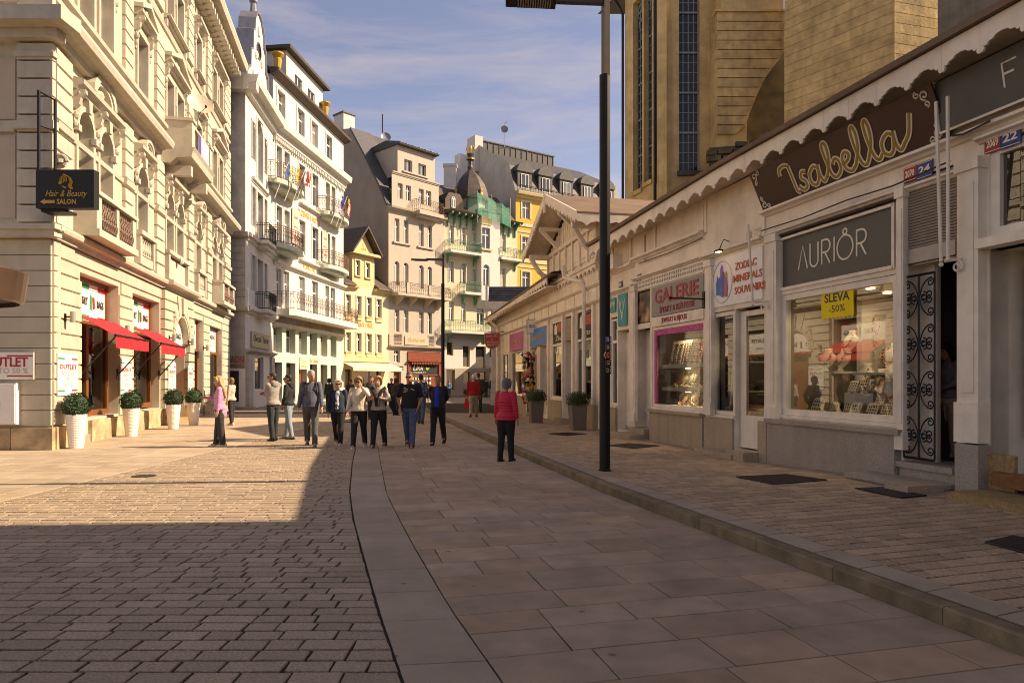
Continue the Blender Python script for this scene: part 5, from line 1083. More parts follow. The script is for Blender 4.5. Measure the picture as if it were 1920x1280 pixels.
for px, w_ in ((849, 1.1), (858, .7)): x = D5.F.x(px, .6); b = MB(); b.prism([(x - w_, 18.3), (x + w_, 18.3), (x + w_, 19.4), (x + w_ * .6, 20.1), (x - w_ * .6, 20.1), (x - w_, 19.4)], .3, 2) if px == 849 else None; b.build('dormer', M['tile_roof'], D5.t) if px == 849 else None
window(D5.t, D5.F.x(846, .3), D5.F.x(853, .3), 18.6, 19.7, .28, arch=True)
ch = thing('rear_house', 'dark roofed house with a white chimney between the beige and domed houses', 'house', (*kpt(820, 78), 0)); b = MB(); b.box(-6, 0, 0, 6, 8, 20); b.build('wall', M['taupe'], ch); b = MB(); b.prism([(-.5, 20), (4, 24.6), (8.5, 20)], -6.2, 6.2, 'x'); b.build('roof', M['tile_roof'], ch); b = MB(); b.box(.6, 1.2, 22, 2.0, 2.4, 26.0); b.box(.5, 1.1, 26.0, 2.1, 2.5, 26.3); b.build('chimney', M['white'], ch)
# --- strong yellow house with dormered metal roof
B6 = House('yellow_mansard_house', 'large bright yellow house with a row of round topped dormers in a dark metal roof', kpt(967, 75), kpt(1170, 83.8), 10)
rows = [(19.2, 21.0), (15.3, 17.2), (11.6, 13.4), (7.9, 9.7), (4.2, 6.0)]; xs = [B6.F.x(p) for p in (979, 1018, 1057, 1096, 1135)]; hs = [(x, x + 1.05, a, c_) for a, c_ in rows for x in xs]
B6.wall(0, 21.8, hs, 'strong_yellow'); B6.wins(hs, .22); B6.frames(hs, 'pale_yellow', .18); B6.body(21.8, 'taupe')
B6.cornice(21.3, 22.0, .6, 'yellow')
for a, c_ in rows: B6.box(0, -.08, a - .9, B6.len, 0, a - .55, 'band', 'pale_yellow'); B6.box(0, -.06, c_ + .45, B6.len, 0, c_ + .62, 'band', 'pale_yellow')
b = MB(); b.prism([(.1, 22.0), (1.3, 25.2), (8.3, 28.8), (10, 26)], .0, B6.len, 'x'); b.build('roof', M['metal_roof'], B6.t); b = MB(); b.box(.6, 8.2, 28.0, B6.len * .72, 8.8, 29.9); b.build('ridge_wall', M['metal_roof'], B6.t)
B6.box(.5, 8.1, 29.9, B6.len * .72 + .1, 8.9, 30.05, 'ridge_cap', 'slate')
for k in range(14): B6.box(.7 + k * B6.len * .72 / 14, 8.13, 28.6, .76 + k * B6.len * .72 / 14, 8.19, 29.9, 'roof_seam', 'slate')
b = MB(); b.poly([(0, -.02, 0), (0, 10, 0), (0, 10, 27.5), (0, 8.4, 29.6), (0, 1.3, 25.4), (0, -.02, 21.9)]); o = b.build('side_gable', mat('pale_gable', (.56, .50, .42), .85, .1, .8, .1, 60, stain=.15), B6.t, (-.03, 0, 0))
B6.box(-.6, 7.6, 26, .5, 9.4, 30.2, 'chimney', 'white'); B6.box(-2.2, 8.5, 22, -.7, 9.6, 28.0, 'chimney', 'white')
dmw = MB(); dmw.box(0, 0, 0, 1.9, 1.9, 2.2); dmw.prism([(-.12, 2.2), (2.02, 2.2), (2.02, 2.4), (1.75, 2.9), (1.3, 3.2), (.95, 3.28), (.6, 3.2), (.15, 2.9), (-.12, 2.4)], -.12, 2.4); DM = dmw.mesh('dormer', M['metal_roof'])
for px in (984, 1023, 1062, 1101, 1140): x = B6.F.x(px, .35) - .95; o = put('dormer', DM, B6.t, (x, .35, 22.2)); w_ = window(o, .45, 1.45, .35, 1.95, -.02, style='two')
railing(B6.t, [(0, -.3), (B6.len, -.3)], 22.0, 22.7, 'iron', .35, .025, False, 'snow_guard')
an = thing('roof_antenna', 'grey satellite dish and aerial on the ridge of the yellow mansard house', 'antenna', (*kpt(945.5, 80), 28.2)); an.scale = (.75,) * 3; b = MB(); b.tube([(0, 0, 0), (0, 0, 3.8), (.4, 0, 4.3)], .05, 5); b.box(-1.2, -.1, .1, .8, .1, .25); b.build('mast', M['grey_metal'], an); b = MB(); b.lathe([(.01, 0), (.35, .05), (.6, .18)], 14, cap=False); o = b.build('dish', M['zinc'], an, (0, -.2, 2.9)); o.rotation_euler = (rad(80), 0, 0)
ORD = ('leftmost', 'second from left', 'third from left', 'fourth from left', 'fifth from left', 'sixth from left', 'seventh from left', 'eighth from left', 'ninth from left', 'rightmost')
# ------------------------------------------------------------------ wooden shop row on the right
XA, XB = SHOP_A.x, SHOP_B.x
class Row(House):
    def __init__(s, name, label, F, cat='shop building'): s.F = F; s.t = thing(name, label, cat, (*F.o, 0), F.ang); s.len = F.len; s.dep = 5
    def g(s, x): d = s.F.d(x); return shop_z(d)
SA = Row('shop_row', 'long cream painted wooden shop row with scalloped eaves along the right pavement', SHOP_A)
AEND = 17.2
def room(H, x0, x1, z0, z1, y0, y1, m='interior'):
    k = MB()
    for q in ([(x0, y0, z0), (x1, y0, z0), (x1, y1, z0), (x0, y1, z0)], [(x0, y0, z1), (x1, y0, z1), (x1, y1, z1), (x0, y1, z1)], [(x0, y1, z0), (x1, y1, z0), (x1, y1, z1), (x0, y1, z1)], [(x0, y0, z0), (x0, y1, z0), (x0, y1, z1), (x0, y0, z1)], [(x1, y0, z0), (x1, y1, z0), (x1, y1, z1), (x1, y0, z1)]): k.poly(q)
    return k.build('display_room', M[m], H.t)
def shopwin(H, x0, x1, z0, z1, y=.1, fw=.09, fm='shop_trim', glass='glass', bars=()):
    k = MB(); k.box(x0, y - .06, z0, x0 + fw, y + .05, z1); k.box(x1 - fw, y - .06, z0, x1, y + .05, z1); k.box(x0 + fw, y - .06, z0, x1 - fw, y + .05, z0 + fw); k.box(x0 + fw, y - .06, z1 - fw, x1 - fw, y + .05, z1)
    k.box(x0 - .03, y - .12, z0 - .06, x1 + .03, y + .02, z0 - .003)
    for a in bars: k.box(x0 + fw, y - .05, a - .04, x1 - fw, y + .04, a + .04)
    f = k.build('shop_window', M[fm], H.t); k = MB(); k.poly([(x0 + fw, y, z0 + fw), (x1 - fw, y, z0 + fw), (x1 - fw, y, z1 - fw), (x0 + fw, y, z1 - fw)]); k.build('pane', M[glass], f); return f
# openings in the front wall
gal_door = (XA(1191), XA(1219), .22, 3.93); gal_win = (XA(1223), XA(1320.5), .9, 3.9); zod_win = (XA(1335), XA(1377), .86, 3.02); zod_door = (XA(1379), XA(1433), .22, 3.02)
aur_win = (XA(1463), XA(1680), .92, 4.18); aur_door = (XA(1695), XA(1794), .32, 4.4); last = (XA(1855), AEND - .6, .25, 4.5); teal_win = (XA(1146), XA(1157), .85, 3.4); teal_door = (XA(1159), XA(1179), .2, 3.0)
H_ = [gal_door, gal_win, zod_win, zod_door, aur_win, aur_door, last, teal_win, teal_door]
k = MB(); k.wall(0, AEND, 0, 5.55, H_, 0, .3); k.build('front_wall', M['shop_paint'], SA.t)
k = MB(); k.poly([(AEND, 0, 0), (AEND, 5, 0), (AEND, 5, 5.6), (AEND, 0, 5.6)]); k.poly([(0, 5, 0), (AEND, 5, 0), (AEND, 5, 5.6), (0, 5, 5.6)]); k.poly([(0, .32, 4.7), (AEND, .32, 4.7), (AEND, 5, 4.7), (0, 5, 4.7)]); k.poly([(0, .32, .2), (AEND, .32, .2), (AEND, 5, .2), (0, 5, .2)]); k.build('rear_wall', M['interior_dark'], SA.t)
def pillar(H, x0, x1, z1, z0=None, out_=.09, base=.25, m='shop_trim', stone=None):
    z0 = H.g((x0 + x1) / 2) - .05 if z0 is None else z0; k = MB(); k.box(x0, -out_, z0, x1, 0, z1); k.box(x0 - .02, -out_ - .03, z0, x1 + .02, 0, z0 + base); k.box(x0 - .02, -out_ - .03, z1 - .14, x1 + .02, 0, z1); w = x1 - x0
    k.box(x0 + w * .2, -out_ - .012, z0 + base + .12, x1 - w * .2, -out_, z1 - .3); k.build('pillar', M[m], H.t)
q_ = lambda a, c, o: (XA(a, -o), XA(c, -o))
pillar(SA, *q_(1181, 1190, .09), 4.1, .5); pillar(SA, *q_(1321.5, 1333, .09), 4.15, .86); pillar(SA, *q_(1436, 1455, .09), 4.25, .86); pillar(SA, *q_(1681, 1693.5, .09), 4.3, .62); pillar(SA, *q_(1794, 1834, .14), 4.35, .82, .14, .5)
SA.box(XA(1790, -.2), -.2, SA.g(11.5) - .1, XA(1834, -.2), .0, .8, 'pillar_base', 'granite')
# plinth stones
def plinth(a, c, z1, m, out_=.07, n=1):
    for i in range(n): x0 = a + (c - a) * i / n; x1 = a + (c - a) * (i + 1) / n; SA.box(x0 + .004, -out_, SA.g(x0) - .15, x1 - .004, -.002, z1, 'plinth_stone', m)
plinth(XA(1222), XA(1322), .8, 'granite_warm', .07, 5); SA.box(XA(1218), -.13, .8, XA(1322), 0, .87, 'stone_sill', 'granite_warm'); plinth(XA(1323), XA(1377), .8, 'granite_warm', .05); plinth(XA(1420, -.09), XA(1436.5, -.09), .83, 'granite_warm', .09); plinth(XA(1437, -.12), XA(1677, -.12), .82, 'granite', .12, 1); SA.box(XA(1432, -.17), -.17, .823, XA(1683, -.17), -.0, .90, 'stone_sill', 'granite'); plinth(XA(1140), XA(1158), .8, 'granite_warm')
plinth(XA(1838, -.05), XA(1903, -.05), .7, 'travertine', .05)
# mouldings
def mould(x0, x1, z, h=.1, out_=.12, m='shop_trim'): return SA.run([(0, z), (out_ * .3, z + .01), (out_ * .5, z + h * .4), (out_, z + h * .6), (out_, z + h), (0, z + h + .02)], x0, x1, m, 'moulding')
mould(0, XA(1190), 4.05); mould(XA(1190), XA(1322), 4.22, .08); mould(XA(1190), XA(1322), 4.72, .12, .16); mould(0, XA(1190), 4.62, .12, .16); mould(XA(1322) - .02, XA(1436), 4.18, .1, .14); mould(XA(1436), XA(1838), 4.22, .08, .1); mould(XA(1436), AEND, 4.62, .1, .16); mould(XA(1838), AEND, 4.52, .08, .12)
for px in (1150, 1184, 1230, 1326): x = XA(px); SA.box(x - .05, -.05, 4.78, x + .05, 0, 5.45, 'upper_post', 'shop_trim')
for a, c in ((1190, 1228), (1232, 1324), (1150, 1182)): SA.box(XA(a) + .08, -.02, 4.86, XA(c) - .08, 0, 5.4, 'upper_panel', 'shop_paint')
SA.box(XA(1328), -.03, 4.32, XA(1436), 0, 5.45, 'upper_panel', 'shop_paint')
SA.box(XA(1462), -.04, 4.18, XA(1684), .02, 4.215, 'shutter_slot', 'shop_gap')
# eave: roof, soffit, scalloped boards
EZ = lambda x: 5.47 + .22 * min(1, max(0, x / 7.0))
def scallop(parent, x0, x1, y, zf, pitch=.53, dep=.215, name='scalloped_board', m='shop_trim', pend=.125):
    n = max(1, round((x1 - x0) / pitch)); p = (x1 - x0) / n
    for i in range(n):
        a = x0 + i * p; b = MB(); z = zf(a); z2 = zf(a + p)
        prof = [(0, -dep - pend), (.05, -dep - pend), (.09, -dep - pend * .72), (.075, -dep - pend * .5), (.15, -dep - pend * .55), (.19, -dep - pend * .3), (.3, -dep - pend * .22), (.36, -dep - .0), (.5, -dep + .012)]
        pr = prof + [(1 - q, w) for q, w in prof[::-1][1:]]
        pts = [(a + .002, z), *[(a + q * (p - .004) + .002, z + (z2 - z) * q + w) for q, w in pr], (a + p - .002, z2)]
        b.prism(pts, y, y + .03); b.prism([(a + .03 * p, z - dep - pend * .6), (a + .07 * p, z - dep - pend * .6), (a + .05 * p, z - dep - pend * .25)], y - .002, y) ; b.build(name, M[m], parent)
scallop(SA.t, XA(1128) + .6, AEND, -.62, EZ)
n = 14
for i in range(n): x0 = .0 + (AEND) * i / n; x1 = AEND * (i + 1) / n; k = MB(); k.v += [(x0 + .003, -.6, EZ(x0) - .06), (x1 - .003, -.6, EZ(x1) - .06), (x1 - .003, 0, EZ(x1) - .1), (x0 + .003, 0, EZ(x0) - .1), (x0 + .003, -.6, EZ(x0) - .03), (x1 - .003, -.6, EZ(x1) - .03), (x1 - .003, 0, EZ(x1) - .07), (x0 + .003, 0, EZ(x0) - .07)]; k._f([(0, 1, 2, 3), (4, 5, 6, 7), (0, 1, 5, 4), (1, 2, 6, 5), (2, 3, 7, 6), (3, 0, 4, 7)]); k.build('soffit_board', M['shop_paint'], SA.t)
k = MB(); k.v += [(-.2, -.68, EZ(0)), (7, -.68, EZ(7)), (AEND, -.68, EZ(9)), (AEND, 5.2, 6.9), (7, 5.2, 6.9), (-.2, 5.2, 6.7)]; k.v += [(a, b, c + .05) for a, b, c in k.v]; k._f([(0, 1, 4, 5), (1, 2, 3, 4), (6, 7, 10, 11), (7, 8, 9, 10), (0, 1, 7, 6), (1, 2, 8, 7), (2, 3, 9, 8), (5, 0, 6, 11)]); k.build('roof', M['brown_roof'], SA.t)
k = MB(); k.v += [(-.2, -.7, EZ(0) + .0), (7, -.7, EZ(7)), (AEND, -.7, EZ(9))]; k.v += [(a, b - .02, c + .075) for a, b, c in k.v]; k.v += [(a, b + .06, c) for a, b, c in k.v[3:6]]; k._f([(0, 1, 4, 3), (1, 2, 5, 4), (3, 4, 7, 6), (4, 5, 8, 7)]); k.build('roof_edge', M['brown_roof'], SA.t)
# --- jewellery display things
def bust_mesh(s=1.0):
    b = MB(); R_ = [(.055, .035, 0), (.06, .04, .02), (.03, .025, .04), (.12, .05, .10), (.15, .06, .16), (.14, .055, .2), (.07, .045, .235), (.05, .042, .27), (.055, .045, .3)]
    rings = []; n = 10
    for rx, ry, z in R_: i = len(b.v); b.v += [(s * rx * math.cos(2 * math.pi * j / n), s * (ry * math.sin(2 * math.pi * j / n) + z * .25), s * z) for j in range(n)]; rings.append(i)
    for a, c in zip(rings, rings[1:]): b._f([(a + j, a + (j + 1) % n, c + (j + 1) % n, c + j) for j in range(n)])
    b._f([tuple(rings[-1] + j for j in range(n))]); return b
BUST = bust_mesh().mesh('bust', M['bust']); BUST.polygons.foreach_set('use_smooth', [True] * len(BUST.polygons))
BUST_D = bust_mesh().mesh('bust', M['bust2']); BUST_D.polygons.foreach_set('use_smooth', [True] * len(BUST_D.polygons))
def neck_mesh(m, r):
    b = MB(); n = 13
    for i in range(n + 1):
        t = i / n * math.pi; x = .10 * math.cos(t); z = .235 - .15 * math.sin(t); b.ball((x, -.055 + z * .25 - .012 * math.sin(t), z), r, 5, 4)
    return b.mesh('necklace', M[m])
NECK = [neck_mesh('amber', .013), neck_mesh('dark_trinket', .011), neck_mesh('trinket', .014)]
def bust(H, x, y, z, s, label, kind=0, dark=False, group='necklace busts in the jeweller window'):
    t = thing('necklace_bust', label, 'jewellery bust', (*H.F.w(x, y), z), H.F.ang + R.uniform(-.3, .3), group); t.scale = (s * 1.35,) * 3
    put('bust', BUST_D if dark else BUST, t); put('necklace', NECK[kind % 3], t); return t
card = MB(); card.prism([(-.1, 0), (.1, 0), (.11, .2), (.08, .24), (-.08, .24), (-.11, .2)], 0, .012)
CARD = card.mesh('card', M['bust'])
gem = MB()
for i in range(4):
    for j in range(4): gem.ball((-.066 + i * .044, -.006, .03 + j * .05), (.012, .008, .015), 5, 4)
GEM = gem.mesh('earrings', M['dark_trinket'])
def stand(H, x, y, z, label, s=1, group='jewellery cards in the window'):
    t = thing('jewellery_card', label, 'jewellery card', (*H.F.w(x, y), z), H.F.ang, group); t.rotation_euler = (rad(-22), 0, H.F.ang); t.scale = (s,) * 3; put('card', CARD, t); tag(put('earrings', GEM, t), kind='stuff')
def litter(H, par, x0, x1, y0, y1, z, n, m, size=.03, name='trinkets'):
    b = MB()
    for _ in range(n):
        x, y, s = R.uniform(x0, x1), R.uniform(y0, y1), size * R.uniform(.5, 1.4)
        if R.random() < .5: b.ball((x, y, z + s * .4), (s, s, s * R.uniform(.4, 1)), 5, 3)
        else: h = s * R.uniform(.5, 3); b.box(x - s * .6, y - s * .5, z, x + s * .6, y + s * .5, z + h)
    return tag(b.build(name, M[m], par), kind='stuff')
def bulbs(H, pts, z, pw=11):
    for x, y in pts: b = MB(); b.lathe([(.07, -.012), (.07, 0)], 10); o = b.build('downlight', M['bulb'], H.t, (x, y, z)); la_ = bpy.data.lights.new('downlight_glow', 'SPOT'); la_.energy = pw; la_.color = (1, .93, .82); la_.spot_size = rad(150); la_.spot_blend = .6; la_.shadow_soft_size = .06; lo = bpy.data.objects.new('downlight_glow', la_); COL.objects.link(lo); lo.parent = H.t; lo.location = (x, y, z - .03)
# --- jeweller with the brown script sign
x0, x1 = aur_win[:2]; f = shopwin(SA, x0, x1, .98, 3.12, .1, .1)
room(SA, x0 + .01, x1 - .01, .96, 3.1, .18, 1.9); bulbs(SA, [(x0 + .6, .5), (x0 + 1.5, .6), (x0 + 2.3, .5), (x0 + 1.1, 1.3), (x0 + 2.5, 1.2)], 3.08)
SA.box(x0 + .5, 1.2, .97, x0 + .62, 1.9, 3.08, 'display_panel', 'shelf'); SA.box(x0 + 1.5, 1.0, .97, x1 - .05, 1.6, 1.72, 'display_step', 'shelf'); SA.box(x0 + .85, .65, .97, x0 + 1.5, 1.2, 1.38, 'display_step', 'shelf'); SA.box(x1 - 1.0, .5, .97, x1 - .1, .9, 1.2, 'display_step', 'interior')
SA.box(x0 + .7, 1.5, 2.0, x0 + 1.3, 1.85, 2.05, 'display_shelf', 'shelf')
i = 0
for k_, (xx, yy, zz, s) in enumerate(((x0 + .25, .62, .99, 1.2), (x0 + .6, .6, .99, 1.0), (x0 + .98, .58, 1.0, 1.1), (x0 + 1.2, .7, 1.39, 1.1), (x0 + .95, .7, 1.39, .9), (x0 + 1.62, 1.02, 1.73, 1.5), (x0 + 1.95, 1.02, 1.73, 1.5), (x0 + 2.3, 1.02, 1.73, 1.6), (x1 - .9, .52, 1.21, .9), (x1 - .6, .52, 1.21, .9))): stand(SA, xx, yy, zz, 'pale jewellery card behind the floor row of the jeweller window, ' + ORD[k_], s, 'jewellery cards farther back in the jeweller window')
for k_ in range(9):
    b = MB(); xx = x0 + .72 + (k_ % 5) * .42; zz = 2.75 - (k_ // 5) * .5
    [b.ball((xx + .07 * math.cos(q_ * .5), 1.42, zz - .17 + .17 * math.sin(q_ * .5)), .014, 4, 3) for q_ in range(13)]; b.build('hanging_necklace', M[('amber', 'dark_trinket', 'trinket')[k_ % 3]], f)
for xx, yy, zz, s, kk, l_ in ((x0 + .42, .6, 1.75, 1.0, 2, 'first on the hanging shelf at the left'), (x0 + .62, .75, 1.75, 1.0, 2, 'second on the hanging shelf at the left'), (x0 + .95, .9, 1.38, 1.25, 1, 'taller on the white middle step'), (x0 + 1.25, .95, 1.38, 1.0, 2, 'smaller on the white middle step'), (x0 + 1.75, .75, 1.72, 1.15, 0, 'left of three on the high step'), (x0 + 2.05, .85, 1.72, 1.25, 0, 'middle of three on the high step'), (x0 + 2.4, .75, 1.72, 1.45, 0, 'largest of three on the high step'), (x1 - .75, .62, 1.2, 1.1, 0, 'left of two on the low step'), (x1 - .42, .6, 1.2, 1.25, 0, 'right of two on the low step'), (x0 + .75, .8, 2.05, 1.0, 2, 'lighter on the upper shelf'), (x0 + 1.05, 1.55, 2.05, .9, 1, 'darker on the upper shelf')): bust(SA, xx, yy, zz, s, 'cream bust with beads ' + l_ + ' in the jeweller window', kk)
SA.box(x0 + .3, .5, 1.71, x0 + .78, .95, 1.75, 'display_shelf', 'shelf'); SA.box(x1 - 1.5, .55, 1.68, x1 - .12, 1.0, 1.72, 'display_shelf', 'shelf')
for i, (xx, s) in enumerate(((x0 + .38, 1.35), (x0 + 1.32, 1.1), (x0 + 1.68, 1.1), (x0 + 1.98, 1.05), (x0 + 2.2, 1.05))): stand(SA, xx, .42, .99, 'pale earring card on the jeweller window floor, ' + ORD[i] + ' of five', s, 'earring cards on the jeweller window floor')
litter(SA, f, x0 + .1, x1 - .12, .2, .6, .975, 240, 'trinket', .034); litter(SA, f, x0 + .12, x0 + 1.4, .7, 1.15, 1.0, 60, 'dark_trinket', .07); litter(SA, f, x0 + 1.5, x1 - .1, 1.0, 1.5, 1.72, 70, 'dark_trinket', .06); litter(SA, f, x0 + .7, x0 + 1.3, 1.5, 1.8, 2.05, 30, 'trinket', .05); litter(SA, f, x0 + .85, x0 + 1.5, .66, .9, 1.38, 40, 'trinket', .03); litter(SA, f, x0 + 1.3, x1 - .15, .2, .5, .98, 90, 'amber', .024, 'amber_beads')
SA.box(x0, .02, 3.125, x1, .14, 3.255, 'transom_bar', 'shop_trim')
sg = thing('shop_sign', 'dark grey shop sign with thin white capitals aurior', 'sign', (*SHOP_A.w(x0 + .02, .04), 3.26), SHOP_A.ang); w, h_ = x1 - x0 - .1, .84
b = MB(); b.box(0, 0, 0, w, .05, h_); b.build('board', M['charcoal'], sg); b = MB(); b.box(-.03, -.05, -.06, w + .03, .0, -.005); b.box(-.03, -.05, h_ + .005, w + .03, 0, h_ + .05); b.box(-.05, -.05, -.06, -.003, 0, h_ + .05); b.box(w + .003, -.05, -.06, w + .05, 0, h_ + .05); b.build('sign_frame', M['shop_trim'], sg)
def strokes(par, paths, x, z, sx, sz, r, m, y, name='lettering', flatk=.35, n=5):
    b = MB()
    for P in paths:
        b.tube([(x + a * sx, y, z + c * sz) for a, c in P], r, n)
    b.v = [(a, y + (q - y) * flatk, c) for a, q, c in b.v]; return b.build(name, M[m], par)
def spl(P, k=6):
    o_ = []; n = len(P)
    for i in range(n - 1):
        p0, p1, p2, p3 = P[max(0, i - 1)], P[i], P[i + 1], P[min(n - 1, i + 2)]
        for j in range(k):
            t = j / k; o_.append(tuple(.5 * ((2 * p1[q]) + (-p0[q] + p2[q]) * t + (2 * p0[q] - 5 * p1[q] + 4 * p2[q] - p3[q]) * t * t + (-p0[q] + 3 * p1[q] - 3 * p2[q] + p3[q]) * t ** 3) for q in (0, 1)))
    return o_ + [P[-1]]
arc = lambda cx_, cy_, rx, ry, a0, a1, n=14: [(cx_ + rx * math.cos(rad(a0 + (a1 - a0) * i / n)), cy_ + ry * math.sin(rad(a0 + (a1 - a0) * i / n))) for i in range(n + 1)]
RR = lambda x_: [[(x_, 0), (x_, 1)], [(x_, 1)] + arc(x_ + .25, .74, .26, .26, 90, -90) + [(x_, .48)], [(x_ + .2, .48), (x_ + .5, 0)]]
AUR = [[(0, 0), (.3, 1), (.6, 0)], [(.78, 1), (.78, .3)] + arc(1.03, .27, .25, .27, 180, 360) + [(1.28, 1)]] + RR(1.5) + [[(2.25, 0), (2.25, 1)], arc(2.86, .48, .44, .48, 0, 360, 24), arc(2.86, 1.1, .11, .11, 0, 360, 12)] + RR(3.5)
strokes(sg, AUR, w * .17, h_ * .3, w * .155, .4, .017, 'ivory', -.004)
# the brown script sign leans out over the shop
zb_ = 4.74; lean = math.atan2(.30, .66)
xa, xb_ = XA(1432, -.05), XA(1782, -.05); bs = thing('script_sign', 'large dark brown sign with golden script isabella leaning out over the jeweller', 'sign', (*SHOP_A.w(xa, -.06), zb_), SHOP_A.ang); bs.rotation_euler = (lean, 0, SHOP_A.ang); w, h_ = xb_ - xa, .74
b = MB(); b.box(0, 0, 0, w, .03, h_); b.build('board', M['maroon'], bs)
I_ = [spl([(-.12, 1.25), (-.05, 1.62), (.25, 1.75), (.52, 1.62)]), spl([(.5, 1.62), (.52, .9), (.55, .1), (.7, -.02)])]
s_ = [spl([(.72, .28), (.9, .0), (1.15, .1), (1.15, .42), (.98, .68), (1.1, .98), (1.3, .9)])]
def la(o): return [spl([(o + .62, .82), (o + .42, 1.0), (o + .12, .7), (o + .08, .2), (o + .3, .0), (o + .52, .3), (o + .66, 1.0)]), spl([(o + .66, 1.0), (o + .62, .4), (o + .72, .02), (o + .92, .2)])]
def ll(o, hgt=2.05): return [spl([(o + .0, .2), (o + .3, .9), (o + .42, hgt * .8), (o + .36, hgt), (o + .24, hgt * .9), (o + .2, 1.0), (o + .26, .2), (o + .42, -.02), (o + .6, .2)])]
b_ = [spl([(2.3, .2), (2.6, .9), (2.72, 1.7), (2.62, 1.95), (2.5, 1.7), (2.5, .8), (2.55, .15), (2.75, -.02), (3.02, .25), (3.05, .72), (2.9, .92), (2.72, .7)])]
e_ = [spl([(3.15, .45), (3.45, .58), (3.58, .85), (3.42, 1.02), (3.24, .75), (3.26, .2), (3.5, -.02), (3.75, .2)])]
ISA = I_ + s_ + la(1.35) + b_ + e_ + ll(3.75) + ll(4.35) + la(4.95) + [spl([(5.85, .2), (6.15, .6), (6.4, 1.45)])]
kx = (XA(1698) - XA(1461)) / 6.6
strokes(bs, ISA, XA(1490) - xa, .09, kx, .29, .05, 'ivory', -.006, 'lettering_edge', .2, 6); strokes(bs, ISA, XA(1490) - xa, .09, kx, .29, .027, 'olive_gold', -.012, 'lettering', .3, 6)
for cx_, cz_, fx, fz in ((.12, h_ - .1, 1, -1), (.1, .1, 1, 1), (w - .14, h_ - .1, -1, -1), (w - .12, .1, -1, 1)):
    b = MB(); scroll(b, (cx_, -.006, cz_), .07, 1.2, fz, .013, fx, 12); scroll(b, (cx_ + fx * .11, -.006, cz_ - fz * .04), .05, 1.2, -fz, .012, fx, 10); scroll(b, (cx_ - fx * .0, -.006, cz_ + fz * .12), .045, 1.1, fz, .012, -fx, 10); b.build('corner_scroll', M['ivory'], bs)
# jeweller doorway: shutter slats, gate, steps
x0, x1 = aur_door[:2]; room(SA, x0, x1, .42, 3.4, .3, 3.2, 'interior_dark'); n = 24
for i in range(n): z = 3.42 + i * .95 / n; k = MB(); k.prism([(.02, z), (-.005, z + .006), (-.012, z + .02), (-.005, z + .034), (.02, z + .037)], x0, x1, 'x'); k.build('shutter_slat', M['shutter'], SA.t)
SA.box(x0, -.03, 3.22, x1, .03, 3.415, 'shutter_bar', 'grey_metal'); SA.box(x0, .06, 3.2, x1, .3, 3.22, 'door_head', 'shop_trim')
SA.box(x0 + .0, .30, .42, XA(1757, .3), .36, 3.2, 'door_panel', 'shop_paint'); SA.box(XA(1712, .3), .27, .7, XA(1722, .3), .3, 3.0, 'panel_strip', 'shop_trim'); SA.box(XA(1745, .3), .27, .5, XA(1756, .3), .3, 3.2, 'panel_strip', 'shop_trim'); SA.box(XA(1764, 1.8), 1.8, 2.35, XA(1795, 1.8), 1.85, 2.85, 'lit_poster', 'amber')
k = MB(); k.box(XA(1762, 1.4), 1.4, 2.95, XA(1800, 1.4), 1.45, 2.99); k.build('strip_lamp', emit('strip_lamp', (1, .55, .2), 1.6), SA.t); la_ = bpy.data.lights.new('doorway_glow', 'POINT'); la_.energy = 7; la_.color = (1, .7, .4); la_.shadow_soft_size = .1; lo = bpy.data.objects.new('doorway_glow', la_); COL.objects.link(lo); lo.parent = SA.t; lo.location = (XA(1778, .9), .5, 2.6)
SA.box(x0 - .05, -.1, .38, x1 + .02, .6, .46, 'step_tread', 'granite'); SA.box(x0 - .02, -.06, .1, x1 + .02, .5, .38, 'step_riser', 'granite'); SA.box(x0 - .45, -.62, .2, x1 + .08, -.08, .26, 'step_tread', 'granite'); SA.box(x0 - .4, -.58, .0, x1 + .04, -.1, .2, 'step_riser', 'granite'); SA.box(x1 - .3, -.86, .0, x1 + .1, -.3, .27, 'corner_stone', 'granite_warm')
gt = thing('iron_gate', 'black wrought iron gate leaf with scrolls before the jeweller door', 'gate', (*SHOP_A.w(x0 + .02, -.02), .52), SHOP_A.ang); w, h_ = XA(1757) - x0 - .04, 2.52
k = MB()
for xx in (0, w / 2, w): k.tube([(xx, 0, 0), (xx, 0, h_)], .017 if xx != w / 2 else .021, 4)
for zz in (0, h_): k.tube([(0, 0, zz), (w, 0, zz)], .017, 4)
k.build('gate_frame', M['iron'], gt)
q = MB(); hh = .31; ww = w / 2
q.tube([(0 + .05, 0, .06)] + [(.05 + (ww - .06) * math.sin(a), 0, .06 + hh * (1 - math.cos(a))) for a in (.3, .6, .9, 1.2, 1.5)], .011, 4); scroll(q, (.07, 0, .12), .06, 1.2, -1, .011, -1, 10); scroll(q, (ww - .08, 0, .33), .065, 1.2, 1, .011, -1, 10); scroll(q, (.08, 0, hh - .03), .06, 1.2, 1, .011, 1, 10)
SC = q.mesh('scroll', M['iron'])
for i in range(4):
    for sx in (1, -1):
        for sz in (1, -1): o = put('scroll', SC, gt, (0 if sx > 0 else w, 0, (i + .5) * h_ / 4 - sz * h_ / 8)); o.scale = (sx, 1, sz)
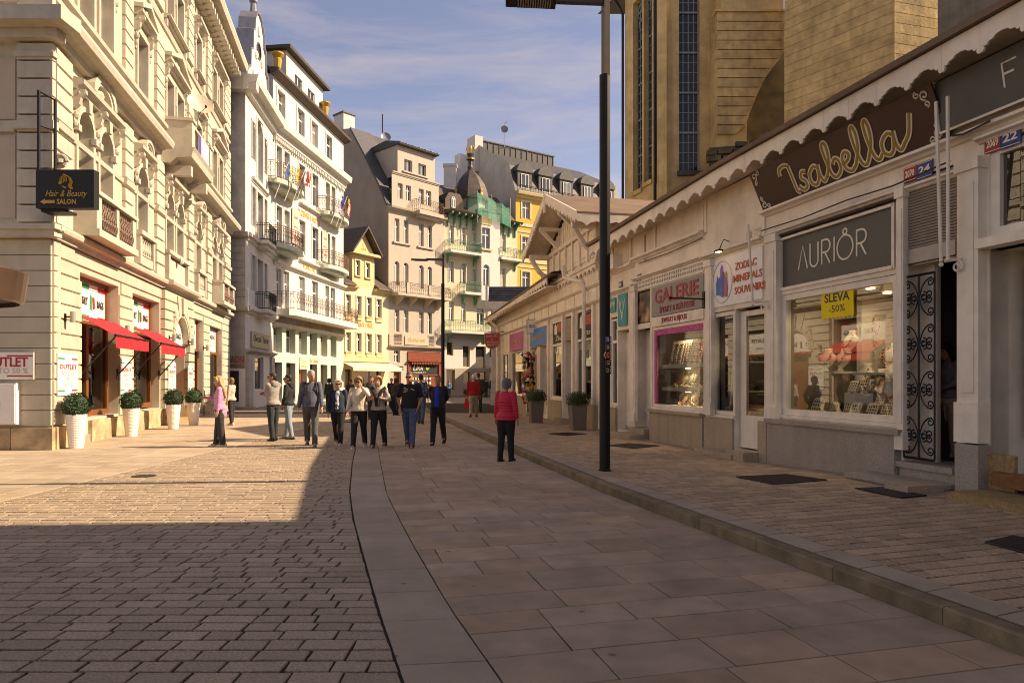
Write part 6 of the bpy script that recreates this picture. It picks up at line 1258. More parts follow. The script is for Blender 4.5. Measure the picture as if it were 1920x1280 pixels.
# rightmost shop
x0, x1 = last[:2]; shopwin(SA, x0, x1, 3.34, 4.46, .08, .12); room(SA, x0 + .05, x1, 3.3, 4.45, .2, 1.6, 'interior_dark'); SA.box(x0 - .03, -.2, 3.2, x1, .2, 3.32, 'ledge', 'shop_trim')
for xx in (.22, .42): SA.box(x0 + .12 + xx, .18, 3.4, x0 + .2 + xx, .24, 4.4, 'inner_post', 'wood_brown')
room(SA, x0, x1, .3, 3.2, .02, .9, 'shop_paint'); SA.box(x0 + .1, .44, .9, x0 + .62, .5, 3.0, 'door_panel', 'shop_trim'); SA.box(x0 + .18, .41, 1.3, x0 + .54, .44, 2.9, 'panel_strip', 'shop_paint'); SA.box(x0 + .8, .4, .5, x1, .46, 3.1, 'shop_door', 'shop_trim'); SA.box(XA(1858, -.2), -.2, .34, x1, .0, .5, 'wooden_step', 'wood_step')
for i in range(4): SA.box(XA(1795, -.6) + i * 1.3, -.75, .02, XA(1795, -.6) + (i + 1) * 1.3 - .006, -.1, .28, 'stone_step', 'travertine')
sg = thing('shop_sign', 'dark shop sign board at the upper right edge with one pale capital showing', 'sign', (*SHOP_A.w(XA(1783), -.16), 4.82), SHOP_A.ang); sg.rotation_euler = (rad(10), 0, SHOP_A.ang); b = MB(); b.box(0, 0, 0, 4.2, .04, .62); b.build('board', M['charcoal'], sg); b = MB(); b.box(-.02, -.02, -.03, 4.2, 0, .0); b.box(-.03, -.02, -.03, -.0, .04, .64); b.build('sign_frame', M['shop_trim'], sg); strokes(sg, [[(0, 0), (0, 1), (.6, 1)], [(0, .55), (.45, .55)]], XA(1909) - XA(1783), .2, .3, .28, .014, 'ivory', -.004)
# --- gallery
x0, x1 = gal_win[:2]; f = shopwin(SA, x0, x1, .93, 2.92, .08, .07); room(SA, x0 + .02, x1 - .02, .9, 2.9, .16, 1.5); bulbs(SA, [(x0 + 1.2, .4), (x0 + 2.4, .4), (x0 + 2.0, 1.0)], 2.88, 22); bulbs(SA, [(x0 + 1.2, .35), (x0 + 2.4, .35)], 1.88, 9); bulbs(SA, [(x0 + 1.2, .35), (x0 + 2.4, .35)], 1.32, 9)
b = MB(); b.box(x0 + .07, .03, 2.71, x1 - .07, .06, 2.85); b.box(x0 + .07, .03, 1.0, x0 + .17, .06, 2.71); b.build('lattice_border', M['magenta'], f)
for zz, nn, lab, dk in ((1.98, 10, 'top', False), (1.42, 6, 'middle', True), (.96, 6, 'bottom', False)):
    if zz > 1: SA.box(x0 + .12, .2, zz - .09, x1 - .04, .75, zz, 'display_shelf', 'shelf')
    for i in range(nn):
        if zz > 1.9:
            xx = x0 + .55 + i * .235; t = thing('necklace_board', 'cream board of bead necklaces on the top gallery shelf, ' + ORD[i], 'jewellery board', (*SHOP_A.w(xx, .36), zz), SHOP_A.ang + .5, 'necklace boards on the gallery shelf'); b = MB(); b.prism([(-.12, 0), (.12, .0), (.16, .58), (.1, .58)], -.11, .11, 'x'); b.build('board', M['bust'], t)
            for j in range(3): b = MB(); [b.ball((-.07 + .07 * j, -.125 + q_ * .0228, .06 + q_ * .06), .022, 5, 3) for q_ in range(8)]; b.build('bead_strand', M[('amber', 'dark_trinket', 'trinket')[(i + j) % 3]], t)
        else: bust(SA, x0 + .75 + i * .36, .42 + .1 * (i % 2), zz, 1.05 if zz > 1 else 1.0, ('olive' if dk else 'cream') + ' necklace bust on the ' + lab + ' gallery shelf, ' + ORD[i], i, dk, 'necklace busts in the gallery window')
    litter(SA, f, x0 + .5, x1 - .1, .22, .6, zz + .002, 150, 'trinket', .036)
sg = thing('shop_sign', 'grey sign reading galerie in red letters above the jewellery window', 'sign', (*SHOP_A.w(x0, -.02), 3.18), SHOP_A.ang); w = x1 - x0; b = MB(); b.box(0, 0, 0, w, .04, .74); b.build('board', M['grey_sign'], sg); text('GALERIE', .48, M['crimson'], sg, w * .5, .46, -.006, width=w * .84, bold=.008); text('ŠPERKY & BIŽUTERIE', .2, M['crimson'], sg, w * .52, .13, -.006, width=w * .68)
sg = thing('shop_sign', 'cream strip lettered jewelry and bijoux under the galerie sign', 'sign', (*SHOP_A.w(x0, -.02), 2.93), SHOP_A.ang); b = MB(); b.box(0, 0, 0, w, .04, .235); b.build('board', M['shop_trim'], sg); text('JEWELRY & BIJOUX', .17, M['crimson'], sg, w * .47, .12, -.006, width=w * .5)
k = MB(); k.box(gal_door[0], -.03, 3.95, x1, .0, 4.0); k.box(gal_door[0], -.03, 4.17, x1, .0, 4.21); k.box(gal_door[0], -.03, 4.07, x1, 0, 4.1)
n = 40
for i in range(n + 1): xx = gal_door[0] + (x1 - gal_door[0]) * i / n; k.box(xx - .02, -.028, 4.0, xx + .02, -.002, 4.17)
k.build('grille', M['shop_trim'], SA.t); SA.box(gal_door[0], -.002, 4.0, x1, .002, 4.17, 'grille_back', 'shop_gap')
d0, d1 = gal_door[:2]; SA.box(d0 + .02, .05, 3.08, d1 - .05, .09, 3.9, 'transom_panel', 'interior_dark'); po = thing('poster', 'dark photograph of a jewelled hand above the gallery side door', 'poster', (*SHOP_A.w(d0 + .03, .03), 3.1), SHOP_A.ang); b = MB(); b.box(0, 0, 0, d1 - d0 - .1, .012, .78); b.build('print', two_tone('hand_photo', (.02, .015, .012), (.38, .2, .09), 2.6, .4, .42, .62, c3=(.5, .36, .22)), po)
SA.box(d0, -.01, 2.93, d1 + .04, .06, 3.07, 'transom_bar', 'shop_trim'); SA.box(d0, .3, .3, d1, .36, 2.93, 'side_door', 'shop_paint'); SA.box(d0 + .1, .27, .5, d1 - .12, .3, 2.8, 'panel_strip', 'shop_trim'); SA.box(d0 - .4, -.55, .02, d1 - .05, .0, .2, 'stone_step', 'granite_warm'); SA.box(d0 - .05, -.18, .2, d1, .3, .34, 'stone_step', 'granite_warm')
ar = thing('sign_arm', 'black iron arm with ball end standing out before the galerie sign', 'bracket', (*SHOP_A.w(XA(1327), -.1), 3.32), SHOP_A.ang); b = MB(); b.tube([(0, 0, .02), (0, -.75, .02)], .018, 6); b.ball((0, -.78, .02), .035, 8, 6); b.build('arm', M['iron'], ar); b = MB(); b.box(-.04, -.02, -.18, .04, .02, .18); b.build('wall_plate', M['iron'], ar)
# --- minerals shop
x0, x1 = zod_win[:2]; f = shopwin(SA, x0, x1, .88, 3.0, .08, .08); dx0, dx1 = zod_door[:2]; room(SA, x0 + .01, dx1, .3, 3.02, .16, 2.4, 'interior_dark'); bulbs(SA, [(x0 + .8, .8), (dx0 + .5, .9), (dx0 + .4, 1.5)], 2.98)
for zz in (1.35, 1.95): SA.box(x0 + .1, .3, zz, x1 - .02, .9, zz + .03, 'display_shelf', 'shelf'); litter(SA, f, x0 + .12, x1 - .1, .32, .8, zz + .03, 36, 'dark_trinket', .05, 'minerals'); litter(SA, f, x0 + .12, x1 - .1, .3, .6, zz + .03, 14, 'trinket', .05, 'minerals')
litter(SA, f, x0 + .1, x1 - .08, .2, .7, .92, 60, 'trinket', .045, 'minerals'); 
for sx in (-.1, .22): k = MB(); k.prism([(x0 + .35 + sx, .9), (x0 + .41 + sx, .9), (x0 + .56 + sx, 2.1), (x0 + .5 + sx, 2.1)], .25, .3); k.build('ladder_stand', M['shelf'], SA.t)
for zz, mm in ((1.05, 'amber'), (1.5, 'trinket'), (2.02, 'dark_trinket')):
    SA.box(dx0 + .2, .8, zz - .03, dx1 - .05, 1.2, zz, 'display_shelf', 'shelf'); litter(SA, f, dx0 + .22, dx1 - .08, .85, 1.15, zz, 30, mm, .045, 'minerals')
hang = MB()
for _ in range(130): hang.ball((R.uniform(dx0 + .15, dx1 - .05), R.uniform(1.3, 1.7), R.uniform(1.5, 2.9)), R.uniform(.02, .05), 5, 3)
tag(hang.build('hanging_pendants', M['amber'], SA.t), kind='stuff')
k = MB(); t = .09; a, c = dx0 + .02, dx1 - .03
k.box(a, .1, .26, a + t * 2.2, .16, 2.96); k.box(c - t * .5, .1, .26, c, .16, 2.96); k.box(a + t * 2.2, .1, 2.86, c - t * .5, .16, 2.96); k.box(a + t * 2.2, .1, .26, c - t * .5, .16, .9); k.box(a + .3, .085, .42, c - .2, .1, .8); f = k.build('shop_door', M['shop_trim'], SA.t); k = MB(); k.poly([(a + t * 2.2, .12, .9), (c - t * .5, .12, .9), (c - t * .5, .12, 2.86), (a + t * 2.2, .12, 2.86)]); k.build('pane', M['glass'], f)
SA.box(x0 + .05, -.45, .0, XA(1433) - .4, .0, .17, 'stone_step', 'granite_warm'); SA.box(XA(1433) - .62, -.42, .0, XA(1433) - .05, -.1, .24, 'corner_stone', 'granite_warm')
sx0, sx1 = XA(1335), XA(1432); sg = thing('shop_sign', 'white sign with crystal medallion lettered zodiac minerals souvenirs', 'sign', (*SHOP_A.w(sx0, -.03), 3.12), SHOP_A.ang); w, h_ = sx1 - sx0, 1.0; b = MB(); b.box(0, 0, 0, w, .04, h_); b.build('board', M['white_sign'], sg)
ring = MB(); ring.tube([(.46 + .37 * math.cos(a * .2618), -.006, .5 + .43 * math.sin(a * .2618)) for a in range(25)], .008, 4); ring.build('medallion_ring', M['text_grey'], sg)
cm = [flat('crystal_%d' % i, c_, .5) for i, c_ in enumerate(((.02, .25, .35), (.05, .12, .40), (.35, .12, .35), (.5, .12, .15), (.6, .25, .05), (.1, .3, .2), (.30, .08, .40), (.45, .35, .5)))]
for i in range(15): cx_ = .46 + R.uniform(-.2, .2); zb2 = .18 + R.uniform(0, .14); hh = R.uniform(.2, .5) * (1 - abs(cx_ - .46) * 2.2) + .08; ww = R.uniform(.03, .06); b = MB(); q = R.uniform(-.05, .05); b.prism([(cx_ - ww, zb2), (cx_ + ww, zb2), (cx_ + ww + q, zb2 + hh), (cx_ + q, zb2 + hh + .07), (cx_ - ww + q, zb2 + hh)], -.009 - .0006 * i, 0); b.build('crystal', cm[min(7, int((cx_ - .26) / .4 * 6) if R.random() < .75 else R.randrange(8))], sg)
for i, s in enumerate(('ZODIAC', 'MINERALS', 'SOUVENIRS')): text(s, .2, M['coral'], sg, 1.42 - .06 * (2 - i), .73 - i * .24, -.006, width=(.72, .96, 1.0)[i], bold=.003)
k = thing('spot_lamp', 'small black spot lamp on a thin arm above the minerals sign', 'lamp', (*SHOP_A.w(XA(1372), -.05), 4.2), SHOP_A.ang); b = MB(); b.tube([(0, 0, .2), (-.02, -.12, .24), (.0, -.2, .1), (.02, -.24, .02)], .01, 5); b.box(-.09, -.3, -.02, .09, -.2, .02); b.build('lamp_arm', M['iron'], k); b = MB(); b.box(-.06, -.29, -.03, .06, -.21, -.021); b.build('bulb', M['bulb'], k)
# --- teal shop behind the lamp post
x0, x1 = teal_win[:2]; f = shopwin(SA, x0, x1, .88, 3.35, .08, .06, bars=(2.7,)); room(SA, x0, teal_door[1], .3, 3.4, .2, 1.5, 'interior_dark'); SA.box(teal_door[0], .25, .25, teal_door[1], .3, 2.95, 'side_door', 'shop_paint'); SA.box(teal_door[0] + .15, .22, .5, teal_door[1] - .15, .25, 2.8, 'panel_strip', 'shop_trim'); litter(SA, f, x0, x1, .25, .7, .95, 30, 'trinket', .06)
for px0, px1, z0, z1, l_ in ((1161, 1177, 3.1, 4.0, 'teal poster with a white deer head beside the lamp post'), (1145, 1156, 3.55, 3.95, 'small teal lettered panel just right of the lamp post')):
    a, c = XA(px0), XA(px1); po = thing('poster', l_, 'poster', (*SHOP_A.w(a, -.04), z0), SHOP_A.ang); b = MB(); b.box(0, 0, 0, c - a, .02, z1 - z0); b.build('print', M['teal'], po); b = MB()
    if px0 == 1161:
        m = (c - a) / 2
        for s_ in (-1, 1): b.tube([(m, -.005, .3), (m + s_ * .12, -.005, .5), (m + s_ * .2, -.005, .75)], .018, 4); b.tube([(m + s_ * .12, -.005, .5), (m + s_ * .05, -.005, .7)], .014, 4)
        b.prism([(m - .07, .38), (m + .07, .38), (m, .14)], -.006, 0); b.build('emblem', M['ivory'], po)
    else: text('YMI', .26, M['ivory'], po, (c - a) / 2, .2, -.006, width=(c - a) * .8)
SA.box(XA(1150), -.3, 4.7, XA(1168), 0, 5.1, 'meter_box', 'shop_trim')
# enamel number plates
def plate(px, py, s, m, w, h_, lab, F=SHOP_A, y=-.03):
    x = F.x(px, y); t = thing('number_plate', lab, 'number plate', (*F.w(x, y), F.z(px, py, y)), F.ang, 'enamel house number plates'); b = MB(); b.box(-w / 2, 0, -h_ / 2, w / 2, .015, h_ / 2); b.build('plate', M[m], t); text(s, h_ * .62, M['ivory'], t, 0, 0, -.003, width=w * .72 if len(s) > 1 else None, bold=.004, ext=.002)
    b = MB(); e = .008; b.box(-w / 2 + e, -.002, -h_ / 2 + e, w / 2 - e, 0, -h_ / 2 + e * 2); b.box(-w / 2 + e, -.002, h_ / 2 - e * 2, w / 2 - e, 0, h_ / 2 - e); b.build('plate_border', M['ivory'], t)
for a in ((1706, 326, '2070', 'red_plate', .22, .2, 'red number plate 2070 above the shutter'), (1733, 318, '24', 'blue_plate', .26, .22, 'blue number plate 24 above the shutter'), (1861, 269, '2069', 'red_plate', .22, .2, 'red number plate 2069 at the right edge'), (1894, 257, '22', 'blue_plate', .26, .22, 'blue number plate 22 at the right edge'), (1405, 443, '2071', 'red_plate', .2, .2, 'red number plate above the minerals sign'), (1421, 438, '26', 'blue_plate', .25, .22, 'blue number plate 26 above the minerals sign'), (1198, 521, '28', 'blue_plate', .22, .2, 'small blue number plate above the gallery side door'), (1163, 534, '30', 'blue_plate', .22, .2, 'small blue number plate near the lamp post')): plate(*a)
# folded awning arms
def arm(px, pz0, pz1, lab, n=2):
    x = XA(px, -.25); t = thing('awning_bracket', lab, 'awning bracket', (*SHOP_A.w(x, 0), 0), SHOP_A.ang)
    for i in range(n): b = MB(); b.tube([(-.02 + .17 * i, -.46, pz1), (-.04 + .14 * i, -.4, (pz0 + pz1) / 2), (-.06 + .1 * i, -.34, pz0)], .022, 6); b.build('rod', M['shop_trim'], t)
    b = MB(); b.tube([(.0, -.34, pz0), (.06, -.16, pz0 + .02), (.1, -.02, pz0 + .02)], .02, 5); scroll(b, (.04, -.2, pz0 - .07), .08, 1.3, 1, .016, 1, 12); scroll(b, (.09, -.09, pz0 - .1), .06, 1.2, -1, .014, 1, 12); b.ball((-.05, -.35, pz0 - .04), .03, 6, 5); b.box(.08, -.035, pz0 - .22, .14, 0, pz0 + .1); b.build('bracket', M['shop_trim'], t)
arm(1783, 3.1, 5.1, 'pair of cream awning rods ending in a scrolled bracket by the jeweller door'); arm(1423, 3.02, 4.45, 'single thin awning rod with scrolled bracket in front of the minerals sign', 1)
ns = thing('sale_notice', 'yellow sale notice with minus fifty percent hung in the jeweller window', 'notice', (*SHOP_A.w(XA(1540, .065), .065), 2.62), SHOP_A.ang); w = XA(1600, .065) - XA(1540, .065); b = MB(); z1 = .62
b.prism([(0, 0)] + [q for i in range(8) for q in ((w * (i + .5) / 8, -.025), (w * (i + 1) / 8, 0))] + [(w, .46)] + [q for i in range(8, 0, -1) for q in ((w * (i - .5) / 8, .485), (w * (i - 1) / 8, .46))], 0, .006); b.build('paper', M['yellow_paper'], ns); text('SLEVA', .19, M['text_dark'], ns, w / 2, .31, -.003, width=w * .78, ext=.001, bold=.004); text('-50%', .16, M['text_dark'], ns, w / 2, .13, -.003, width=w * .5, ext=.001)
b = MB(); b.tube([(w * .3, 0, .47), (w * .3, 0, .6)], .004, 4); b.build('string', M['text_dark'], ns)
# ------------------------------------------------------------------ gabled pavilion and farther shops
SB = Row('shop_pavilion', 'cream wooden shop pavilion with a carved gable and farther shops behind the lamp post', SHOP_B)
hB = []; W_ = {}
def opn(key, a, c, z0, z1): W_[key] = (XB(a), XB(c), z0, z1); hB.append(W_[key])
opn('w1', 1080, 1113, .9, 3.95); opn('d1', 1060, 1074, .2, 3.85); opn('w2', 1034, 1057, .9, 3.85); opn('d2', 1013, 1028, .2, 3.0); opn('w3', 959, 984, .7, 3.0); opn('d3', 994, 1006, .2, 3.0); opn('w4', 942, 953, .5, 3.0)
k = MB(); k.wall(0, SB.len, 0, 5.2, hB, 0, .3); k.build('front_wall', M['shop_paint'], SB.t)
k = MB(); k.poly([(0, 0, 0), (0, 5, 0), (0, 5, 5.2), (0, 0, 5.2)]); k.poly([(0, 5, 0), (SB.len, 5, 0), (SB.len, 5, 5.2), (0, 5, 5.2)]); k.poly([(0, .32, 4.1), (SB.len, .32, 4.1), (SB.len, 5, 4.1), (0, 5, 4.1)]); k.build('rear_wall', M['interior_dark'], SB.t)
for kk in ('w1', 'w2'):
    x0, x1, z0, z1 = W_[kk]; f = shopwin(SB, x0, x1, z0, z1, .08, .09, bars=(2.92,)); room(SB, x0, x1, .88, 3.9, .2, 1.6, 'interior_dark'); litter(SB, f, x0 + .1, x1 - .1, .25, 1.0, .95, 40, 'dark_trinket', .09, 'goods'); SB.box(x0 + .1, .4, 1.5, x1 - .1, .6, 1.56, 'display_shelf', 'shelf')
    b = MB(); n = 7; ww = x1 - x0 - .2
    for i in range(n): a = x0 + .1 + ww * i / n; q = 2.3 + .35 * abs(math.cos(i * 1.2)); b.prism([(a, 2.86), (a + ww / n, 2.86), (a + ww / n, q), (a + ww / n / 2, q - .06), (a, q)], .12, .125)
    b.build('lace_curtain', M['frame_white'], f)
    po = thing('poster', 'black window poster with a red rectangle over the ' + ('lace curtained window by the downpipe' if kk == 'w1' else 'lace curtained window behind the planter'), 'poster', (*SHOP_B.w(x0 + .1, .05), 3.0), SHOP_B.ang); w = x1 - x0 - .2; b = MB(); b.box(0, 0, 0, w, .012, .82); b.build('print', M['black'], po); b = MB(); b.box(w * .45, -.004, .4, w * .95, 0, .72); b.build('red_field', M['red'], po); b = MB(); b.prism([(w * .1, .35), (w * .35, .3), (w * .4, .72), (w * .3, .62), (w * .2, .76), (w * .12, .66)], -.005, 0); b.build('figure', M['ivory'], po); text('Zina', .26, M['ivory'], po, w * .5, .16, -.006, width=w * .55, shear=.3)
for kk in ('d1', 'd2', 'd3'): x0, x1, z0, z1 = W_[kk]; SB.box(x0, .25, z0, x1, .31, min(z1, 2.95), 'shop_door', 'shop_trim'); SB.box(x0 + .12, .22, .5, x1 - .12, .25, 2.7, 'pane', 'pane_dark')
x0, x1 = W_['d1'][:2]
for i in range(12): SB.box(x0, .0, 3.0 + i * .065, x1, .03, 3.06 + i * .065, 'shutter_slat', 'shutter')
for kk in ('w3', 'w4'): x0, x1, z0, z1 = W_[kk]; f = shopwin(SB, x0, x1, z0, z1, .08, .08); room(SB, x0, x1, .6, 3.0, .2, 1.6, 'interior'); b = MB(); [b.box(x0 + R.uniform(.1, x1 - x0 - .3), R.uniform(.3, .8), z, x0 + R.uniform(.3, x1 - x0 - .05), .9, z + R.uniform(.1, .4)) for z in (.8, 1.2, 1.6) for _ in range(4)]; tag(b.build('goods', M['amber' if kk == 'w3' else 'red'], f), kind='stuff')
for px in (1030, 1058, 1077, 1115, 1128, 990, 957, 986, 938): x = XB(px); SB.box(x - .09, -.09, .1, x + .09, 0, 3.95, 'pillar', 'shop_trim')
for a, c, n in ((935, 957, 2), (961, 988, 3), (1031, 1058, 3), (1078, 1125, 4)):
    for i in range(n): x0, x1 = XB(a), XB(c); SB.box(x0 + (x1 - x0) * i / n + .004, -.1, -.05, x0 + (x1 - x0) * (i + 1) / n - .004, -.002, .82, 'plinth_stone', 'granite_warm')
for z in (3.98, 4.5): SB.run([(0, z), (.05, z), (.12, z + .06), (.12, z + .1), (0, z + .12)], 0, SB.len, 'shop_trim', 'moulding')
for i in range(16): x0 = SB.len * i / 16; SB.box(x0 + .05, -.025, 4.12, x0 + SB.len / 16 - .05, 0, 4.48, 'upper_panel', 'shop_trim')
for px in (1062, 997): SB.box(XB(px), -.45, .05, XB(px + 10), -.1, .25, 'corner_stone', 'granite_warm')
BX = XB(1026, -.6); EB = lambda x: 4.97 + .36 * min(1, x / BX)
scallop(SB.t, .0, BX, -.62, EB, .42, .18, pend=.12)
k = MB(); k.v += [(-.3, -.68, EB(0)), (BX + .8, -.68, EB(BX)), (BX + .8, 4.5, 6.2), (-.3, 4.5, 6.0)]; k.v += [(a, b, c + .06) for a, b, c in k.v]; k._f([(0, 1, 2, 3), (4, 5, 6, 7), (0, 1, 5, 4), (3, 0, 4, 7)]); k.build('roof', M['brown_roof'], SB.t)
k = MB(); k.prism([(-.66, 5.0), (0, 5.06), (0, 5.0), (-.66, 4.94)], -.2, BX, 'x'); k.build('soffit', M['shop_paint'], SB.t)
k = MB(); k.prism([(0, 4.55), (-.25, 4.6), (-.55, 4.8), (-.6, 4.94), (0, 4.94)], -.12, .0, 'x'); k.build('eave_bracket', M['shop_trim'], SB.t)
# pavilion upper storey and gable
pc, pw = 15.5, 3.0; p0, p1 = pc - pw, pc + pw; PY = -.12
k = MB(); k.box(p0, PY, 4.6, p1, 5.5, 6.35); k.build('upper_wall', M['shop_paint'], SB.t); k = MB(); k.prism([(p0, 6.35), (p1, 6.35), (pc, 7.62)], PY, 5.5); k.build('gable_wall', M['shop_paint'], SB.t)
for i in range(7): x0 = p0 + .12 + i * (2 * pw - .24) / 7; SB.box(x0 + .05, PY - .04, 5.38, x0 + .8, PY, 6.2, 'shutter_panel', 'shop_trim'); SB.box(x0 + .14, PY - .06, 5.5, x0 + .7, PY - .04, 6.08, 'panel_board', 'shop_paint')
for i in range(8): x = p0 + .06 + i * (2 * pw - .12) / 7; SB.box(x - .06, PY - .09, 5.2, x + .06, PY, 6.3, 'post', 'shop_trim')
SB.run([(-PY, 6.24), (-PY + .1, 6.26), (-PY + .12, 6.38), (-PY, 6.4)], p0, p1, 'shop_trim', 'moulding'); SB.run([(-PY, 5.12), (-PY + .1, 5.14), (-PY + .12, 5.24), (-PY, 5.26)], p0, p1, 'shop_trim', 'moulding')
for i in range(20): x = p0 + .5 + i * (2 * pw - 1) / 19; top = 6.42 + (7.6 - 6.42) * (1 - abs(x - pc) / pw) - .05; SB.box(x - .09, PY - .03, 6.42, x + .09, PY, top, 'gable_slat', 'shop_trim')
scallop(SB.t, p0, p1, PY - .1, lambda x: 5.1, .42, .08, 'carved_board', 'shop_trim', .14)
OV = -1.0; ph, az2, ez = 3.68, 7.86, 6.42
for s_ in (-1, 1):
    xe = pc + s_ * ph
    k = MB(); k.prism([(xe, ez), (pc, az2), (pc, az2 + .07), (xe, ez + .07)], OV, 6.2); k.build('roof_slope', M['brown_roof'], SB.t)
    for i in range(9): t0, t1 = i / 9, (i + 1) / 9; k = MB(); k.prism([(xe + (pc - xe) * t0, ez - .03 + (az2 - ez) * t0), (xe + (pc - xe) * t1 - s_ * .006 * -1, ez - .03 + (az2 - ez) * t1), (xe + (pc - xe) * t1, ez - .008 + (az2 - ez) * t1), (xe + (pc - xe) * t0, ez - .008 + (az2 - ez) * t0)], OV + .03, PY); k.build('soffit_plank', M['shop_trim'], SB.t)
    n = 9
    for i in range(n):
        t0, t1 = i / n, (i + 1) / n; A = (xe + (pc - xe) * t0, ez + (az2 - ez) * t0); C_ = (xe + (pc - xe) * t1, ez + (az2 - ez) * t1); m_ = ((A[0] + C_[0]) / 2, (A[1] + C_[1]) / 2); k = MB(); k.prism([(A[0], A[1] + .09), (A[0], A[1] - .16), (A[0] * .75 + C_[0] * .25, A[1] * .75 + C_[1] * .25 - .28), (m_[0], m_[1] - .2), (A[0] * .25 + C_[0] * .75, A[1] * .25 + C_[1] * .75 - .28), (C_[0], C_[1] - .16), (C_[0], C_[1] + .09)], OV - .05, OV); k.build('bargeboard', M['shop_trim'], SB.t)
    xs_ = pc + s_ * (pw - .15)
    k = MB(); k.box(xs_ - .1, OV + .08, 6.2, xs_ + .1, PY, 6.36); k.tube([(xs_, PY - .02, 5.4), (xs_, OV * .55, 5.75), (xs_, OV + .15, 6.22)], .1, 5); k.build('strut', M['shop_trim'], SB.t); xs_ = pc + s_ * 1.3; k = MB(); k.box(xs_ - .08, OV + .08, 6.95, xs_ + .08, PY, 7.08); k.tube([(xs_, PY - .02, 6.3), (xs_, OV + .15, 6.98)], .08, 5); k.build('strut', M['shop_trim'], SB.t)
k = MB(); k.box(pc - .08, OV - .07, 7.3, pc + .08, OV - .01, 7.98); k.build('gable_drop', M['shop_trim'], SB.t)
o = thing('x', None, None) if False else None
k = MB(); n = 12
for i in range(n): y0 = OV + (6.2 - OV) * i / n; y1 = OV + (6.2 - OV) * (i + 1) / n; k.prism([(y0, ez), (y0, ez - .2), (y0 * .7 + y1 * .3, ez - .24), ((y0 + y1) / 2, ez - .34), (y0 * .3 + y1 * .7, ez - .24), (y1, ez - .2), (y1, ez)], pc + ph - .03, pc + ph, 'x')
k.build('eave_carving', M['shop_trim'], SB.t); tag(k and SB.t.children[-1] if False else SB.t, None)
# hanging signs along the far shops
def hang(px0, px1, py0, py1, d, lab, name='hanging_sign'):
    a = ((px0 - CX) / FPX * d, d, zat(py1, d)); w, h_ = (px1 - px0) / FPX * d, (py1 - py0) / FPX * d; t = thing(name, lab, 'sign', a); return t, w, h_
t, w, h_ = hang(908, 937, 624, 655, 36.5, 'dark red shield sign for souvenirs hanging at the far end of the shops'); b = MB(); b.prism([(0, h_), (w, h_), (w, h_ * .4), (w * .85, h_ * .12), (w * .5, 0), (w * .15, h_ * .12), (0, h_ * .4)], 0, .05); b.build('board', M['red_plate'], t); b = MB(); b.tube([(w, .02, h_ + .06), (w + .7, .3, h_ + .06)], .02, 4); b.tube([(0, .02, h_ + .03), (w, .02, h_ + .03)], .015, 4); b.build('bracket', M['iron'], t)
rim = MB(); rim.tube([(.03, -.01, h_ - .03), (w - .03, -.01, h_ - .03), (w - .03, -.01, h_ * .42), (w * .83, -.01, h_ * .15), (w * .5, -.01, .03), (w * .17, -.01, h_ * .15), (.03, -.01, h_ * .42), (.03, -.01, h_ - .03)], .012, 4); rim.build('rim', M['ivory'], t)
for i, (s, q) in enumerate((('SUVENÝRY', .76), ('A', .3), ('UPOMÍNKOVÉ', .76), ('PŘEDMĚTY', .6))): text(s, .15, M['ivory'], t, w / 2, h_ * (.8 - .18 * i), -.006, width=w * q * (.3 if s == 'A' else 1))
t, w, h_ = hang(988, 1027, 599, 625, 29.5, 'pale framed box sign with red lettering hanging over the far shop door'); b = MB(); b.box(0, 0, 0, w, .14, h_); b.build('sign_box', M['white_sign'], t); b = MB(); b.box(-.02, -.01, -.02, w + .02, .02, .02); b.box(-.02, -.01, h_ - .02, w + .02, .02, h_ + .02); b.box(-.02, -.01, .02, .015, .02, h_ - .02); b.box(w - .015, -.01, .02, w + .02, .02, h_ - .02); b.tube([(w, .05, h_ * .8), (w + .35, .1, h_ * .8)], .02, 4); b.build('sign_frame', M['grey_metal'], t); text('SKLO', .2, M['text_dark'], t, w * .24, h_ * .5, -.012, width=w * .28); text('KLENOTY', .17, M['text_red'], t, w * .68, h_ * .42, -.012, width=w * .5)
for px0, px1, z0, z1, m, s, tm, lab in ((960, 984, 3.0, 3.85, 'pink_sign', 'OPLATKY', 'gold_paint', 'magenta sign board over the yellow lit far shop window'), (998, 1028, 3.02, 3.75, 'blue_sign', 'Souvenir', 'gold_paint', 'bright blue sign board with golden lettering below the hanging box sign')):
    a, c = XB(px0), XB(px1); t = thing('shop_sign', lab, 'sign', (*SHOP_B.w(a, -.1), z0), SHOP_B.ang); b = MB(); b.box(0, 0, 0, c - a, .04, z1 - z0); b.build('board', M[m], t); text(s, .3, M[tm], t, (c - a) / 2, (z1 - z0) * .5, -.006, width=(c - a) * .7, shear=.2)
fl = thing('flower_column', 'tall column of artificial flowers beside the far shop door', 'flowers', (*SHOP_B.w(XB(1001), -.25), .06))
b = MB(); b.tube([(0, 0, 0), (0, 0, 2.6)], .05, 6); b.build('pole', M['iron'], fl)
for m, sd_ in (('amber', 1), ('pink_sign', 2), ('gold_paint', 3), ('leaf', 4), ('ivory', 5)):
    q = random.Random(sd_); b = MB(); [b.ball((.24 * math.cos(a_) * q.uniform(.7, 1), .24 * math.sin(a_), q.uniform(.5, 2.7)), q.uniform(.05, .1), 5, 4) for a_ in [q.uniform(0, 6.28) for _ in range(42)]]; tag(b.build('blossoms', M[m], fl), kind='stuff')
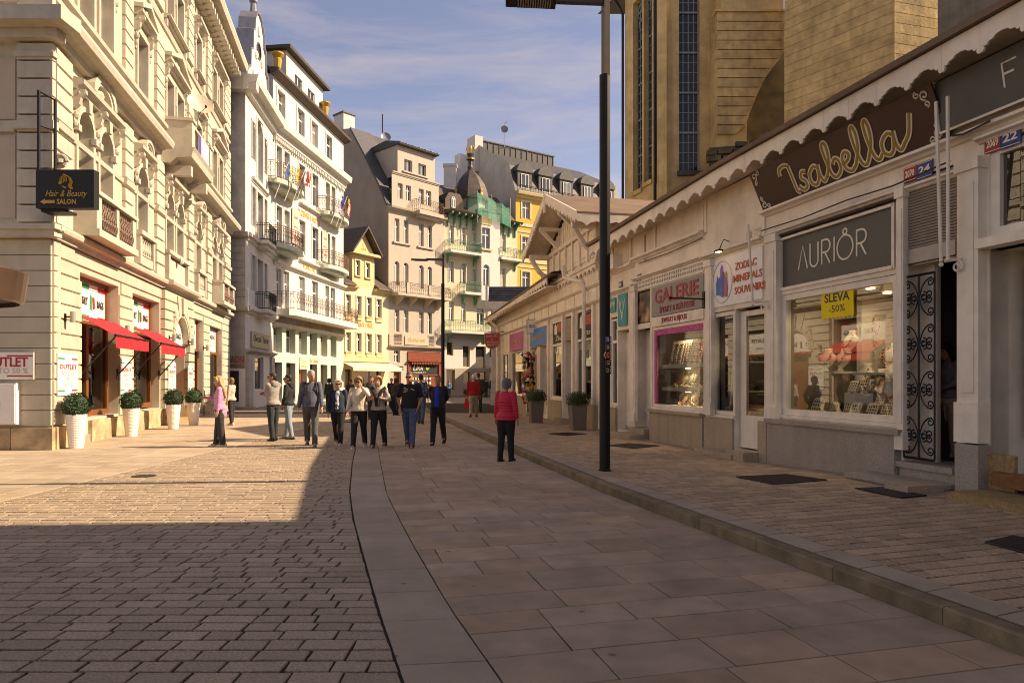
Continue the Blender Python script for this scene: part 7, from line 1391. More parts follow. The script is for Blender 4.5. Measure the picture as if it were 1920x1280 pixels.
dp = thing('downpipe', 'cream rain downpipe with an elbow on the pavilion front', 'downpipe', (*SHOP_B.w(XB(1104), -.16), 0), SHOP_B.ang); b = MB(); b.tube([(0, 0, .05), (0, 0, 4.55), (-.12, -.05, 4.75), (-.95, -.4, 5.0), (-1.0, -.42, 5.4)], .075, 8); b.build('pipe', M['shop_trim'], dp); b = MB(); [b.lathe([(.1, z), (.1, z + .05)], 8) for z in (1.0, 2.9)]; b.build('pipe_clip', M['shop_trim'], dp)
dp = thing('downpipe', 'curved cream downpipe at the far corner of the shops', 'downpipe', (*SHOP_B.w(XB(941), -.2), 0), SHOP_B.ang); b = MB(); b.tube([(0, 0, .05), (0, 0, 4.3), (-.1, -.1, 4.5), (-.5, -.35, 4.8)], .08, 8); b.build('pipe', M['shop_trim'], dp)
# slate roofed kiosk behind the far end
kx, ky = kpt(914, 42); kz = thing('slate_kiosk', 'small kiosk with a dark slate roof behind the far end of the shops', 'kiosk', (kx, ky, 0)); b = MB(); b.box(.2, .3, 0, 3.6, 3, 6.0); b.build('wall', M['shop_paint'], kz)
for i in range(5):
    for j in range(12): b = MB(); x0 = .1 + j * .3 + (i % 2) * .14; b.v += [(x0, i * .2, 6.4 + i * .17), (x0 + .29, i * .2, 6.4 + i * .17), (x0 + .29, i * .2 + .26, 6.6 + i * .17), (x0, i * .2 + .26, 6.6 + i * .17), (x0, i * .2, 6.43 + i * .17), (x0 + .29, i * .2, 6.43 + i * .17)]; b._f([(0, 1, 2, 3), (4, 5, 2, 3), (0, 1, 5, 4)]); b.build('slate', M['slate'], kz)
b = MB(); b.prism([(0, 6.37), (1.2, 7.4), (2.4, 6.37)], .05, 3.85, 'x'); b.build('roof', M['slate'], kz)
b = MB(); b.box(-.12, -.05, 5.0, .0, .2, 7.4); b.box(.0, -.03, 5.95, 3.9, .03, 6.36); b.build('eave', M['shop_trim'], kz)
for x in (.5, 1.2, 1.9): b = MB(); b.prism([(x - .3, 6.0), (x + .3, 6.0), (x + .15, 5.7), (x, 5.55), (x - .15, 5.7)], -.05, .05); b.build('carved_drop', M['shop_trim'], kz)
# square grey planters with shrubs
SHR = leafball(.42, 1300, .06, 9, .62, .35).mesh('shrub_crown', M['leaf2'])
for px, py, l_, s in ((1083, 805, 'tall square grey planter with a dark shrub next to the downpipe', 1.0), (1005, 792, 'square grey planter with a shrub farther along the shops', 1.0)):
    x, y = gp(px, py, .08); t = thing('shrub_planter', l_, 'potted plant', (x, y, walk_z(x, y)), SHOP_B.ang, 'square planters before the shops'); b = MB(); b.v += [(-.2, -.2, 0), (.2, -.2, 0), (.2, .2, 0), (-.2, .2, 0), (-.245, -.245, .8), (.245, -.245, .8), (.245, .245, .8), (-.245, .245, .8)]; b._f([(0, 1, 5, 4), (1, 2, 6, 5), (2, 3, 7, 6), (3, 0, 4, 7), (0, 3, 2, 1)]); b.build('planter_box', M['stone_pot'], t); b = MB(); b.box(-.225, -.225, .7, .225, .225, .76); b.build('soil', M['soil'], t); put('crown', SHR, t, (0, 0, .92)).scale = (.74, .74, .85)
# ------------------------------------------------------------------ street lamps
lx, ly = gp(1134, 882, .12); LP = thing('street_lamp', 'near black street lamp with flat arm standing on the right pavement', 'street lamp', (lx, ly, walk_z(lx, ly)), 0, 'street lamps along the kerb')
b = MB(); b.lathe([(.105, 0), (.105, .02), (.088, .03), (.088, 6.42), (.09, 6.44)], 20); b.build('pole', M['lamp_metal'], LP); b = MB(); b.box(-.035, -.055, 6.44, .065, .055, 7.95); o = b.build('upper_tube', M['lamp_grey'], LP); o.rotation_euler = (0, 0, rad(20))
b = MB(); b.prism([(-.03, 7.60), (-.03, 7.72), (-.85, 7.735), (-.85, 7.63)], -.05, .05); b.build('arm', M['lamp_grey'], LP); b = MB(); b.prism([(-1.62, 7.64), (-.8, 7.60), (-.8, 7.68), (-1.62, 7.70)], -.15, .15); b.build('lamp_head', M['lamp_metal'], LP); b = MB(); [b.box(-1.42 + i * .04, -.12, 7.6, -1.402 + i * .04, .12, 7.64) for i in range(14)]; b.build('diffuser', M['grey_metal'], LP)
far_ = copy_thing(LP, 'distant black street lamp with flat arm in front of the domed house', (-3.55, 35.6, .1))
st_ = thing('direction_stickers', 'coloured letter stickers b1 a1 c1 d1 on the near lamp pole', 'stickers', (lx + .045, ly - .082, walk_z(lx, ly))); st_.rotation_euler = (0, 0, rad(30))
for i, (s, m) in enumerate((('B1', 'blue_plate'), ('A1', 'charcoal'), ('C1', 'red_plate'), ('G7', 'maroon'), ('D1', 'black'))):
    z = 2.13 - .125 * i; b = MB(); b.box(-.05, -.002, z - .055, .06, .012, z + .055); b.build('sticker', M[m], st_); text(s, .1, M['ivory'], st_, .005, z, -.004, width=.08, ext=.001)
b = MB(); b.tube([(-.06, -.006, 1.93), (-.09, -.004, 1.88), (-.06, -.006, 1.83)], .007, 4); b.build('arrow', M['ivory'], st_)

for pts, lab in (([(XA(1440), -.13, 4.36), (XA(1520), -.15, 4.33), (XA(1600), -.14, 4.37), (XA(1690), -.15, 4.34), (XA(1800), -.16, 4.4)], 0), ([(XA(1200), -.05, 4.66), (XA(1260), -.06, 4.63), (XA(1322), -.06, 4.68)], 0), ([(XA(1212), -.04, 4.66), (XA(1212), -.04, 5.35)], 0), ([(XA(1786), -.17, 4.75), (XA(1830), -.2, 4.66), (XA(1880), -.19, 4.7)], 0)):
    b = MB(); b.tube(pts, .012, 5); b.build('cable', M['shop_gap'], SA.t)
# ------------------------------------------------------------------ church above the shops, hillside
CH = thing('church', 'tall ochre church tower and buttresses rising behind the shop roofs', 'church', (*kpt(1232, 40), 0))
def cface(a, c, z0, z1, wins_, m='ochre', name='wall', dep=.45):
    F = Facade(kpt(*a), kpt(*c)); b = MB(); b.wall(0, F.len, z0, z1, wins_(F) if wins_ else [], 0, dep); o = b.build(name, M[m], CH); place(o, F); return F, o
def place(o, F, x=0, y=0, z=0):
    p = F.w(x, y); o.location = (p[0] - CH.location.x, p[1] - CH.location.y, z); o.rotation_euler = (0, 0, F.ang)
def cwindow(F, x0, x1, z0, z1, y, nx, ph, arch=False):
    w, h_ = x1 - x0, z1 - z0; b = MB(); t = .05
    b.box(0, -.05, 0, .07, 0, h_); b.box(w - .07, -.05, 0, w, 0, h_)
    for i in range(1, nx): b.box(w * i / nx - .022, -.04, 0, w * i / nx + .022, 0, h_)
    n = int(h_ / ph)
    for k in range(n + 1): e = .05 if k % 4 == 0 else .02; b.box(.07, -.045 if k % 4 else -.09, k * ph - e, w - .07, 0, k * ph + e)
    o = b.build('church_window', M['zinc'], CH); place(o, F, x0, y, z0); b = MB(); b.box(.03, .0, 0, w - .03, .03, h_); b.build('pane', M['church_pane'], o)
    if arch:
        b = MB(); b.tube([(w / 2 + w * .42 * math.cos(a * .45), -.03, h_ - w * .55 + w * .45 * math.sin(a * .45)) for a in range(15)], .04, 4); b.tube([(w / 2, -.03, h_), (w * .2, -.03, h_ - w * 1.3), (w / 2, -.03, h_ - w * 2.1), (w * .8, -.03, h_ - w * 1.3), (w / 2, -.03, h_)], .03, 4); b.build('tracery', M['zinc'], o)
w1 = lambda F: [(F.x(1187), F.x(1204), 13.2, 24.9), (F.x(1207), F.x(1223), 13.4, 25.3)]
F1, _ = cface((1172, 44), (1230, 40.4), 6, 26.2, w1)
for h_ in w1(F1): cwindow(F1, h_[0], h_[1], h_[2], h_[3], .35, 3, .55, True); b = MB(); b.box(0, -.12, -.25, h_[1] - h_[0] + .1, .3, 0); o = b.build('window_sill', M['ochre'], CH); place(o, F1, h_[0] - .05, 0, h_[2])
b = MB(); b.prism([(0, 26.0), (-.5, 26.1), (-.7, 26.4), (-.7, 26.6), (0, 26.9)], -1, F1.len, 'x'); o = b.build('eave', M['slate'], CH); place(o, F1)
b = MB(); b.tube([(-.12, -.1, 6), (-.12, -.1, 24.8), (-.2, -.3, 25.3), (-.3, -.75, 25.9)], .09, 6); o = b.build('downpipe', M['iron'], CH); place(o, F1); b = MB(); b.tube([(F1.len + .1, -.12, 6), (F1.len + .1, -.12, 27)], .11, 6); o = b.build('downpipe', M['iron'], CH); place(o, F1)
b = MB(); b.poly([(0, 0, 6), (0, 9, 6), (0, 9, 26.2), (0, 0, 26.2)]); o = b.build('rear_wall', M['ochre'], CH); place(o, F1)
F2, _ = cface((1232, 40), (1250, 39.6), 6, 27, None, name='pilaster')
w3 = lambda F: [(F.x(1273), F.x(1312), 13.6, 26)]
F3, _ = cface((1250, 40), (1346, 40), 6, 27, w3)
h_ = w3(F3)[0]; cwindow(F3, h_[0], h_[1], h_[2], h_[3], .3, 4, .58)
b = MB(); b.box(-.1, -.25, -.25, h_[1] - h_[0] + .1, .3, 0); o = b.build('window_sill', M['slate'], CH); place(o, F3, h_[0], 0, h_[2])
b = MB(); b.poly([(0, .05, 26.9), (F3.len, .05, 26.9), (F3.len, 8, 26.9), (-3, 8, 26.9)]); o = b.build('flat_roof', M['slate'], CH); place(o, F3)
# rusticated buttress with its curved cut
F4 = Facade(kpt(1345, 38.6), kpt(1470, 38.6)); zc = lambda py: zat(py, 38.6)
b = MB(); b.box(0, .1, 10.5, F4.len * .45, 2.5, zc(22)); b.box(F4.len * .45, .1, zc(225), F4.len * .46, .2, zc(22)); o = b.build('buttress', M['ochre'], CH); place(o, F4)
edge = [(1471, 100), (1452, 122), (1432, 150), (1416, 185), (1404, 215), (1398, 236), (1385, 240), (1378, 250)]
def cut(py):
    if py <= edge[0][1]: return 1471
    for (a, b_), (c, d) in zip(edge, edge[1:]):
        if py <= d: return a + (c - a) * (py - b_) / max(1e-6, d - b_)
    return edge[-1][0]
n = 13
for i in range(n):
    p0, p1 = 24 + i * 17.6, 24 + (i + 1) * 17.6; xl = F4.x(1345); a, c = F4.x(cut(p1 - 1)), F4.x(cut(p0)); z1_, z0_ = zc(p0) - .02, zc(p1) + .03
    b = MB(); b.prism([(xl, z0_), (a, z0_), (c, z1_), (xl, z1_)], -.06, .6 if i > 3 else 2.5); o = b.build('rusticated_course', M['ochre_rust'], CH); place(o, F4)
b = MB(); b.box(-.15, -.16, zc(24), F4.len + .1, .5, zc(20)); o = b.build('ledge', M['ochre'], CH); place(o, F4)
b = MB(); b.box(.3, .05, zc(19), F4.len, 2.5, 25); o = b.build('upper_buttress', M['ochre'], CH); place(o, F4)
# long side wall with courses running towards the camera
A_, B_ = kpt(1470, 36), kpt(1677, 31.5); F5 = Facade(A_, B_); b = MB(); b.box(0, .06, 8, F5.len, 3, 23.2); o = b.build('wall', M['ochre'], CH); place(o, F5)
for i in range(29):
    z0_ = 9.4 + i * .47; b = MB(); b.box(0, .03, z0_ + .01, F5.len, .08, z0_ + .455); o = b.build('rusticated_course', M['ochre_rust'], CH); place(o, F5)
F6 = Facade(kpt(1677, 31.5), kpt(1765, 32.2)); b = MB(); b.box(0.01, .06, 8, F6.len, 5, 20.4); o = b.build('wall', M['ochre'], CH); place(o, F6)
for i in range(24):
    z0_ = 9.4 + i * .47; b = MB(); b.box(.0, .03, z0_ + .01, F6.len, .08, z0_ + .455); o = b.build('rusticated_course', M['ochre_rust'], CH); place(o, F6)
# mossy retaining wall and stones
RWL = thing('retaining_wall', 'dark mossy rubble wall below the church between roof and buttress', 'wall', (0, 0, 0))
q = random.Random(5)
def rubble(F, x0, x1, z0, ztop, ph, y0=0):
    z = z0
    while z < 40:
        x = x0 + q.uniform(-.4, 0); h_ = ph * q.uniform(.8, 1.2)
        while x < x1:
            w = q.uniform(.5, 1.1); xm = x + w / 2
            if z + h_ < ztop(xm): b = MB(); e = .05; j = lambda: q.uniform(-.05, .05); b.v += [(x, .3, z), (x + w - .03, .3, z), (x + w - .03, .3, z + h_ - .03), (x, .3, z + h_ - .03), (x + e + j(), y0 + j(), z + e), (x + w - e + j(), y0 + j(), z + e + j()), (x + w - e + j(), y0 + j(), z + h_ - e + j()), (x + e, y0 + j(), z + h_ - e)]; b._f([(4, 5, 6, 7), (0, 1, 5, 4), (1, 2, 6, 5), (2, 3, 7, 6), (3, 0, 4, 7)]); o = b.build('stone', M['stone_dark'], RWL); p = F.w(0, 0); o.location = (p[0], p[1], 0); o.rotation_euler = (0, 0, F.ang)
            x += w
        z += h_
        if z > ztop((x0 + x1) / 2) + 4: break
F7 = Facade(kpt(1330, 38.0), kpt(1475, 37.0)); b = MB(); b.box(0, .28, 8, F7.len, 1, 14.4); o = b.build('core', M['hill'], RWL); place(o, F7); o.location = (*F7.w(0, 0), 0)
rubble(F7, .2, F7.len, 10.5, lambda x: 14.2 + x * .3, .42)
F8 = Facade(kpt(1395, 41.5), kpt(1480, 41.5)); b = MB(); b.box(0, 0, 8, F8.len, .4, 22); o = b.build('core', M['hill'], RWL); o.location = (*F8.w(0, 0), 0); o.rotation_euler = (0, 0, F8.ang)
F9 = Facade(kpt(1400, 35.0), kpt(1690, 30.2)); rubble(F9, 0, F9.len, 9.5, lambda x: 12.6 + .25 * math.sin(x * 2.1) + .9 * math.exp(-((x - .8) / .8) ** 2), .4); b = MB(); b.box(0, .25, 8, F9.len, .8, 12.3); o = b.build('core', M['hill'], RWL); o.location = (*F9.w(0, 0), 0); o.rotation_euler = (0, 0, F9.ang)
F10 = Facade(kpt(1755, 31.0), kpt(2100, 26.5)); b = MB(); b.box(0, .25, 8, F10.len, .8, 19.5); o = b.build('core', mat('grey_render', (.22, .19, .15), .9, .3, 1.2, .5, 10, stain=.35), RWL); o.location = (*F10.w(0, 0), 0); o.rotation_euler = (0, 0, F10.ang)
rubble(F10, 0, F10.len, 11, lambda x: 16.2 + .5 * math.sin(x * 1.3) + x * .25, .5)
# hillside between the shop backs and the church
b = MB(); ds = [-10, 5, 12, 20, 30, 45, 60, 90]
for d0, d1 in zip(ds, ds[1:]):
    f = lambda d: [(shop_x(max(d, 3)) + 5.5, d, 4.0), (shop_x(max(d, 3)) + 9, d, 7.5), (shop_x(max(d, 3)) + 14, d, 9.5), (60, d, 11)]
    P, Q = f(d0), f(d1)
    for (a, c), (e, g_) in zip(zip(P, P[1:]), zip(Q, Q[1:])): b.poly([a, c, g_, e])
tag(b.build('hillside', M['hill']), kind='structure')
# the tall building just outside the frame whose shadow lies over the near paving
nb = thing('ochre_side_building', 'tall ochre building outside the right edge that shades the near paving', 'building', (11, -16, 0)); b = MB(); b.box(0, -14, 0, 13, 24.9, 21); b.build('wall', M['ochre'], nb); b = MB(); b.prism([(-14.3, 21), (5, 24), (25, 21)], -.4, 13.4, 'x'); b.build('roof', M['slate'], nb)
# ------------------------------------------------------------------ people
def ring_tube(b, rows, n=12):
    """rows of (centre, rx, ry): horizontal ellipses joined and capped"""
    rs = []
    for c, rx, ry in rows:
        i = len(b.v); b.v += [(c[0] + rx * math.cos(2 * math.pi * j / n), c[1] + ry * math.sin(2 * math.pi * j / n), c[2]) for j in range(n)]; rs.append(i)
    for a, c in zip(rs, rs[1:]): b._f([(a + j, a + (j + 1) % n, c + (j + 1) % n, c + j) for j in range(n)])
    b._f([tuple(rs[0] + j for j in range(n))[::-1], tuple(rs[-1] + j for j in range(n))])
def limb(b, pts, rs, n=10):
    b.tube(pts, list(rs), n)
    for p, r in ((pts[0], rs[0]), (pts[-1], rs[-1])): b.ball(p, r * .98, n, 6)
def mid(a, b, t): return a + (b - a) * t
def ik(S_, T, l1, l2, pole):
    d = T - S_; L_ = min(d.length, (l1 + l2) * .999); d = d.normalized() * L_; T = S_ + d; a = (l1 * l1 - l2 * l2 + L_ * L_) / (2 * L_); h_ = math.sqrt(max(0, l1 * l1 - a * a)); p = Vector(pole); p = (p - d.normalized() * p.dot(d.normalized())).normalized(); return S_ + d.normalized() * a + p * h_, T
PEND = []
CM = {}
def cmat(c, rough=.85):
    k = (tuple(c), rough)
    if k not in CM: CM[k] = mat('cloth_%d' % len(CM), c, rough, .2, 16, .7, 13)
    return CM[k]
SKIN = [mat('skin_%d' % i, c, .55, .08, 20, .05, 80) for i, c in enumerate(((.50, .25, .15), (.44, .20, .12), (.54, .29, .19)))]
SHOE_DARK = cmat((.03, .025, .022)); SHOE_PALE = cmat((.62, .58, .52)); SOLE = flat('shoe_sole', (.5, .46, .4))
SHADES = flat('sunglass_lens', (.012, .01, .01), .15); EYE_M = flat('eye', (.03, .02, .015), .3); LIP = flat('lips', (.36, .12, .09), .5)
def person(label, px, py, H, rz, top, legs, hair=None, skin=0, sex='m', arms=('down', 'down'), stride=(0, 0), head=(0, 0), zg=0.0, shoes='dark', sleeve=1.0, hairstyle='short', shades=False, front=None, vox=.013, group=None, jacket_len=0, belly=0.0, extras=None, topmat=None, pos=None, flare=1.0, girth=1.0):
    s = H / 1.75; x, y = pos or gp(px, py, zg); t = thing('person', label, 'person', (x, y, zg), rad(rz), group); f = sex == 'f'
    V3 = lambda a, b_, c: Vector((a * s, b_ * s, c * s))
    sw, hw = (.165 if f else .19) * girth, .088
    hip = [V3(-hw, 0, .93), V3(hw, 0, .93)]; knee, ank, feet = [], [], []
    for i in (0, 1):
        a, kb = (stride[i] if isinstance(stride[i], tuple) else (stride[i], max(0, -stride[i]) * .9)); a, kb = rad(a), rad(kb); L1, L2 = .435 * s, .42 * s
        k = hip[i] + Vector((0.01 * s * (1 if i else -1), -math.sin(a), -math.cos(a))) * L1; an = k + Vector((0, -math.sin(a - kb), -math.cos(a - kb))) * L2; knee.append(k); ank.append(an); feet.append(a - kb)
    drop = min(p.z for p in ank) - .085 * s
    sh = Vector((0, 0, -drop)); hip = [p + sh for p in hip]; knee = [p + sh for p in knee]; ank = [p + sh for p in ank]
    B = lambda a, b_, c: V3(a, b_, c) + sh
    shoulder = [B(-sw + .015, .01, 1.425), B(sw - .015, .01, 1.425)]
    TG = {'down': (.255, -.02, .86), 'fwd': (.25, -.17, .90), 'back': (.25, .14, .88), 'pocket': (.205, -.085, .93), 'phone': (.09, -.31, 1.21), 'crossed': (-.12, -.17, 1.2), 'face': (.10, -.17, 1.50), 'chest': (.055, -.17, 1.22), 'behind': (.06, .16, .97), 'hold': (.27, -.05, .88), 'belly': (.02, -.2, 1.06)}
    elbow, wrist = [], []
    for i, an in enumerate(arms):
        g_ = TG[an]; sg_ = 1 if i else -1; T = B(g_[0] * sg_, g_[1], g_[2]); pole = {'face': (sg_ * .7, -.3, -.8), 'behind': (sg_, .8, 0), 'pocket': (sg_ * 1.0, .8, 0), 'crossed': (sg_, -.1, -.7), 'chest': (sg_, .2, -.8), 'phone': (sg_ * .5, .2, -1), 'belly': (sg_, .3, -.4)}.get(an, (sg_ * .25, 1, 0))
        e, w = ik(shoulder[i], T, .285 * s, .255 * s, pole); elbow.append(e); wrist.append(w)
    # ---- body: one skinned surface from head to feet
    b = MB(); c0 = sh
    hr = math.radians(head[0]); tilt = math.radians(head[1]); hc = B(0, -.01, 1.50); RM = Matrix.Rotation(hr, 4, 'Z') @ Matrix.Rotation(tilt, 4, 'X')
    HP = lambda a, b_, c: hc + RM @ V3(a, b_, c - 1.50)
    fw = .92 if f else 1.0
    def hring(rows, bb, n=14):
        rs = []
        for yy, zz, rx, ry in rows: i = len(bb.v); bb.v += [tuple(HP(rx * math.cos(2 * math.pi * j / n), yy + ry * math.sin(2 * math.pi * j / n), zz)) for j in range(n)]; rs.append(i)
        for a, c in zip(rs, rs[1:]): bb._f([(a + j, a + (j + 1) % n, c + (j + 1) % n, c + j) for j in range(n)])
        bb._f([tuple(rs[0] + j for j in range(n))[::-1], tuple(rs[-1] + j for j in range(n))])
    hring([(-.045, 1.508, .026, .03), (-.035, 1.522, .046 * fw, .056), (-.024, 1.555, .06 * fw, .078), (-.014, 1.59, .069 * fw, .09), (-.004, 1.635, .075 * fw, .098), (.004, 1.68, .075 * fw, .097), (.01, 1.715, .064 * fw, .082), (.012, 1.738, .04, .052), (.012, 1.75, .012, .016)], b)
    b.tube([HP(0, -.094, 1.645), HP(0, -.112, 1.612), HP(0, -.121, 1.594), HP(0, -.1, 1.586)], [.011 * s, .014 * s, .017 * s, .012 * s], 6)
    for sg_ in (-1, 1): b.ball(tuple(HP(sg_ * .076 * fw, .012, 1.625)), (.014 * s, .022 * s, .032 * s), 7, 5)
    limb(b, [B(0, .02, 1.40), B(0, .012, 1.47), HP(0, .005, 1.55)], [.07 * s, .056 * s * (.9 if f else 1), .054 * s * (.9 if f else 1)])
    ring_tube(b, [(B(0, 0, .90), .14 * s, .10 * s), (B(0, 0, 1.05), .125 * s, .09 * s), (B(0, 0, 1.25), .15 * s, .105 * s), (B(0, .01, 1.40), .14 * s, .08 * s), (B(0, .01, 1.45), .06 * s, .05 * s)])
    for i in (0, 1):
        sg_ = 1 if i else -1
        limb(b, [shoulder[i], mid(shoulder[i], elbow[i], .5), elbow[i]], [.05 * s, .044 * s, .038 * s]); limb(b, [elbow[i], mid(elbow[i], wrist[i], .35), wrist[i]], [.039 * s, .038 * s, .026 * s])
        limb(b, [hip[i], mid(hip[i], knee[i], .5), knee[i]], [.075 * s, .066 * s, .052 * s]); limb(b, [knee[i], mid(knee[i], ank[i], .35), ank[i]], [.05 * s, .052 * s, .036 * s])
        # hand: palm, four unequal fingers, a thumb from the side
        if arms[i] == 'pocket': hd = Vector((-.3 * sg_, -.25, -1)).normalized()
        elif arms[i] == 'face': hd = Vector((-sg_ * .25, .1, 1)).normalized()
        elif arms[i] in ('chest', 'crossed', 'belly'): hd = Vector((-sg_, -.15, .15)).normalized()
        else: hd = ((wrist[i] - elbow[i]).normalized() + Vector((0, -.12, 0))).normalized()
        side = Vector((0, -1, 0)) if abs(hd.z) > .6 else Vector((0, 0, 1)); side = (side - hd * side.dot(hd)).normalized(); nrm = hd.cross(side); curl = nrm * (sg_ if abs(hd.z) > .6 else 1) * .0
        w = wrist[i]; inward = Vector((-sg_, 0, 0)); inward = (inward - hd * inward.dot(hd)); inward = inward.normalized() if inward.length > .2 else nrm
        for q in (-.026, -.009, .009, .026): b.tube([w + side * q * s * .6, w + hd * .045 * s + side * q * s, w + hd * .088 * s + side * q * s], [.018 * s, .016 * s, .013 * s], 6)
        for q, ln in ((.028, .068), (.0095, .08), (-.0095, .075), (-.027, .058)):
            r0 = w + hd * .085 * s + side * q * s; b.tube([r0, r0 + hd * ln * .5 * s + inward * .006 * s, r0 + hd * ln * .85 * s + inward * .022 * s, r0 + hd * ln * .98 * s + inward * .036 * s], [.0105 * s, .0098 * s, .0092 * s, .007 * s], 6)
        b.tube([w + hd * .025 * s + side * .022 * s, w + hd * .055 * s + side * .05 * s + inward * .012 * s, w + hd * .088 * s + side * .056 * s + inward * .022 * s], [.014 * s, .012 * s, .009 * s], 6)
        b.ball(tuple(ank[i] + Vector((0, -.05 * s, -.03 * s))), (.035 * s, .09 * s, .035 * s), 8, 5)
    def grow(bb, name, m, vx, par=t, sm=4): o = bb.build(name, m, par); PEND.append((o, vx, sm)); return o
    grow(b, 'body', SKIN[skin], min(vox * .8, .02), sm=2)
    # ---- trousers
    b = MB(); ring_tube(b, [(B(0, 0, .83), .155 * s * girth, .12 * s), (B(0, .008, .92), .175 * s * girth, .135 * s), (B(0, 0, 1.02), (.15 if f else .165) * s * girth, .115 * s + belly * s * .5)])
    for i in (0, 1):
        lw = flare; limb(b, [hip[i], mid(hip[i], knee[i], .4), knee[i]], [.104 * s * girth, .1 * s * lw ** .3 * girth, .077 * s * lw]); b.tube([knee[i], mid(knee[i], ank[i], .3), mid(ank[i], knee[i], .12), ank[i] + Vector((0, -.01 * s, -.03 * s))], [.077 * s * lw, .076 * s * lw, .064 * s * lw, .068 * s * lw], 10)
    grow(b, 'trousers', legs if not isinstance(legs, tuple) else cmat(legs), vox)
    # ---- upper clothing
    b = MB(); jl = jacket_len; wb = (.148 if f else .168) * girth; ch = .102 + belly * .3
    rows = [(B(0, .006, .92 - jl), (.2 if f else .193) * s * girth, (.156 + belly * .6) * s), (B(0, .006, .98 - jl * .5), (.196 if f else .19) * s * girth, (.152 + belly * .6) * s), (B(0, -.012 - belly * .3, 1.04), (wb + .012) * s, (.118 + belly) * s), (B(0, -.01 - belly * .3, 1.14), (wb + .008) * s, (.115 + belly * .9) * s), (B(0, -.004, 1.28), (.165 if f else .185) * s * girth, (.128 + (.012 if f else 0) + belly * .3) * s), (B(0, .008, 1.38), (sw - .012) * s, .108 * s), (B(0, .012, 1.44), (sw - .06) * s, .085 * s), (B(0, .012, 1.475), .082 * s, .072 * s)]
    ring_tube(b, rows, 16)
    for i in (0, 1):
        A = [shoulder[i], mid(shoulder[i], elbow[i], .5), elbow[i]]; r = [.074 * s, .066 * s, .058 * s]
        if sleeve < .6: limb(b, [A[0], mid(A[0], A[2], .55), mid(A[0], A[2], .8)], [.076 * s, .07 * s, .066 * s])
        else: limb(b, A, r); e2 = mid(elbow[i], wrist[i], .97 if sleeve > .9 else .45); b.tube([elbow[i], mid(elbow[i], e2, .5), e2], [.058 * s, .053 * s, .042 * s], 10); b.ball(tuple(elbow[i]), .057 * s, 10, 6)
    grow(b, 'top', topmat or cmat(top), vox)
    if front:                                        # shirt seen between the open sides of a jacket
        b = MB(); ring_tube(b, [(B(0, -.03 - belly * .3, .96), .085 * s, (.125 + belly) * s), (B(0, -.03 - belly * .3, 1.04), .09 * s, (.122 + belly) * s), (B(0, -.03 - belly * .3, 1.14), .09 * s, (.118 + belly * .9) * s), (B(0, -.028, 1.28), .088 * s, (.126 + belly * .3) * s), (B(0, -.03, 1.38), .07 * s, .1 * s), (B(0, -.024, 1.45), .055 * s, .066 * s)], 14)
        grow(b, 'shirt', front if not isinstance(front, tuple) else cmat(front), vox)
    # ---- shoes
    for i in (0, 1):
        a = ank[i]; p = max(-.7, min(.5, feet[i])) * .8; b = MB(); fy = Matrix.Rotation(-p if feet[i] < 0 else p * .3, 4, 'X'); Q = lambda x_, y_, z_: a + fy @ V3(x_, y_, z_)
        for (y_, z_, rx, rz_) in ((.05, -.035, .04, .05), (.0, -.035, .042, .048), (-.06, -.05, .045, .036), (-.12, -.06, .044, .027), (-.165, -.064, .034, .022)): b.ball(tuple(Q(0, y_, z_)), (rx * s, .05 * s, rz_ * s), 8, 6)
        if p > 0: pass
        grow(b, 'shoe', SHOE_PALE if shoes == 'pale' else (SKIN[skin] if shoes == 'sandal' else cmat((.16, .15, .15)) if shoes == 'grey' else SHOE_DARK), .013)
        if shoes == 'sandal':
            for y_ in (-.02, -.11): b = MB(); b.tube([Q(-.047, y_, -.08), Q(-.04, y_, -.035 if y_ < -.05 else -.01), Q(0, y_, -.02 if y_ < -.05 else .01), Q(.04, y_, -.035 if y_ < -.05 else -.01), Q(.047, y_, -.08)], .011 * s, 5); b.build('sandal_strap', SHOE_DARK, t)
        b = MB(); b.v += [tuple(Q(x_, y_, z_)) for z_ in (-.092, -.076) for x_, y_ in ((-.038, .08), (.038, .08), (.046, -.1), (.028, -.2), (-.028, -.2), (-.046, -.1))]; b._f([(5, 4, 3, 2, 1, 0), (6, 7, 8, 9, 10, 11)] + [(k, (k + 1) % 6, 6 + (k + 1) % 6, 6 + k) for k in range(6)]); b.build('sole', SOLE if shoes == 'pale' else SHOE_DARK, t)
    # ---- hair and face
    if hair:
        hm = hair if not isinstance(hair, tuple) else cmat(hair, .6); b = MB()
        if hairstyle == 'short': hring([(.045, 1.57, .055 * fw, .06), (.03, 1.62, .078 * fw, .082), (.022, 1.67, .083 * fw, .096), (.012, 1.715, .076 * fw, .09), (.008, 1.745, .054, .066), (.008, 1.762, .02, .026)], b)
        elif hairstyle == 'bald': hring([(.05, 1.575, .05, .052), (.038, 1.62, .0775 * fw, .07), (.032, 1.66, .079 * fw, .078), (.03, 1.695, .07, .07), (.03, 1.71, .05, .05)], b)
        else:
            hring([(.04, 1.53, .075, .06), (.03, 1.58, .088, .078), (.024, 1.63, .092, .094), (.014, 1.69, .09, .106), (.006, 1.735, .076, .09), (.004, 1.765, .048, .056), (.004, 1.775, .012, .015)], b)
            for sg_ in (-1, 1): b.tube([HP(sg_ * .055, -.05, 1.735), HP(sg_ * .084, -.04, 1.69), HP(sg_ * .09, -.02, 1.63), HP(sg_ * .082, -.01, 1.55)], [.022 * s, .026 * s, .026 * s, .018 * s], 7)
            b.tube([HP(-.06, -.085, 1.725), HP(0, -.1, 1.735), HP(.06, -.085, 1.725)], [.018 * s, .022 * s, .018 * s], 6)
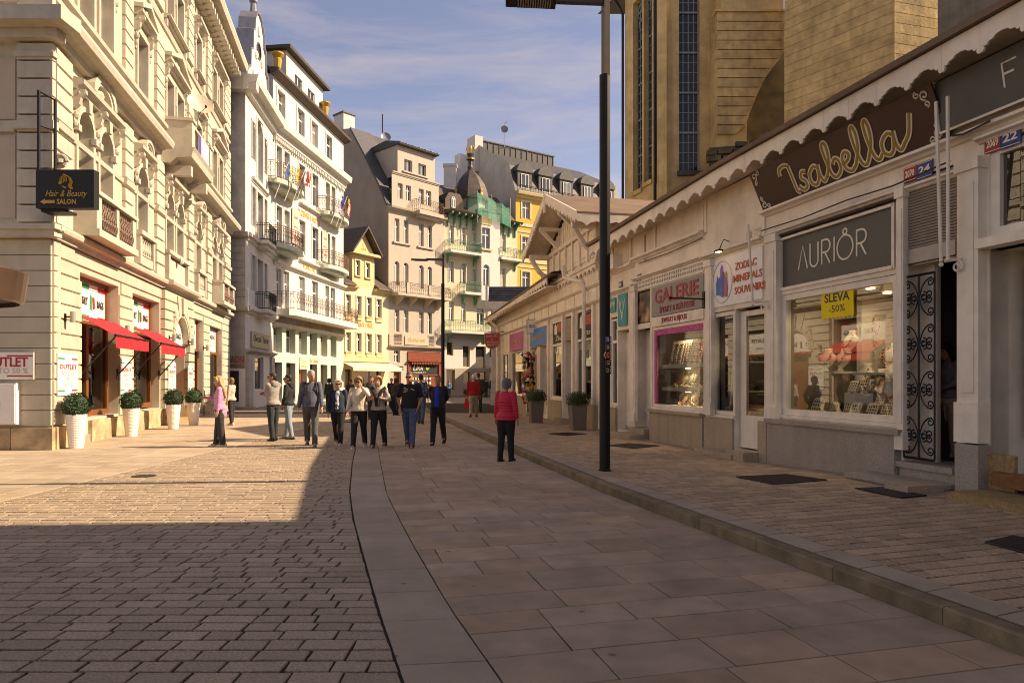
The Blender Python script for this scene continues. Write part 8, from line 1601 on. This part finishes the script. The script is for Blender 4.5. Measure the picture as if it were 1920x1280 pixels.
            if hairstyle == 'long':
                for k in range(7): q = (k - 3) / 3; b.tube([HP(q * .07, .05 - abs(q) * .02, 1.66), HP(q * .09, .08 - abs(q) * .03, 1.55), HP(q * .1, .105, 1.42), HP(q * .085, .12, 1.28), HP(q * .06, .13, 1.17)], [.04 * s, .038 * s, .034 * s, .028 * s, .012 * s], 7)
        grow(b, 'hair', hm, .011, sm=2)
    for sg_ in (-1, 1): b = MB(); b.ball(tuple(HP(sg_ * .031, -.096, 1.642)), (.011 * s, .006 * s, .006 * s), 6, 4); b.build('eye', EYE_M, t); b = MB(); b.tube([HP(sg_ * .016, -.103, 1.662), HP(sg_ * .034, -.1, 1.667), HP(sg_ * .05, -.088, 1.66)], .004 * s, 4); b.build('eyebrow', hm if hair else EYE_M, t)
    b = MB(); b.tube([HP(-.024, -.096, 1.556), HP(0, -.105, 1.555), HP(.024, -.096, 1.556)], [.003 * s, .006 * s, .003 * s], 5); b.build('mouth', LIP, t)
    if shades:
        b = MB()
        for sg_ in (-1, 1): b.tube([HP(sg_ * .012, -.113, 1.648), HP(sg_ * .036, -.112, 1.642), HP(sg_ * .06, -.096, 1.646)], [.014 * s, .021 * s, .014 * s], 7); b.tube([HP(sg_ * .06, -.096, 1.652), HP(sg_ * .08, .01, 1.648)], .004 * s, 4)
        b.build('sunglasses', SHADES, t)
    if extras: extras(t, B, HP, wrist, shoulder, s)
    return t
def strap_of(col, name='strap', a=-1, w=.012):
    def f(t, B, HP, wrist, sh_, s): b = MB(); b.tube([B(a * .10, .1, 1.42), B(a * .1, -.02, 1.485), B(a * .075, -.125, 1.36), B(-a * .05, -.155, 1.14), B(-a * .17, -.1, .98)], w * s, 5); b.build(name, cmat(col), t)
    return f
def both_straps(t, B, HP, wrist, sh_, s):
    for a in (-1, 1): b = MB(); b.tube([B(a * .12, .13, 1.2), B(a * .125, .09, 1.44), B(a * .12, -.04, 1.485), B(a * .115, -.13, 1.36), B(a * .15, -.11, 1.2), B(a * .17, .02, 1.1)], .017 * s, 5); b.build('backpack_strap', cmat((.02, .02, .025)), t)
    b = MB(); ring_tube(b, [(B(0, .17, 1.02), .11 * s, .06 * s), (B(0, .18, 1.2), .14 * s, .085 * s), (B(0, .16, 1.4), .12 * s, .06 * s), (B(0, .15, 1.44), .06 * s, .03 * s)]); b.build('backpack', cmat((.02, .02, .025)), t)
def hood(col):
    def f(t, B, HP, wrist, sh_, s): b = MB(); ring_tube(b, [(B(0, .09, 1.36), .06 * s, .03 * s), (B(0, .085, 1.42), .11 * s, .06 * s), (B(0, .06, 1.49), .115 * s, .085 * s), (B(0, .05, 1.53), .095 * s, .075 * s), (B(0, .04, 1.535), .06 * s, .05 * s)]); PEND.append((b.build('hood', cmat(col), t), .014, 4))
    return f
def phone(t, B, HP, wrist, sh_, s):
    w = wrist[0]; b = MB(); c = w + Vector((.06, -.05, .12)) * s; b.box(c.x - .035 * s, c.y - .006, c.z - .07 * s, c.x + .035 * s, c.y + .006, c.z + .07 * s); b.build('phone', cmat((.03, .03, .035), .3), t)
def tied_jacket(t, B, HP, wrist, sh_, s):
    b = MB()
    for a in (-1, 1): b.tube([B(a * .19, .05, 1.34), B(a * .16, -.04, 1.46), B(a * .09, -.13, 1.36), B(a * .03, -.17, 1.22), B(a * .015, -.175, 1.02)], [.04 * s, .05 * s, .045 * s, .04 * s, .035 * s], 8)
    ring_tube(b, [(B(0, .13, 1.0), .17 * s, .035 * s), (B(0, .13, 1.25), .19 * s, .04 * s), (B(0, .09, 1.42), .17 * s, .06 * s)]); b.tube([B(.2, .05, 1.42), B(.28, .08, 1.2), B(.34, .1, .95), B(.4, .12, .8)], [.05 * s, .07 * s, .06 * s, .04 * s], 8); PEND.append((b.build('tied_jacket', cmat((.018, .016, .018)), t), .014, 3))
def print_on(t, B, HP, wrist, sh_, s):
    for i, (x_, z_, w_) in enumerate(((-.085, 1.37, .05), (-.06, 1.33, .06), (-.09, 1.29, .05), (-.04, 1.36, .03), (.075, 1.35, .045), (.11, 1.345, .03))): b = MB(); b.tube([B(x_ - w_ * .6, -.135, z_), B(x_, -.148, z_ + .012 * (-1) ** i), B(x_ + w_ * .6, -.14, z_ - .008)], .009 * s, 4); b.build('shirt_print', cmat((.55, .52, .48)), t)
def shirt_tail(t, B, HP, wrist, sh_, s):
    b = MB(); ring_tube(b, [(B(0, .03, .72), .1 * s, .13 * s), (B(0, .02, .85), .175 * s, .15 * s), (B(0, .01, 1.0), .16 * s, .13 * s)]); PEND.append((b.build('shirt_tail', cmat((.60, .26, .42)), t), .015, 3)); phone(t, B, HP, wrist, sh_, s)
JEANS = cmat((.07, .10, .17)); PALEJ = cmat((.24, .29, .34)); GREYJ = cmat((.09, .085, .08)); BLACKT = cmat((.02, .018, .018)); CHINO = cmat((.36, .27, .17))
BLOUSE = two_tone('patterned_blouse', (.72, .72, .70), (.05, .12, .16), 16, .8, .46, .53, c3=(.02, .02, .03)); CHECK = two_tone('check_shirt', (.03, .035, .06), (.14, .15, .2), 12, .8, .45, .55)
QUILT = mat('quilted_red', (.56, .014, .04), .5, .1, 4, 0)
n_ = QUILT.node_tree; wv = n_.nodes.new('ShaderNodeTexWave'); wv.inputs['Scale'].default_value = 5.5; wv.bands_direction = 'Z'; wv.inputs['Distortion'].default_value = 1.6; wv.inputs['Detail'].default_value = 1; g_ = n_.nodes.new('ShaderNodeNewGeometry'); n_.links.new(g_.outputs['Position'], wv.inputs['Vector']); bp_ = n_.nodes.new('ShaderNodeBump'); bp_.inputs['Strength'].default_value = .3; bp_.inputs['Distance'].default_value = .03; n_.links.new(wv.outputs['Fac'], bp_.inputs['Height']); n_.links.new(bp_.outputs[0], n_.nodes['Principled BSDF'].inputs['Normal'])
person('woman with long blonde hair in a pink shirt looking at a phone', 412, 837, 1.68, -75, (.60, .26, .42), (.035, .033, .035), (.44, .29, .13), 2, 'f', ('phone', 'down'), (6, -4), (0, 6), hairstyle='long', shoes='pale', flare=1.18, extras=shirt_tail)
person('woman with a pale top half hidden behind the woman in pink', 434, 797, 1.66, -100, (.55, .42, .34), (.03, .025, .03), (.20, .12, .05), 2, 'f', ('phone', 'down'), (3, -3), hairstyle='bob', shoes='pale', vox=.018)
person('man in a grey hooded jacket with folded arms standing with his back half turned', 512, 826, 1.78, -120, (.30, .27, .24), (.03, .032, .036), (.025, .018, .014), 1, 'm', ('crossed', 'crossed'), (2, -4), (40, 4), shades=True, extras=hood((.28, .25, .22)), belly=.01)
person('man in a dark jacket and pale jeans facing left beside the grey hooded man', 541, 823, 1.74, -95, (.018, .018, .022), PALEJ, (.015, .012, .012), 1, 'm', ('pocket', 'pocket'), (7, -6), (10, 2), shades=True, shoes='grey', extras=hood((.018, .018, .022)))
person('bald man in a slate blue sweatshirt and grey jeans walking with a backpack', 583, 836, 1.86, 14, (.095, .10, .13), GREYJ, (.34, .31, .28), 0, 'm', ('hold', 'fwd'), (-16, 17), (25, 8), hairstyle='short', shoes='grey', extras=both_straps, belly=.03)
person('woman with short pale hair, sunglasses, patterned blouse and navy jacket', 634, 834, 1.62, 4, (.02, .028, .045), BLACKT, (.62, .53, .38), 2, 'f', ('down', 'down'), (-14, 14), (12, 2), hairstyle='bob', shades=True, front=BLOUSE, shoes='pale', jacket_len=.05, belly=.035, girth=1.12)
person('woman in a cream jumper shading her face with one hand', 673, 839, 1.70, 2, (.66, .54, .42), BLACKT, (.30, .19, .09), 2, 'f', ('fwd', 'face'), (17, -15), (0, 6), hairstyle='bob', shades=True, shoes='pale', girth=1.08)
person('woman in a beige top with a black jacket tied over her shoulders', 710, 838, 1.70, -4, (.42, .35, .28), BLACKT, (.33, .22, .11), 2, 'f', ('chest', 'chest'), (13, -12), (-4, 3), hairstyle='bob', sleeve=.7, shoes='sandal', extras=tied_jacket, girth=1.05)
person('man in a black printed t-shirt, blue jeans and sunglasses with hands in pockets', 768, 837, 1.82, 0, (.016, .015, .015), JEANS, (.10, .085, .07), 1, 'm', ('pocket', 'pocket'), (-17, 17), (-6, 6), sleeve=.4, shades=True, shoes='sandal', extras=print_on, belly=.025, girth=1.08)
person('man in a dark zip jacket over a bright blue shirt with hands behind his back', 821, 833, 1.72, -6, (.022, .022, .027), BLACKT, (.14, .11, .08), 1, 'm', ('behind', 'behind'), (13, -17), (10, 2), front=(.015, .04, .45), belly=.03)
person('grey haired woman in a quilted red jacket with a pale shoulder strap', 949, 864, 1.62, 155, (.4, .01, .03), cmat((.015, .013, .014)), (.14, .13, .125), 0, 'f', ('down', 'hold'), (4, -5), (8, 0), hairstyle='bob', topmat=QUILT, jacket_len=.06, belly=.02, girth=1.15, extras=strap_of((.6, .42, .36), 'shoulder_strap', 1, .016))
def redbag(t, B, HP, wrist, sh_, s): b = MB(); w = wrist[1]; b.prism([(w.x - .02, w.z - .1), (w.x + .08, w.z - .1), (w.x + .16, w.z - .55), (w.x - .12, w.z - .5)], w.y - .04, w.y + .04); b.build('red_bag', cmat((.55, .02, .03)), t)
person('white haired man in a dark red jacket walking away with a red bag', 888, 783, 1.78, 178, (.33, .012, .014), CHINO, (.66, .62, .56), 0, 'm', ('down', 'down'), (15, -15), zg=.06, vox=.016, extras=redbag, girth=1.12, belly=.02)
person('man in a dark olive jacket walking away close beside the red jacketed man', 897, 773, 1.86, 180, (.06, .045, .03), (.05, .045, .04), (.06, .04, .03), 0, 'm', zg=.06, vox=.02, stride=(6, -6))
person('person in black standing at the far end of the shops', 911, 745, 1.7, 190, (.02, .018, .02), (.02, .02, .022), (.03, .02, .02), 0, 'm', zg=0, vox=.02)
person('person in a black jacket and pale blue jeans near the far shop corner', 924, 754, 1.74, 170, (.02, .018, .022), cmat((.25, .31, .36)), (.03, .02, .02), 0, 'f', zg=.06, vox=.02, hairstyle='bob')
person('man in a dark checked shirt and jeans walking away behind the t-shirt man', 789, 794, 1.80, 176, (.06, .07, .1), JEANS, (.02, .02, .03), 1, 'm', ('down', 'down'), (-8, 8), topmat=CHECK, vox=.016)
person('person in a grey top standing behind the woman in the cream jumper', 697, 786, 1.74, 5, (.09, .085, .08), (.03, .03, .035), (.02, .015, .012), 1, 'm', vox=.018)
person('person in a dark coat partly hidden left of the t-shirt man', 742, 778, 1.66, 150, (.03, .028, .03), (.03, .03, .03), (.05, .035, .025), 1, 'f', vox=.018, hairstyle='bob')
person('person in dark clothes far behind the group, in front of the red shop', 734, 765, 1.68, 20, (.025, .022, .025), (.03, .03, .03), (.06, .03, .02), 1, 'm', vox=.02)
person('red haired woman with sunglasses half hidden behind the cream jumper', 657, 770, 1.62, 10, (.03, .025, .025), (.03, .03, .03), (.14, .04, .02), 0, 'f', vox=.02, hairstyle='bob', shades=True)
person('dark haired person half hidden behind the woman in the patterned blouse', 617, 773, 1.66, 170, (.025, .022, .022), (.03, .03, .03), (.02, .015, .012), 0, 'f', vox=.02, hairstyle='bob')
person('small figure in pale blue by the far lamp post', 842, 745, 1.55, 180, (.16, .26, .42), (.05, .07, .12), (.2, .1, .05), 0, 'f', vox=.022, hairstyle='bob')
dpos = SHOP_A.w(XA(1776, .75), .75)
person('dark haired woman in pale trousers looking at a phone in the jeweller doorway', 0, 0, 1.66, -62, (.16, .12, .11), cmat((.36, .27, .18)), (.03, .018, .012), 1, 'f', ('phone', 'belly'), (2, -2), (-4, 16), zg=.46, hairstyle='long', pos=dpos, extras=phone, vox=.014)
# grow the surfaces: every figure's overlapping shapes fused and smoothed in one pass
for o, vx, sm in PEND:
    r = o.modifiers.new('fuse', 'REMESH'); r.mode = 'VOXEL'; r.voxel_size = vx; r.use_smooth_shade = True
    q = o.modifiers.new('relax', 'SMOOTH'); q.factor = .5; q.iterations = sm
bpy.context.view_layer.update(); dg = bpy.context.evaluated_depsgraph_get()
for o, vx, sm in PEND:
    me = bpy.data.meshes.new_from_object(o.evaluated_get(dg)); old = o.data; o.modifiers.clear(); o.data = me; me.name = o.name
    if not len(me.materials): me.materials.append(old.materials[0])
bpy.context.view_layer.update()
